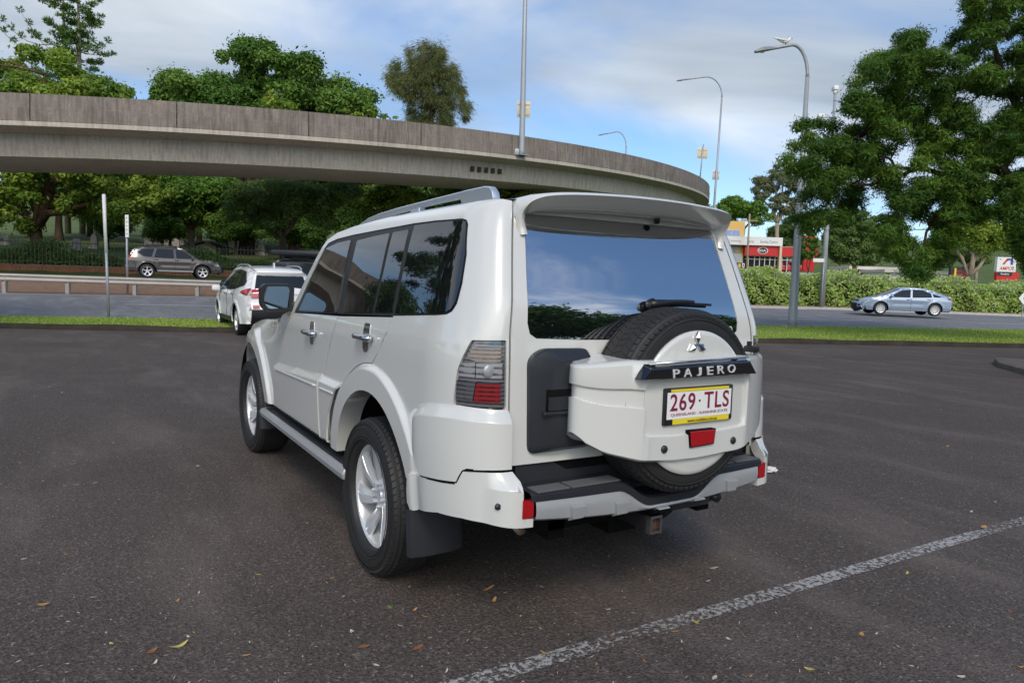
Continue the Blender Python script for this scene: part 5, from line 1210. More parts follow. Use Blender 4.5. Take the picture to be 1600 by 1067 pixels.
# guard rail
gr_ = empty('guard_rail', (0, 0, 0), label='weathered steel guard rail on posts along the far side of the left road', cat='guard rail')
RAILS = simple('weathered_rail', (.36, .33, .30), .55, .35, var=.2, nscale=2)
gd = lambda R: 28.7+.46*(R+20.7) if R > -26 else 28.7+.46*(-5.3)
_ra, _rb = (-20.7, at(0, 427.0, 28.7)[1]), (-13.4, at(340, 438.5, 32.0)[1])
railtop = lambda R: float(np.interp(R, [-44, _ra[0], _rb[0], -4], [_ra[1], _ra[1], _rb[1], _rb[1]]))
V = []; prof = [(.0, .0), (-.045, .035), (-.05, .075), (-.008, .115), (-.008, .195), (-.05, .235), (-.045, .275), (0, .31)]; rs = np.linspace(-44, -4, 61)
for r in rs:
    D = gd(r); ztop = railtop(r)
    for dd, z in prof: V.append(P(r, D+dd, ztop-.31+z))
n8 = len(prof); MB().add(V, [(i*n8+j, (i+1)*n8+j, (i+1)*n8+j+1, i*n8+j+1) for i in range(len(rs)-1) for j in range(n8-1)]).build('rail_beam', RAILS, gr_, auto=50)
for px in (-210, -90, 4, 103, 208, 306, 400):
    R_ = (px-800)/FPX*29; 
    for _ in range(6): R_ = (px-800)/FPX*gd(R_)*1.0
    D = gd(R_); q = P(R_, D+.09, 0); zt_ = railtop(R_)-.03
    MB().box((-.075, -.08, terr(R_, D)-.1), (.075, .08, zt_)).build('rail_post', RAILS, gr_, loc=(q[0], q[1], 0), rot=(0, 0, YAW))
# low brick wall with a spiked fence behind the upper road
BRK = new_mat('brick_wall'); 
def brickmat():
    mt, t, b = BRK; bt = t.nodes.new('ShaderNodeTexBrick'); c = t.nodes.new('ShaderNodeTexCoord'); t.links.new(c.outputs['Object'], bt.inputs['Vector']); bt.inputs['Scale'].default_value = 4
    bt.inputs['Color1'].default_value = (.34, .12, .05, 1); bt.inputs['Color2'].default_value = (.25, .085, .04, 1); bt.inputs['Mortar'].default_value = (.24, .19, .15, 1)
    t.links.new(mixn(t, ramp(t, noise(t, 1.4, 5), [(.4, (0, 0, 0)), (.7, (.5, .5, .5))]), bt.outputs[0], (.12, .07, .045)), b.inputs['Base Color']); b.inputs['Roughness'].default_value = .9; return mt
bwm = brickmat()
wd_ = lambda R: farD(R)+15.9
wall = empty('brick_wall', (0, 0, 0), label='low orange brick retaining wall behind the upper road', cat='wall')
V = []; rs = np.linspace(-60, 1, 50)
for r in rs:
    D = wd_(r); z = terr(r, farD(r)+15.2)-.1
    for dd, zz in ((0, 0), (0, .62), (.0, .62), (.24, .62), (.24, 0)): V.append(P(r, D+dd, z+zz))
MB().add(V, [(i*5+j, (i+1)*5+j, (i+1)*5+j+1, i*5+j+1) for i in range(len(rs)-1) for j in range(4)]).build('wall', bwm, wall)
V = []
for r in rs:
    D = wd_(r); z = terr(r, farD(r)+15.2)-.1
    for dd, zz in ((-.04, .622), (-.04, .70), (.28, .70), (.28, .622)): V.append(P(r, D+dd, z+zz))
MB().add(V, [(i*4+j, (i+1)*4+j, (i+1)*4+(j+1) % 4, i*4+(j+1) % 4) for i in range(len(rs)-1) for j in range(4)]).build('coping', concrete('wall_coping', (.22, .14, .10), (.28, .2, .14), (.1, .07, .05)), wall)
fence = empty('spiked_fence', (0, 0, 0), label='dark spiked metal fence standing on the low brick wall', cat='fence'); FM = simple('fence_paint', (.09, .085, .075), .6)
pk = MB()
for r in np.arange(-50, -1.0, .20):
    D = wd_(r)+.12; z = terr(r, farD(r)+15.2)+.58; p = P(r, D, 0); w_ = .016
    pk.add([(p[0]-w_, p[1]-w_, z), (p[0]+w_, p[1]-w_, z), (p[0]+w_, p[1]+w_, z), (p[0]-w_, p[1]+w_, z), (p[0]-w_, p[1]-w_, z+1.45), (p[0]+w_, p[1]-w_, z+1.45), (p[0]+w_, p[1]+w_, z+1.45), (p[0]-w_, p[1]+w_, z+1.45), (p[0], p[1], z+1.6)], [(0, 1, 5, 4), (1, 2, 6, 5), (2, 3, 7, 6), (3, 0, 4, 7), (4, 5, 8), (5, 6, 8), (6, 7, 8), (7, 4, 8)])
o = pk.build('pickets', FM, fence); o['kind'] = 'stuff'
for zz in (.80, 1.95):
    MB().tube([P(r, wd_(r)+.12, terr(r, farD(r)+15.2)+zz) for r in rs], .025, 4).build('fence_rail', FM, fence)
# ================================================================== trees
BARKM = {}
def barkmat(name, a, b_):
    mt, t, b = new_mat(name); f = noise(t, 3, 6, .7, sc=(1, 1, .25)); t.links.new(ramp(t, f, [(.35, a), (.65, b_)]), b.inputs['Base Color']); b.inputs['Roughness'].default_value = .95; b.inputs['Specular IOR Level'].default_value = .1
    bump(t, b, f, .8, .05); return mt
BK1 = barkmat('dark_bark', (.035, .026, .02), (.09, .068, .052)); BK2 = barkmat('pale_bark', (.20, .16, .12), (.36, .30, .24)); BK3 = barkmat('brown_bark', (.06, .04, .028), (.13, .085, .055))
LY = leafmat('yellow_green_leaf', (.060, .120, .014), (.135, .205, .026), (.27, .33, .05)); LG = leafmat('mid_green_leaf', (.045, .105, .014), (.085, .165, .022), (.16, .24, .04))
LD = leafmat('deep_green_leaf', (.026, .068, .012), (.055, .115, .018), (.105, .175, .032), .3); LB = leafmat('olive_needle', (.045, .070, .020), (.095, .118, .036), (.19, .165, .075), .3)
LDM = leafmat('camphor_leaf', (.030, .080, .012), (.075, .145, .022), (.16, .24, .045), .35); LN = leafmat('dark_spray', (.018, .052, .007), (.050, .110, .014), (.135, .215, .026), .36); LGUM = leafmat('gum_leaf', (.075, .095, .05), (.12, .14, .07), (.19, .20, .11), .3)
LJ = leafmat('feathery_leaf', (.05, .095, .02), (.085, .14, .035), (.13, .19, .06), .35); LH = leafmat('hedge_leaf', (.15, .25, .05), (.28, .40, .08), (.42, .50, .17), .42)
def rdir(n): return unit(RNG.normal(size=(n, 3)))
def blob_leaves(cs, n_each, L, Wd, droop=.15, inner=.45, flat=0.0):
    "cs: list of (R,D,z,rx,ry,rz). returns C,N,U in world axes, leaf sizes"
    C = []; Nn = []; U = []
    for (r, d, z, a, b, c_), n in zip(cs, n_each):
        v = rdir(n); v[:, 2] = np.where(RNG.random(n) < .3, np.abs(v[:, 2]), v[:, 2]); rad = (inner+(1-inner)*RNG.random(n)**.6); rad = (rad*np.where(RNG.random(n) < .3, 1+.32*np.abs(RNG.normal(0, 1, n)), 1))[:, None]
        q = v*rad*np.array([a, b, c_]); C.append(PV(r+q[:, 0], d+q[:, 1], z+q[:, 2]))
        vw = np.stack([v[:, 0]*RV[0]+v[:, 1]*HV[0], v[:, 0]*RV[1]+v[:, 1]*HV[1], v[:, 2]], 1)
        nn = unit(vw*.7+RNG.normal(0, .45, (n, 3))+np.array([0, 0, .45])); u = unit(np.cross(nn, rdir(n))+vw*.25*(1-flat)+np.array([0, 0, -droop])); u = unit(u-nn*(u*nn).sum(1, keepdims=True))
        Nn.append(nn); U.append(u)
    C = np.concatenate(C); n = len(C); k = .65+.7*RNG.random(n)
    return C, np.concatenate(Nn), np.concatenate(U), L*k, Wd*k
def subclumps(env, K, frac=(.22, .40)):
    out = []
    vol = np.array([max(.01, a*b+b*c_+a*c_) for (_, _, _, a, b, c_) in env]); p = vol/vol.sum()
    for i, (r, d, z, a, b, c_) in enumerate(env):
        for _ in range(max(2, int(K*p[i]+.5))):
            v = rdir(1)[0]; q = .55+.45*RNG.random(); f = RNG.uniform(*frac); m_ = (a*b*c_)**(1/3)
            out.append((r+v[0]*a*q*(1-f*.5), d+v[1]*b*q*(1-f*.5), z+v[2]*c_*q*(1-f*.5), m_*f*RNG.uniform(.9, 1.5), m_*f*RNG.uniform(.9, 1.4), m_*f*RNG.uniform(.6, .95)))
    return out
def limb(mb, a, b, r0, r1, n=6, wob=.12):
    a, b = Vector(a), Vector(b); L = (b-a).length; pts = []; rr = []
    for i in range(n+1):
        t = i/n; p = a.lerp(b, t)
        if 0 < i < n: p += Vector(RNG.normal(0, 1, 3))*L*wob*.3+Vector((0, 0, L*.08*math.sin(math.pi*t)))
        pts.append(p); rr.append(r0+(r1-r0)*t)
    mb.tube(pts, rr, 7); return pts
def make_tree(name, label, R0, D0, z0, env, K, nleaf, L, Wd, lm, bm_, tr=.35, fork=.35, group=None, droop=.15, frac=(.22, .40), limbs=14, inner=.45, cat='tree', clumps=None):
    "env in place frame absolute; object origin at base"
    base = Vector(P(R0, D0, z0)); root = empty(name, base, label=label, cat=cat, group=group)
    nleaf = int(nleaf*2.1); L *= .66; Wd *= .72
    sc_ = clumps if clumps is not None else subclumps(env, int(K*1.5), frac); w_ = np.array([max(.02, a*b+b*c_) for *_, a, b, c_ in sc_]); ne = np.maximum(6, (nleaf*w_/w_.sum()).astype(int))
    C, Nn, U, l, wd = blob_leaves(sc_, ne, L, Wd, droop, inner); 
    tone = np.repeat(RNG.random(len(sc_))*.55, ne)+RNG.random(ne.sum())*.45
    leafmesh('crown', C-np.array(base), Nn, U, l, wd, [lm], root, None, .25, tone)
    mb = MB(); top = Vector(P(np.mean([e[0] for e in env[:3]]), np.mean([e[1] for e in env[:3]]), max(e[2] for e in env)))
    fk = base.lerp(top, fork); fk.x = base.x*.7+fk.x*.3; fk.y = base.y*.7+fk.y*.3
    pts = [base+Vector((0, 0, -.3)), base+Vector((0, 0, .25)), base.lerp(fk, .5)+Vector((.1, -.1, 0))*tr, fk]; mb.tube([p-base for p in pts], [tr*1.5, tr*1.1, tr*.85, tr*.72], 10)
    idx = RNG.permutation(len(sc_))[:limbs]
    big = [Vector(P(e[0], e[1], e[2])) for e in env]
    hubs = []
    for e in big[:6]:
        pp = limb(mb, fk-base, e-base, tr*.6, tr*.22, 6); hubs += pp[2:]
    hubs = hubs or [fk-base]
    for i in idx:
        c_ = Vector(P(*sc_[i][:3]))-base; h = min(hubs, key=lambda q: (q-c_).length); limb(mb, h, c_, tr*.20, tr*.05, 4)
    mb.build('trunk', bm_, root, True); return root
def E(px, py, D, rx, ry, dd=None):
    r, z = at(px, py, D); a = rx*D/FPX; c_ = ry*D/FPX; return (r, D, z, a, dd if dd else (a+c_)/2, c_)
def polyclumps(poly, K, D, dD, rpx, holes=(), edge=0.6):
    "clumps spread through a surveyed crown outline"
    lo = np.min(poly, 0); hi = np.max(poly, 0); out = []
    while len(out) < K:
        p = RNG.uniform(lo, hi); 
        if not pip(p[None], poly)[0]: continue
        if any(math.hypot(p[0]-h[0], p[1]-h[1]) < h[2] for h in holes): continue
        d = D+RNG.uniform(-1, 1)*dD; k = RNG.uniform(*rpx)*d/FPX; r, z = at(p[0], p[1], d); out.append((r, d, z, k*RNG.uniform(.8, 1.2), k*RNG.uniform(.8, 1.2), k*RNG.uniform(.55, .9)))
    return out
def gz(R, D): return terr(R, D)
# -- left, close behind the upper road ------------------------------------------------------
D = 50; r0 = at(55, 405, D)[0]
make_tree('spreading_tree', 'broad yellow green tree with a thick dark trunk behind the fence at far left', r0, D, gz(r0, D), [E(70, 118, D, 100, 40), E(150, 160, D, 50, 30), E(100, 300, D, 100, 30), E(20, 310, D, 80, 40), E(190, 310, D-2, 40, 26)], 0, 46000, .24, .10, LY, BK3, .5, .16, limbs=34, clumps=polyclumps([(-150, 90), (0, 82), (28, 79), (58, 76), (80, 73), (100, 86), (112, 106), (132, 100), (150, 120), (166, 131), (186, 136), (201, 152), (207, 172), (200, 230), (-150, 240)], 90, D, 4, (14, 26), [(40, 118, 9), (12, 110, 7)])+polyclumps([(-120, 240), (230, 240), (300, 290), (270, 330), (215, 335), (190, 350), (120, 335), (60, 350), (0, 372), (-120, 380)], 90, D-1, 4, (12, 24)))
D = 66; r0 = at(385, 398, D)[0]
CPOLY = [(250, 160), (247, 132), (260, 114), (274, 120), (282, 94), (300, 92), (322, 108), (334, 90), (352, 87), (370, 77), (381, 64), (400, 61), (419, 69), (432, 74), (433, 92), (468, 92), (482, 97), (500, 112), (518, 127), (535, 124), (550, 142), (568, 150), (582, 167), (586, 200), (560, 240), (300, 230)]
make_tree('camphor_tree', 'large dense dark green tree rising above the middle of the overpass', r0, D, gz(r0, D), [E(400, 140, D, 105, 60), E(300, 140, D, 46, 40), E(510, 155, D, 66, 36), E(400, 210, D, 150, 60)], 0, 52000, .26, .12, LDM, BK1, .7, .30, limbs=24, clumps=polyclumps(CPOLY, 150, D, 4.5, (12, 25)))
D = 60; r0 = at(455, 400, D)[0]
make_tree('lime_tree', 'small lime green tree just showing above the parapet before the big dark tree', r0, D, gz(r0, D), [E(440, 165, D, 34, 24), E(420, 150, D, 16, 16), E(440, 220, D, 60, 50)], 26, 9000, .22, .09, LY, BK3, .25, .4)
r0 = at(585, 400, 58)[0]
make_tree('lime_tree', 'low yellow green treetop peeking over the parapet left of the domed pine', r0, 58, gz(r0, 58), [E(570, 182, 58, 22, 14), E(610, 186, 58, 16, 14), E(540, 178, 58, 14, 12), E(580, 240, 58, 60, 40)], 26, 8000, .22, .09, LY, BK3, .25, .4)
D = 47; r0 = at(442, 398, D)[0]
make_tree('jacaranda', 'feathery pale green tree under the overpass above the white compact suv', r0, D, gz(r0, D), [E(440, 305, D, 88, 26), E(385, 330, D, 48, 26), E(485, 325, D, 60, 28), E(420, 350, D, 40, 16), E(520, 300, D, 50, 24)], 60, 24000, .15, .045, LJ, BK1, .28, .45, droop=.5, limbs=18)
D = 52; r0 = at(300, 395, D)[0]
make_tree('round_tree', 'mid green tree under the overpass beyond the brown grey suv', r0, D, gz(r0, D), [E(290, 305, D, 70, 32), E(330, 330, D, 40, 30), E(255, 320, D, 44, 28), E(345, 295, D, 40, 28)], 50, 20000, .20, .09, LG, BK1, .25, .45, limbs=14)
D = 50; r0 = at(600, 390, D)[0]
make_tree('round_tree', 'bright green bush tree under the overpass behind the wagon roof rails', r0, D, gz(r0, D), [E(600, 312, D, 50, 24), E(650, 300, D, 50, 22), E(565, 325, D, 30, 24), E(700, 305, D, 46, 18), E(760, 315, D, 50, 22), E(820, 330, D, 60, 30)], 46, 18000, .20, .09, LY, BK1, .28, .45)
# dark wood behind them
D = 78; protoD = None
def forest(lst, mesh_from=None, label='dark tree of the wood behind the overpass', group='trees of the dark wood', sc0=1.0):
    pr = mesh_from
    for (r, d, s, rz) in lst:
        if pr is None: continue
        o = copy_tree(pr); o.location = P(r, d, gz(r, d)); o.scale = (s, s, s*RNG.uniform(.9, 1.1)); o.rotation_euler = (0, 0, rz); o['label'] = label; o['group'] = group
r0 = at(360, 395, 76)[0]
tD = make_tree('wood_tree', 'dark tree of the wood behind the overpass', r0, 76, gz(r0, 76), [(r0, 76, gz(r0, 76)+7, 5.5, 5.5, 4.0), (r0+2.5, 75, gz(r0, 76)+4.4, 3.8, 3.8, 2.6), (r0-2.8, 75.5, gz(r0, 76)+4.8, 3.8, 3.8, 2.6), (r0, 76, gz(r0, 76)+10, 3.5, 3.5, 2.4)], 70, 16000, .30, .14, LD, BK1, .38, .3, group='trees of the dark wood')
forest([(r, d, s, rz) for r, d, s, rz in ((-62, 70, 1.05, 1), (-54, 66, .9, 2), (-46, 72, 1.0, 3), (-38, 76, .85, 4), (-31, 70, .8, .4), (-21, 70, .9, 1.4), (-16, 76, .95, 2.2), (-10.5, 70, .85, 3.1), (-5, 76, .9, 4.4), (1, 72, .8, 5.1), (7, 78, .85, 2.6), (13, 80, .8, 1.1), (-27, 88, 1.1, 1.6), (-42, 92, 1.1, 2.9), (-14, 95, 1.1, .7), (-50, 84, .9, 5.2), (-34, 84, .8, .9), (-20, 83, .75, 3.9), (-8, 84, .8, 1.9), (3, 86, .85, 4.9), (10, 92, .9, .3))], tD)
forest([(r, d, s, rz) for r, d, s, rz in ((-47, 60, .50, 1), (-36, 63, .42, 2), (-29.5, 61, .40, 3), (-25, 64, .45, 4), (-18.5, 60, .46, .4), (-13.5, 63, .45, 1.4), (-9, 60, .5, 2.2))], tD, 'low dark bushy tree on the slope beyond the spiked fence', 'low bushy trees beyond the fence')
# domed pine
D = 84; px, py = 668, 138; r0 = at(px, 400, D)[0]; z0 = gz(r0, D); zt_ = at(px, 70, D)[1]; zb_ = at(px, 205, D)[1]
rt = empty('domed_pine', P(r0, D, z0), label='tall dome topped bunya pine standing alone above the overpass', cat='tree'); base = np.array(P(r0, D, z0))
mb = MB(); mb.tube([(0, 0, -.3), (0, 0, (zt_-z0)*.5), (.2, 0, zt_-z0-.6)], [.55, .38, .07], 10); C = []; Nn = []; U = []
BPOLY = [(652, 73), (668, 69), (688, 73), (700, 88), (709, 108), (714, 124), (724, 146), (732, 170), (736, 184), (722, 190), (708, 182), (704, 205), (640, 215), (632, 190), (640, 165), (626, 152), (612, 140), (603, 128), (612, 108), (622, 94), (636, 82)]
base = np.array(P(r0, D, z0))
for (r, d, z, a, b_, c_) in polyclumps(BPOLY, 210, D, 4.0, (5, 10), [(630, 160, 9), (652, 178, 6)]):
    q = np.array(P(r, d, z))-base; ax = np.array([0, 0, min(q[2]+.8, zt_-z0-.5)]); dv = q-ax; ln = np.linalg.norm(dv)+1e-6
    mb.tube([Vector(ax), Vector(ax+dv*.5+np.array([0, 0, .12*ln])), Vector(q)], [.05, .04, .015], 4)
    m_ = 330; v = rdir(m_); pos = q+v*np.array([a, a, c_*1.7])*1.25*(RNG.random((m_, 1))**.6)*np.where(RNG.random((m_, 1)) < .3, 1.5, 1); u = unit(dv/ln*.55+v*.6+np.array([0, 0, -.55])); C.append(pos); U.append(u); Nn.append(unit(np.cross(u, rdir(m_))))
C = np.concatenate(C); leafmesh('crown', C, np.concatenate(Nn), np.concatenate(U), .24*(.6+.8*RNG.random(len(C))), .022, [LB], rt); mb.build('trunk', BK3, rt, True)
# sparse hoop pine, two stems
D = 88; r0 = at(105, 390, D)[0]; z0 = gz(r0, D); rt = empty('hoop_pine', P(r0, D, z0), label='sparse tufted hoop pine with twin stems standing at the upper left', cat='tree'); mb = MB(); C = []; U = []; Nn = []
tr_ = Vector((*(RV), 0))
for (px0, sgn, top) in ((98, -1, -40), (121, 1, -60)):
    rr_, zt_ = at(px0, top, D); bx = tr_*(rr_-r0); mb.tube([bx+Vector((0, 0, -.3)), bx*1.0+Vector((0, 0, (zt_-z0)*.6)), bx+tr_*.0+Vector((0, 0, zt_-z0))], [.36, .25, .05], 8)
    zl = at(px0, 130, D)[1]
    for k_ in range(34):
        zz = RNG.uniform(zl, zt_-1.0); ln = RNG.uniform(1.4, 4.6)*(.6+.4*(zt_-zz)/(zt_-zl)); a = RNG.uniform(0, 2*math.pi); dv = np.array([math.cos(a), math.sin(a), 0]); p0 = np.array(bx)+np.array([0, 0, zz-z0])
        pts = [p0+dv*ln*s_+np.array([0, 0, ln*(-.20*s_+.30*s_**2.4)]) for s_ in np.linspace(0, 1, 6)]; mb.tube([Vector(p) for p in pts], [.05, .04, .035, .03, .02, .012], 4)
        for s_ in (.55, .78, 1.0):
            c_ = p0+dv*ln*s_+np.array([RNG.normal(0, .25), RNG.normal(0, .25), ln*(-.20*s_+.30*s_**2.4)+.1]); m_ = 70; v = rdir(m_); C.append(c_+v*np.array([.55, .55, .32])*RNG.random((m_, 1))**.4); u = unit(v+np.array([0, 0, .5])); U.append(u); Nn.append(unit(np.cross(u, rdir(m_))))
for (tx, ty, sx_, sy_) in ((2, 40, 60, 78), (40, 22, 100, 90), (176, 70, 122, 78), (12, 36, 80, 70)):   # long bare lower boughs
    a = np.array(P(*[at(sx_, sy_, D)[0], D], at(sx_, sy_, D)[1]))-np.array(P(r0, D, z0)); b = np.array(P(at(tx, ty, D)[0], D-1, at(tx, ty, D)[1]))-np.array(P(r0, D, z0)); md = (a+b)/2-np.array([0, 0, 1.0])
    mb.tube([Vector(a), Vector((a+md)/2-np.array([0, 0, .25])), Vector(md), Vector((md+b)/2-np.array([0, 0, .2])), Vector(b)], [.07, .06, .05, .04, .02], 5)
    for q in (.6, .8, 1.0):
        c_ = md*(1-q)*2+b*(2*q-1) if q > .5 else a; m_ = 60; v = rdir(m_); C.append(c_+np.array([0, 0, .15])+v*.45*RNG.random((m_, 1))**.4); u = unit(v+np.array([0, 0, .4])); U.append(u); Nn.append(unit(np.cross(u, rdir(m_))))
C = np.concatenate(C); leafmesh('crown', C, np.concatenate(Nn), np.concatenate(U), .20, .055, [LD], rt); mb.build('trunk', BK2, rt, True)
# -- big overhanging tree at right -------------------------------------------------------------
D = 21.5; r0 = at(1690, 600, 22.5)[0]; DR = 22.5
env = [E(1490, 190, D, 70, 46), E(1400, 105, D, 44, 34), E(1440, 75, D, 26, 22), E(1385, 150, D, 40, 26), E(1560, 55, D, 62, 52), E(1545, 130, D+1, 50, 26), E(1600, 120, D, 40, 40), E(1440, 235, D, 62, 34), E(1345, 225, D, 34, 32), E(1325, 190, D, 18, 20), E(1270, 215, D-.5, 34, 26), E(1255, 250, D-.5, 30, 26), E(1290, 285, D-.5, 48, 30), E(1280, 335, D-.5, 34, 26), E(1500, 250, D, 60, 34), E(1570, 215, D, 50, 34), E(1420, 340, D, 46, 36), E(1490, 310, D, 56, 40), E(1440, 390, D-.5, 34, 30), E(1442, 425, D-.5, 14, 12), E(1590, 330, D-1, 26, 46), E(1610, 400, D-1, 24, 40), E(1380, 265, D+.5, 26, 16), E(1370, 345, D+.5, 18, 18), E(1640, 60, D, 70, 80), E(1700, 160, D, 90, 90), E(1680, 280, D, 70, 60), E(1540, 380, D, 30, 20), E(1540, 20, D, 40, 30)]
env = [(r, d, z, a*1.2, b*1.1, c_*1.2) for r, d, z, a, b, c_ in env]+[E(1470, 130, D+.5, 46, 34), E(1345, 150, D, 22, 16), E(1315, 255, D, 38, 28), E(1455, 290, D, 50, 34), E(1530, 330, D, 46, 40), E(1400, 385, D-.3, 26, 26), E(1580, 290, D, 40, 40), E(1460, 350, D, 50, 40), E(1390, 205, D, 40, 28)]
base = Vector(P(r0, DR, .12)); rt = empty('overhanging_tree', base, label='big dark feathery tree overhanging from the right edge with crooked boughs', cat='tree')
OPOLY = [(1503, -30), (1513, 37), (1497, 52), (1472, 68), (1450, 42), (1431, 47), (1398, 64), (1381, 84), (1357, 101), (1344, 126), (1324, 154), (1332, 168), (1324, 190), (1303, 198), (1264, 188), (1241, 202), (1246, 220), (1226, 238), (1222, 264), (1228, 282), (1256, 282), (1259, 297), (1248, 315), (1238, 342), (1252, 360), (1282, 364), (1305, 364), (1322, 330), (1336, 318), (1352, 292), (1377, 292), (1366, 318), (1362, 332), (1381, 340), (1367, 362), (1368, 388), (1398, 412), (1431, 430), (1446, 436), (1482, 392), (1489, 365), (1530, 355), (1546, 318), (1563, 342), (1579, 332), (1592, 340), (1590, 400), (1600, 425), (1720, 430), (1760, 200), (1720, -40)]
sc_ = polyclumps(OPOLY, 640, 21.4, 1.7, (11, 24), [(1545, 165, 27), (1390, 255, 18), (1414, 272, 20), (1362, 298, 20), (1585, 150, 15), (1588, 12, 12), (1520, 112, 12), (1462, 62, 10), (1330, 240, 9), (1292, 240, 8)]); w_ = np.array([a*b+b*c_ for *_, a, b, c_ in sc_]); ne = np.maximum(40, (430000*w_/w_.sum()).astype(int))
C, Nn, U, l, wd = blob_leaves(sc_, ne, .074, .0135, .30, .08); tone = np.repeat(RNG.random(len(sc_))*.5, ne)+RNG.random(ne.sum())*.5
leafmesh('crown', C-np.array(base), Nn, U, l, wd, [LN], rt, None, .1, tone)
mb = MB(); 
def pv(px, py, d): r, z = at(px, py, d); return Vector(P(r, d, z))-base
tk = [Vector((0, 0, -.3)), Vector((0, 0, .4)), pv(1685, 450, 22.4), pv(1660, 340, 22.2), pv(1640, 280, 22)]; mb.tube(tk, [.55, .42, .36, .32, .26], 12)
bough = [([pv(1650, 320, 22), pv(1600, 300, 21.8), pv(1575, 270, 21.6), pv(1530, 262, 21.5), pv(1480, 275, 21.4)], .20, .07), ([pv(1600, 300, 21.8), pv(1590, 290, 21.4), pv(1560, 255, 21.3), pv(1520, 215, 21.2), pv(1480, 180, 21.2)], .15, .04),
  ([pv(1480, 275, 21.4), pv(1440, 262, 21.3), pv(1415, 270, 21.2), pv(1400, 282, 21.2), pv(1378, 286, 21.2), pv(1350, 290, 21.1), pv(1300, 285, 21)], .075, .03), ([pv(1430, 264, 21.3), pv(1398, 262, 21.2), pv(1392, 248, 21.2), pv(1380, 246, 21.2), pv(1384, 262, 21.1), pv(1368, 276, 21)], .05, .02),
  ([pv(1378, 286, 21.2), pv(1362, 270, 21.2), pv(1350, 240, 21.2), pv(1345, 215, 21.2)], .03, .012), ([pv(1640, 280, 22), pv(1610, 200, 22), pv(1570, 130, 21.8), pv(1550, 60, 21.6)], .2, .05), ([pv(1575, 140, 21.8), pv(1530, 150, 21.7), pv(1490, 120, 21.6), pv(1430, 110, 21.5), pv(1405, 85, 21.5)], .09, .02), ([pv(1530, 262, 21.5), pv(1500, 310, 21.4), pv(1450, 350, 21.2), pv(1440, 400, 21)], .08, .02), ([pv(1640, 280, 22), pv(1680, 200, 22), pv(1690, 100, 22)], .2, .05), ([pv(1600, 300, 21.6), pv(1600, 350, 21), pv(1608, 400, 20.6)], .05, .02)]
for pts, a, b in bough: mb.tube(chaikin([tuple(p) for p in pts], 1, False), list(np.linspace(a, b, len(chaikin([tuple(p) for p in pts], 1, False)))), 8)
hubs = [Vector(p) for pts, *_ in bough for p in pts]
for i in RNG.permutation(len(sc_))[:150]:
    c_ = Vector(P(*sc_[i][:3]))-base; h = min(hubs, key=lambda q: (q-c_).length)
    if (h-c_).length < 2.4: limb(mb, h, c_, .022, .006, 4, .2)
mb.build('trunk', BK1, rt, True); rt_over = rt
# -- right background --------------------------------------------------------------------------
D = 128; r0 = at(1213, 400, D)[0]
make_tree('gum_tree', 'tall pale gum tree with thin foliage behind the dealership', r0, D, gz(r0, D), [E(1208, 282, D, 30, 24), E(1230, 275, D, 24, 20), E(1190, 300, D, 26, 16), E(1222, 320, D, 34, 14), E(1240, 310, D, 26, 30)], 60, 12000, .32, .10, LGUM, BK2, .45, .55, droop=.5, frac=(.18, .3))
D = 120; r0 = at(1150, 400, D)[0]
make_tree('round_tree', 'dull green tree behind the yellow building just right of the spoiler', r0, D, gz(r0, D), [E(1150, 325, D, 36, 18), E(1125, 330, D, 26, 16), E(1180, 335, D, 26, 22), E(1100, 335, D, 24, 20)], 40, 10000, .34, .14, LG, BK1, .4, .4)
D = 70; r0 = at(1262, 424, D)[0]
make_tree('slender_tree', 'slender dark shrubby tree half covering the tall red pylon sign', r0, D, gz(r0, D), [E(1260, 392, D, 13, 22), E(1270, 372, D, 12, 14)], 26, 2600, .20, .06, LDM, BK1, .08, .4, frac=(.2, .32), limbs=8)
D = 72; r0 = at(1335, 420, D)[0]
tR = make_tree('light_tree', 'light green tree beyond the hedge behind the camera mast', r0, D, gz(r0, D), [E(1335, 352, D, 36, 26), E(1310, 375, D, 30, 24), E(1365, 372, D, 34, 28), E(1340, 395, D, 44, 20)], 60, 15000, .22, .09, LJ, BK2, .28, .4, droop=.4)
D = 80; r0 = at(1512, 425, D)[0]
make_tree('light_tree', 'light green tree with a bare pale trunk beside the black oval sign', r0, D, gz(r0, D), [E(1515, 350, D, 46, 30), E(1560, 355, D, 40, 30), E(1480, 365, D, 34, 28), E(1540, 375, D, 50, 22), E(1600, 360, D, 40, 40)], 70, 17000, .22, .09, LY, BK2, .36, .3)
forest([(r, d, s, rz) for r, d, s, rz in ((44, 150, 1.5, 1), (56, 145, 1.4, 2), (66, 140, 1.3, 3), (54, 110, .95, 4), (62, 104, .9, 5), (70, 108, 1.0, .5), (80, 110, 1.1, 1.9), (88, 118, 1.2, 2.4), (35, 165, 1.6, 3.3), (24, 170, 1.5, .2), (48, 118, .75, 2.2), (98, 120, 1.3, 1.2), (76, 150, 1.6, 2.1))], tR, 'leafy tree on the rise behind the low buildings at right', 'trees on the rise at right')
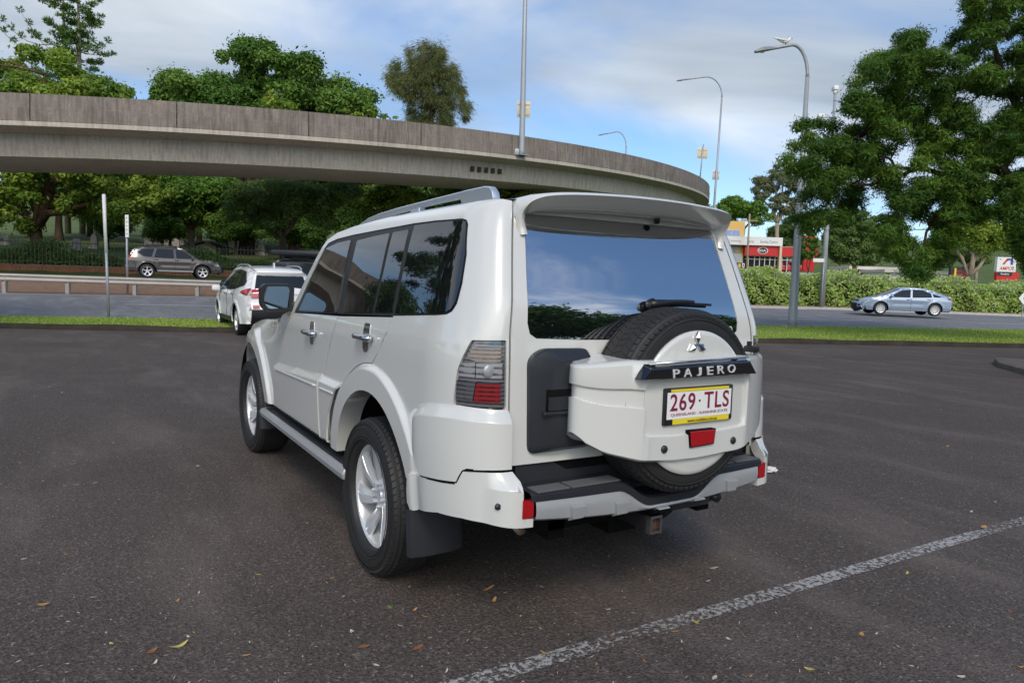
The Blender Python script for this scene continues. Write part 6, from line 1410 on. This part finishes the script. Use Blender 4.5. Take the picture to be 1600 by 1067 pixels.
# -- trees that the car's glass mirrors: left of the frame and behind the photographer -------------
forest([(-48, 18, .95, 1), (-58, 30, 1.1, 2), (-66, 12, 1.1, 3), (-70, 44, 1.2, 4), (-58, -8, 1.1, 5)], tD, 'tree beyond the left edge, mirrored in the side windows of the white wagon', 'trees mirrored in the side glass')
forest([(24, -12, 1.3, 0), (33, -9, 1.0, 1), (29, -3.5, .72, 2), (37, 0, .85, 3), (34, 5, .75, 4), (20, -20, 1.25, 5), (41, -5, 1.0, 6)], tD, 'tree beyond the right edge, mirrored dark in the wagon rear window', 'trees mirrored in the rear glass')
o = copy_tree(rt_over); o.location = P(-13.0, 12.5, 0); o.rotation_euler = (0, 0, 0); o['label'] = 'dark feathery tree left of the frame, its boughs mirrored in the wagon side windows'; o['group'] = ''
del o['group']
# ================================================================== shrubs: hedge on the right, bushes behind the fence
n = 56000; R_ = RNG.uniform(1, 64, n); fd = np.array([farD(r) for r in R_]); top = 2.15+.22*np.sin(R_*.9)+.16*np.sin(R_*2.3+1)+.12*np.sin(R_*5.1)-.25*np.clip((R_-22)/25, 0, 1)
v = RNG.random(n); a = RNG.random(n)*math.pi*.62; depth = 4.6
dd = np.where(v < .55, 3.1+.75*(1-np.sin(a*.8)), 3.1+RNG.random(n)*depth); hz = np.where(v < .55, RNG.random(n)*top, top-.30*RNG.random(n)**2)
lump = .35*np.sin(R_*1.7+hz*1.3)+.25*np.sin(R_*4.3+hz*2.9); dd = np.where(v < .55, dd+lump*.6+.55*(hz/top)**2.5, dd)
C = PV(R_, fd+dd, np.array([terr(r, d) for r, d in zip(R_, fd+3)])+.1+hz); nn = unit(RNG.normal(0, .6, (n, 3))+np.array([-HV[0]*.5, -HV[1]*.5, .7])); u = unit(np.cross(nn, rdir(n)))
mi = (RNG.random(n) < .10+.10*(hz > top*.75)).astype(int); kk = np.where(mi == 1, .55, 1.0)
FLW = leafmat('plumbago_flower', (.45, .50, .62), (.60, .64, .72), (.74, .75, .78), .3)
hd = leafmesh('hedge', C, nn, u, (.085+.05*RNG.random(n))*kk, (.042+.022*RNG.random(n))*np.where(mi == 1, .9, 1), [LH, FLW], None, mi, .2); tag(hd, 'long flowering hedge of pale blue blossom and green leaves along the right-hand road', 'hedge', kind='stuff')
# core so that it is not see-through
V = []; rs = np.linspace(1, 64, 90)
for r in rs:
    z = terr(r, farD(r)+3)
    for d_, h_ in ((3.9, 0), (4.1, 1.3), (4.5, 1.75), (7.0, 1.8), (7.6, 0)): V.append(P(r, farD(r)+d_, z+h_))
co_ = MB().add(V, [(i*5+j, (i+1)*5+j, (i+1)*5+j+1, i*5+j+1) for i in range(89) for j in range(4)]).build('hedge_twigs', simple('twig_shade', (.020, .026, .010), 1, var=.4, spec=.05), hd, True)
n = 22000; R_ = RNG.uniform(-46, -3, n); fd = np.array([wd_(r) for r in R_]); top = 1.0+.5*np.sin(R_*.8)+.3*np.sin(R_*2.1); hz = RNG.random(n)*np.maximum(.35, top); dd = .9+RNG.random(n)*2.6
C = PV(R_, fd+dd, np.array([terr(r, d) for r, d in zip(R_, fd+1)])+.05+hz); nn = unit(RNG.normal(0, .6, (n, 3))+np.array([-HV[0]*.4, -HV[1]*.4, .7]))
sb = leafmesh('undergrowth', C, nn, unit(np.cross(nn, rdir(n))), .13+.07*RNG.random(n), .05+.03*RNG.random(n), [LG], None, None, .2); tag(sb, 'bright undergrowth of low bushes behind the spiked fence', 'bushes', kind='stuff')
# ================================================================== memorial stones and shelter on the slope at left
STN = concrete('headstone', (.34, .32, .29), (.46, .43, .39), (.14, .13, .12), sc=2)
for i, (px, D, h_) in enumerate(((8, 62, .9), (120, 60, 1.0), (148, 63, 1.3), (232, 66, 1.2), (246, 64, .9), (262, 70, 1.4), (275, 68, 1.0), (348, 66, 1.0), (362, 72, 1.5), (376, 68, .9), (395, 74, 1.2), (408, 66, 1.0), (470, 72, 1.2), (486, 66, .8), (284, 76, 1.8), (228, 78, 1.5))):
    r = at(px, 400, D)[0]; t_ = empty('headstone', P(r, D, gz(r, D)), YAW+.3*math.sin(i*2.1), label='pale weathered headstone on the grass slope behind the fence', cat='headstone', group='headstones on the slope')
    MB().box((-.5, -.25, -.2), (.5, .25, .18), bev=.02).build('plinth', STN, t_)
    pr = roundp([(-.34, .18), (-.34, h_*.8), (-.15, h_), (.15, h_), (.34, h_*.8), (.34, .18)], .08); MB().prism(pr, -.08, .08).build('stone', STN, t_)
D = 64; r = at(321, 392, D)[0]; sh_ = empty('shelter', P(r, D, gz(r, D)), YAW, label='small pale gabled shelter beyond the fence behind the grey suv', cat='shed'); hw = 16*D/FPX*1.2; CREAM = simple('cream_board', (.46, .43, .34), .7)
zr = at(321, 378, D)[1]-gz(r, D); ze_ = at(321, 384, D)[1]-gz(r, D)
MB().box((-hw*.8, 0, -.2), (hw*.8, 3, ze_)).build('wall', CREAM, sh_); MB().prism([(-hw*.8, ze_+.003), (hw*.8, ze_+.003), (0, zr-.08)], 0, 3).build('gable', CREAM, sh_)
MB().add([(-hw*1.1, -.4, ze_-.12), (0, -.4, zr), (0, 3.4, zr), (-hw*1.1, 3.4, ze_-.12), (hw*1.1, -.4, ze_-.12), (hw*1.1, 3.4, ze_-.12), (-hw*1.1, -.4, ze_-.04), (0, -.4, zr+.1), (0, 3.4, zr+.1), (-hw*1.1, 3.4, ze_-.04), (hw*1.1, -.4, ze_-.04), (hw*1.1, 3.4, ze_-.04)], [(0, 1, 2, 3), (1, 4, 5, 2), (6, 9, 8, 7), (7, 8, 11, 10), (0, 6, 7, 1), (1, 7, 10, 4), (3, 2, 8, 9), (2, 5, 11, 8)]).build('roof', simple('shelter_roof', (.06, .055, .05), .8), sh_)
# ================================================================== buildings at right
def facade(root, D):
    "returns a box builder in facade px coordinates"
    inv = root.matrix_world
    def bx(x0, y0, x1, y1, d0, d1):
        xm = (x0+x1)/2; ym = (y0+y1)/2
        ra = at(x0, ym, D)[0]-root['_R']; rb = at(x1, ym, D)[0]-root['_R']; za = at(xm, y1, D)[1]-root['_z']; zb = at(xm, y0, D)[1]-root['_z']
        return (ra, d0, za), (rb, d1, zb)
    return bx
def bldg(name, label, px, D, cat='building'):
    r = at(px, 430, D)[0]; z = gz(r, D); o = empty(name, P(r, D, z), YAW, label=label, cat=cat); o['_R'] = r; o['_z'] = z; return o, facade(o, D)
YELW = simple('yellow_render', (.66, .42, .13), .8, var=.05, nscale=1); WHT = simple('white_cladding', (.74, .73, .71), .5, var=.04); REDW = simple('red_cladding', (.52, .018, .016), .45, var=.05); CRM = simple('cream_column', (.62, .52, .36), .7)
INT = simple('showroom_dark', (.02, .021, .024), .3); FR = simple('window_frame_white', (.55, .55, .54), .5)
b1, bx = bldg('car_dealership', 'car dealership with white lettered fascia, red band and yellow upper storey behind the hedge', 1180, 100)
MB().box(*bx(1112, 345, 1163, 432, .30, 9)).build('wall', YELW, b1); MB().box(*bx(1112, 396, 1160, 410, .12, .30)).build('panel_band', simple('grey_panel', (.42, .44, .46), .5), b1)
MB().box(*bx(1112, 410, 1160, 432, .2, .30)).build('undercroft', INT, b1)
PSKY = simple('poster_blue', (.25, .32, .50), .4, var=.6, nscale=1.6); PRED = simple('poster_grey', (.36, .33, .32), .4, var=.5, nscale=1.4)
for (x0, y0, x1, y1, mt) in ((1134, 359, 1157, 369.5, PSKY), (1120, 359, 1132, 369.5, PSKY), (1135, 385, 1156, 394, PRED), (1120, 385, 1133, 394, PRED)):
    f = MB().box(*bx(x0, y0, x1, y1, .16, .29)).build('window', FR, b1); MB().box(*bx(x0+.7, y0+.7, (x0+x1)/2-.4, y1-.7, .12, .159)).build('pane', mt, f); MB().box(*bx((x0+x1)/2+.4, y0+.7, x1-.7, y1-.7, .12, .159)).build('pane', mt, f)
fs = MB().box(*bx(1110, 370.5, 1219, 383.5, -1.0, .10)).build('fascia', WHT, b1)
LETG = simple('fascia_grey_letter', (.22, .22, .23), .5)
for tx, cx_, cy_, w_ in (('Toowong', 1148, 376.6, 18.5), ('Parts', 1173, 377.2, 9.6), ('Service Centre', 1201.5, 378, 27)):
    r, z = at(cx_, cy_, 99); text_mesh('fascia_lettering', tx, w_*99/FPX, .42, (at(cx_, cy_, 99)[0]-b1['_R']*1.0+0, -1.003, z-b1['_z']), (math.radians(90), 0, 0), LETG, fs, .004, .008)
MB().box(*bx(1162, 384, 1214, 400, -.6, .4)).build('red_band', REDW, b1); MB().box(*bx(1217, 386.5, 1241, 401, -.4, .4)).build('red_band', REDW, b1)
MB().box(*bx(1213.4, 384, 1217, 432, -.95, -.35)).build('column', CRM, b1)
MB().box(*bx(1164, 400, 1241, 432, 2.2, 2.6)).build('showroom_back', INT, b1)
for x in (1168.5, 1178, 1186, 1194, 1202, 1210, 1221, 1229, 1238): MB().box(*bx(x-.6, 400, x+.6, 432, -.1, .1)).build('mullion', FR, b1)
MB().box(*bx(1164, 405.2, 1241, 406.2, -.05, .05)).build('transom', FR, b1)
MB().box(*bx(1163, 384, 1242, 386, .4, 12)).build('roof', simple('roof_grey', (.3, .3, .3), .7), b1)
em_ = MB().lathe([(-.02, 0), (-.02, .42), (.0, .42)], 28, 'y').build('emblem', simple('emblem_black', (.03, .01, .01), .4), b1, loc=(bx(1189.5, 391, 1190.5, 392, 0, 0)[0][0], -.61, bx(1189, 391, 1191, 392, 0, 0)[0][2])); em_.scale = (1.55, 1, 1)
tb = MB().lathe([(-.03, .40), (-.045, .43), (-.03, .47), (0, .47)], 28, 'y').build('emblem_ring', WHT, em_)
text_mesh('emblem_letters', 'KIA', .62, .30, (0, -.024, 0), (math.radians(90), 0, 0), WHT, em_, .006, .02)
rc = dict(S4); rc['paint'] = simple('red_car_paint', (.48, .02, .02), .3, 0, .8, .03, 1)
rcar, _, _, _ = make_car('red_hatchback', 'bright red car on show behind the dealership glass', rc); rR = at(1228, 420, 100.9)[0]; place(rcar, rR, 101.1, at(1228, 425.5, 100.9)[1], -90); 
MB().box((-4, -1.2, -.35), (4, 1.3, -.02)).build('show_floor', simple('pale_floor', (.4, .4, .4), .4), b1, loc=(rR-b1['_R'], 1.1, at(1228, 425.5, 100.9)[1]-b1['_z']))
# red pylon, small yellow and white signs
def pylon(name, label, px, y0, y1, w_px, D, mt, cat='sign', th=.4):
    o, bx = bldg(name, label, px, D, cat); a, b = bx(px-w_px/2, y0, px+w_px/2, y1, 0, th); MB().box(a, b, bev=.02).build('panel', mt, o)
    q = MB().box((-.1, th*.3, -.3), (.1, th*.7, a[2]+.0)); q.build('post', STEEL, o); return o, a, b, bx
o, a, b, bx = pylon('red_pylon', 'tall red pylon sign half hidden by the dark tree beyond the lamp post', 1265, 370, 424, 17, 82, REDW)
for yy in (388, 395, 408): MB().box(*bx(1268, yy, 1278, yy+3.5, -.02, .2)).build('red_blade', REDW, o)
o, a, b, bx = pylon('yellow_sign', 'small yellow black sign on a post in front of the dealership', 1155.5, 412, 418, 4, 90, simple('sign_yellow', (.7, .48, .03), .5), 'road sign', .05)
o, a, b, bx = pylon('white_sign', 'small white sign with a red mark in front of the dealership', 1161.5, 411.5, 417.5, 4, 90, WHT, 'road sign', .05); MB().box(*bx(1160.6, 413, 1162.4, 416, -.01, .0)).build('red_mark', REDL, o)
# low pale sheds
for (lab, px, x0, x1, y0, y1, D) in (('long low pale roofed shed beyond the hedge', 1362, 1325, 1404, 417, 436, 92), ('small white cabin right of the long low shed', 1386, 1380, 1406, 421, 438, 86), ('low white building half hidden under the dark tree', 1470, 1448, 1489, 424, 442, 84)):
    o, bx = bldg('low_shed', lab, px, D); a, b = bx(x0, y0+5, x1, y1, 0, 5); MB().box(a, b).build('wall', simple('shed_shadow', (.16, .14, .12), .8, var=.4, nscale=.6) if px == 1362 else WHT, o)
    a, b = bx(x0-1, y0, x1+1, y0+5, -.5, 5.5); MB().box(a, b, bev=.03).build('roof', simple('pale_roof', (.62, .58, .52), .6, var=.1), o)
    if px == 1362:
        for xx in range(1332, 1402, 9): MB().box(*bx(xx, y0+5.3, xx+.8, y1, -.35, -.2)).build('veranda_post', WHT, o)
    else:
        MB().box(*bx(x0+4, y0+7, x0+10, y1-4, -.03, .1)).build('window', INT, o)
# black oval sign
o, a, b, bx = pylon('oval_sign', 'black board sign with a red oval emblem beside the pale trunk', 1500, 417, 437, 30, 80, simple('sign_black', (.022, .022, .024), .5)); RDL = simple('sign_red', (.55, .03, .03), .4)
x_, z_ = (bx(1499, 428.5, 1500, 429.5, 0, 0)[0][0], bx(1499, 428.5, 1500, 429.5, 0, 0)[0][2])
MB().lathe([(-.01, .86), (-.03, .93), (-.01, 1.0), (.0, 1.0), (.0, .86)], 32, 'y').build('emblem_ring', RDL, o, loc=(x_, 0, z_)).scale = (.72, 1, .44)
text_mesh('emblem_letters', 'KIA', .84, .34, (x_, -.012, z_), (math.radians(90), 0, 0), RDL, o, .006, .03)
MB().box(*bx(1490, 419, 1493, 440, -.1, -.02)).build('yellow_pole', simple('sign_yellow', (.7, .48, .03), .5), o)
# fuel brand sign
o, a, b, bx = pylon('fuel_sign', 'white fuel station sign with red and blue strokes above a red board', 1573, 402, 425, 30, 72, WHT)
c0 = lambda x, y: (bx(x, y, x+1, y+.01, 0, 0)[0][0], bx(x, y, x+1, y+.01, 0, 0)[1][2])
def strip_(pts, mt, nm): q = [c0(*p) for p in pts]; MB().prism(q, -.03, .0).build(nm, mt, o)
strip_([(1566, 413), (1569.5, 413), (1577, 404), (1573.5, 404)], RDL, 'red_stroke'); strip_([(1579, 404), (1582.5, 404), (1582.5, 414), (1579, 414)], simple('sign_blue', (.02, .06, .42), .4), 'blue_stroke'); strip_([(1574, 404), (1582, 404), (1582, 406), (1572.6, 406)], MATS['sign_blue'], 'blue_stroke')
x_, z_ = c0(1573, 419.5); text_mesh('sign_lettering', 'AMPOL', 23*72/FPX, .36, (x_, -.012, z_), (math.radians(90), 0, 0), RDL, o, .006, .012, shear=.2)
MB().box(*bx(1557, 426, 1592, 441, .0, .4)).build('red_board', REDW, o); MB().box(*bx(1558.5, 425.6, 1581, 431, -.05, .0)).build('black_strip', MATS['sign_black'], o)
x_, z_ = c0(1569.5, 428.4); text_mesh('strip_lettering', 'foodary', 13*72/FPX, .24, (x_, -.053, z_), (math.radians(90), 0, 0), WHT, o, .003, .01)
# tall camera mast, street name post, keep-right sign at the edge
D = 46; r = at(1284, 480, D)[0]; zg = gz(r, D); rt_, zt_ = at(1305, 142, D); cm = empty('camera_mast', P(r, D, zg), label='tall grey mast with traffic cameras at its top behind the dark tree', cat='mast'); lv = Vector((*(RV*(rt_-r)), 0))
MB().tube([(0, 0, 0), Vector((0, 0, (zt_-zg)*.35))+lv*.35, Vector((0, 0, zt_-zg))+lv], [.18, .15, .07], 12).build('pole', STEEL, cm, True)
tp = lv+Vector((0, 0, zt_-zg)); MB().box((-.16, -.2, 0), (.16, .25, .28), bev=.05).build('camera_box', WHT, cm, loc=tp, rot=(0, 0, YAW), auto=60); MB().lathe([(-.25, 0), (-.22, .09), (-.1, .14), (.0, .14)], 14, 'z').build('dome_camera', WHT, cm, True, loc=tp)
ab = lv*.88+Vector((0, 0, (zt_-zg)*.88)); MB().tube([ab, ab-Vector((*(RV*.75), 0))], .035, 8).build('bracket_arm', STEEL, cm); MB().box((-.2, -.1, -.12), (.2, .1, .12), bev=.03).build('side_camera', WHT, cm, loc=ab-Vector((*(RV*.8), -.08)), rot=(0, 0, YAW), auto=60)
D = 43.6; r = at(1283, 478, D)[0]; sn = empty('street_name_post', P(r, D, gz(r, D)+.1), label='thin grey post with a white street name blade in front of the hedge', cat='road sign'); zz = at(1283, 407, D)[1]-gz(r, D)-.1
MB().tube([(0, 0, 0), (0, 0, zz+.25)], .035, 8).build('post', STEEL, sn, True); MB().box((-17*D/FPX, -.02, zz-.11), (.05, .02, zz+.11), bev=.01).build('name_blade', PWHITE, sn, rot=(0, 0, YAW))
D = 41; r = at(1597, 492, D)[0]; ks = empty('edge_sign', P(r, D, gz(r, D)), label='small white diamond sign on a thin post at the right edge of the road', cat='road sign'); zz = at(1597, 466, D)[1]-gz(r, D)
MB().tube([(0, 0, 0), (0, 0, zz)], .03, 8).build('post', STEEL, ks); MB().prism([(-.30, zz), (0, zz+.36), (.30, zz), (0, zz-.36)], -.03, -.02).build('diamond', PWHITE, ks, rot=(0, 0, YAW)); MB().prism([(-.02, zz-.06), (.14, zz), (-.02, zz+.06)], -.036, -.031).build('arrow', BLK, ks, rot=(0, 0, YAW))
# power pole + wires behind the dealership
D = 97; r = at(1166, 430, D)[0]; pp = empty('power_pole', P(r, D, gz(r, D)), label='wooden power pole with cross arm and wires at the dealership corner', cat='power pole'); zz = at(1166, 334, D)[1]-gz(r, D)
MB().tube([(0, 0, 0), (0, 0, zz)], [.16, .11], 10).build('pole', simple('weathered_wood', (.30, .24, .18), .9, var=.2), pp, True); MB().box((-1.2, -.06, zz-1.0), (1.2, .06, zz-.85)).build('cross_arm', MATS['weathered_wood'], pp, rot=(0, 0, YAW))
for k_, dx in enumerate((-1.0, 0.0, 1.0)):
    st_ = np.array(RV*dx); MB().tube([Vector((*(st_+RV*48*t), zz-.8-3.2*math.sin(math.pi*t)*.5+2*t)) for t in np.linspace(0, 1, 14)], .018, 4).build('wire', BLK, pp)
# ================================================================== things lying on the asphalt
LEAFC = [simple('leaf_tan', (.42, .22, .07), .7, var=.35, nscale=40), simple('leaf_brown', (.24, .10, .035), .7, var=.35, nscale=40), simple('leaf_yellow', (.50, .42, .10), .7, var=.3, nscale=40), simple('leaf_pale', (.55, .48, .36), .7, var=.25, nscale=40), simple('leaf_green', (.10, .22, .03), .7, var=.3, nscale=40)]
def leaf_me(i, L, W_, curl):
    m_ = 9; V = []; F = []
    for k_ in range(m_):
        t = k_/(m_-1); w_ = W_*math.sin(math.pi*min(1, t*.93+.04))**.8*(1-.25*t); y = (t-.5)*L; z = .004+curl*L*(2*t-1)**2+.15*curl*L*math.sin(5*t+i)
        xo = .05*L*math.sin(3*t+i)
        for s_ in (-1, 0, 1): V.append((xo+s_*w_, y, z+abs(s_)*w_*.55*curl*2))
    for k_ in range(m_-1):
        for j in range(2): F.append((k_*3+j, k_*3+j+1, k_*3+j+4, k_*3+j+3))
    return V, F
LP_ = []
for i in range(6):
    V, F = leaf_me(i, 1, (.13, .20, .28, .16, .10, .22)[i], (.12, .2, .08, .14, .16, .05)[i]); LP_.append((V, F))
lmesh = {}
def put_leaf(px, py, L, kind, col, rz, label=None, group='small fallen leaves'):
    key = (kind, col)
    q = gpt(px, py)
    if key not in lmesh:
        o = mk('fallen_leaf', *LP_[kind], LEAFC[col], None, True); lmesh[key] = o.data
    else: o = bpy.data.objects.new('fallen_leaf', lmesh[key]); COL.objects.link(o)
    o.location = (q[0], q[1], .001); o.scale = (L, L, L); o.rotation_euler = (0, 0, rz)
    tag(o, label or {0: 'small tan fallen leaf lying on the car park asphalt', 1: 'small brown fallen leaf lying on the car park asphalt', 2: 'small yellow fallen leaf lying on the car park asphalt', 3: 'small bleached fallen leaf lying on the car park asphalt', 4: 'small green fallen leaf lying on the car park asphalt'}[col], 'leaf', group+' '+('tan', 'brown', 'yellow', 'bleached', 'green')[col] if not label else None)
for px, py, L, k_, c_, rz, lb in ((763, 921, .085, 0, 0, 1.9, 'curled tan leaf behind the big wagon, the longer of two close together'), (772, 939, .05, 1, 0, 2.2, 'short tan leaf just behind the longer curled one'), (582, 888, .045, 2, 0, 2.0, 'tan leaf against the foot of the rear left tyre'), (68, 944, .05, 2, 0, 1.2, 'broad orange tan leaf alone at the lower left'), (237, 1017, .05, 2, 1, 2.0, 'dark orange leaf near the bottom left beside a yellow leaf'), (279, 1009, .075, 3, 2, 1.9, 'long yellow green leaf near the bottom left'), (852, 1020, .05, 3, 0, .6, 'upright tan leaf touching the edge of the white bay line'), (653, 1012, .06, 5, 1, 2.1, 'spread brown leaf left of the bay line at the bottom'), (568, 1010, .055, 5, 1, 1.6, 'hooked brown leaf near the bottom centre left'), (664, 963, .04, 4, 0, .9, 'thin forked tan leaf on the asphalt behind the rear left wheel'), (1537, 824, .075, 2, 0, 1.7, 'crumpled tan leaf on the worn line at the right'), (1418, 896, .05, 0, 2, 2.0, 'curved yellow leaf below the line at the right'), (1346, 991, .04, 2, 0, 1.9, 'tan leaf low on the right side of the asphalt'), (1115, 888, .06, 0, 3, 1.3, 'pale curved leaf right of the tow hitch'), (404, 898, .035, 0, 2, .8, 'yellow leaf left of the rear left wheel on the asphalt'), (310, 728, .04, 2, 3, .5, 'bleached round leaf left of the side step'), (112, 725, .055, 4, 0, 1.7, 'slim tan leaf far left on the asphalt'), (1480, 697, .06, 2, 0, 1.5, 'orange leaf out on the right of the car park')):
    put_leaf(px, py, L, k_, c_, rz, lb)
rg = np.random.default_rng(5)
for i in range(110):
    px = rg.uniform(5, 1595); py = 560+500*rg.random()**.8
    if 380 < px < 1210 and py < 900: continue
    put_leaf(px, py, rg.uniform(.018, .042), int(rg.integers(0, 6)), int(rg.choice([0, 0, 1, 2, 3, 3, 3, 4])), rg.uniform(0, 6.28))
n = 2000; px = rg.uniform(-100, 1700, n); py = 545+620*rg.random(n)**.9; Q = np.array([gpt(a, b) for a, b in zip(px, py)]); U = unit(np.stack([rg.normal(size=n), rg.normal(size=n), rg.normal(0, .15, n)], 1)); Nn = unit(np.stack([rg.normal(0, .25, n), rg.normal(0, .25, n), np.ones(n)], 1)); Nn = unit(Nn-U*(Nn*U).sum(1, keepdims=True))
DEB = leafmat('dry_litter', (.16, .09, .05), (.28, .21, .15), (.45, .40, .33), .1); lt = leafmesh('leaf_litter', np.concatenate([Q, np.full((n, 1), .004)], 1), Nn, U, .004+.009*rg.random(n), .0014+.0014*rg.random(n), [DEB]); tag(lt, 'tiny dry twigs and leaf flecks scattered over the asphalt', 'litter', kind='stuff')
# crumpled paper by the bumper, kerb island at right
V = []; bm = bmesh.new(); bmesh.ops.create_icosphere(bm, subdivisions=3, radius=.045)
for v in bm.verts: v.co *= 1+.35*math.sin(v.co.x*160+v.co.y*90)*math.sin(v.co.z*140+1); v.co.z = v.co.z*.45+.018; v.co.x *= 1.3
me = bpy.data.meshes.new('paper'); bm.to_mesh(me); bm.free(); me.materials.append(simple('paper_white', (.70, .68, .64), .8)); po = bpy.data.objects.new('crumpled_paper', me); COL.objects.link(po); q = gpt(1203, 737); po.location = (q[0], q[1], 0); tag(po, 'crumpled white paper cup on the asphalt right of the rear bumper', 'litter')
a = gpt(1552, 566); b = gpt(1640, 572); c_ = gpt(1650, 600); d_ = gpt(1560, 574)
isl = MB(); poly = roundp([tuple(a), tuple(b), tuple(c_), tuple(d_)], .15); n = len(poly); cx_, cy_ = np.mean([p[0] for p in poly]), np.mean([p[1] for p in poly])
V = [(x, y, -.01) for x, y in poly]+[(x, y, .10) for x, y in poly]+[(cx_+(x-cx_)*.9, cy_+(y-cy_)*.9, .125) for x, y in poly]
isl.add(V, [(i, (i+1) % n, n+(i+1) % n, n+i) for i in range(n)]+[(n+i, n+(i+1) % n, 2*n+(i+1) % n, 2*n+i) for i in range(n)]+[tuple(range(2*n, 3*n))]); tag(isl.build('kerb_island', concrete('island_concrete', (.11, .095, .08), (.16, .14, .12), (.05, .042, .036), sc=3), None, auto=40), 'low concrete kerb island on the car park at the right edge', 'kerb')
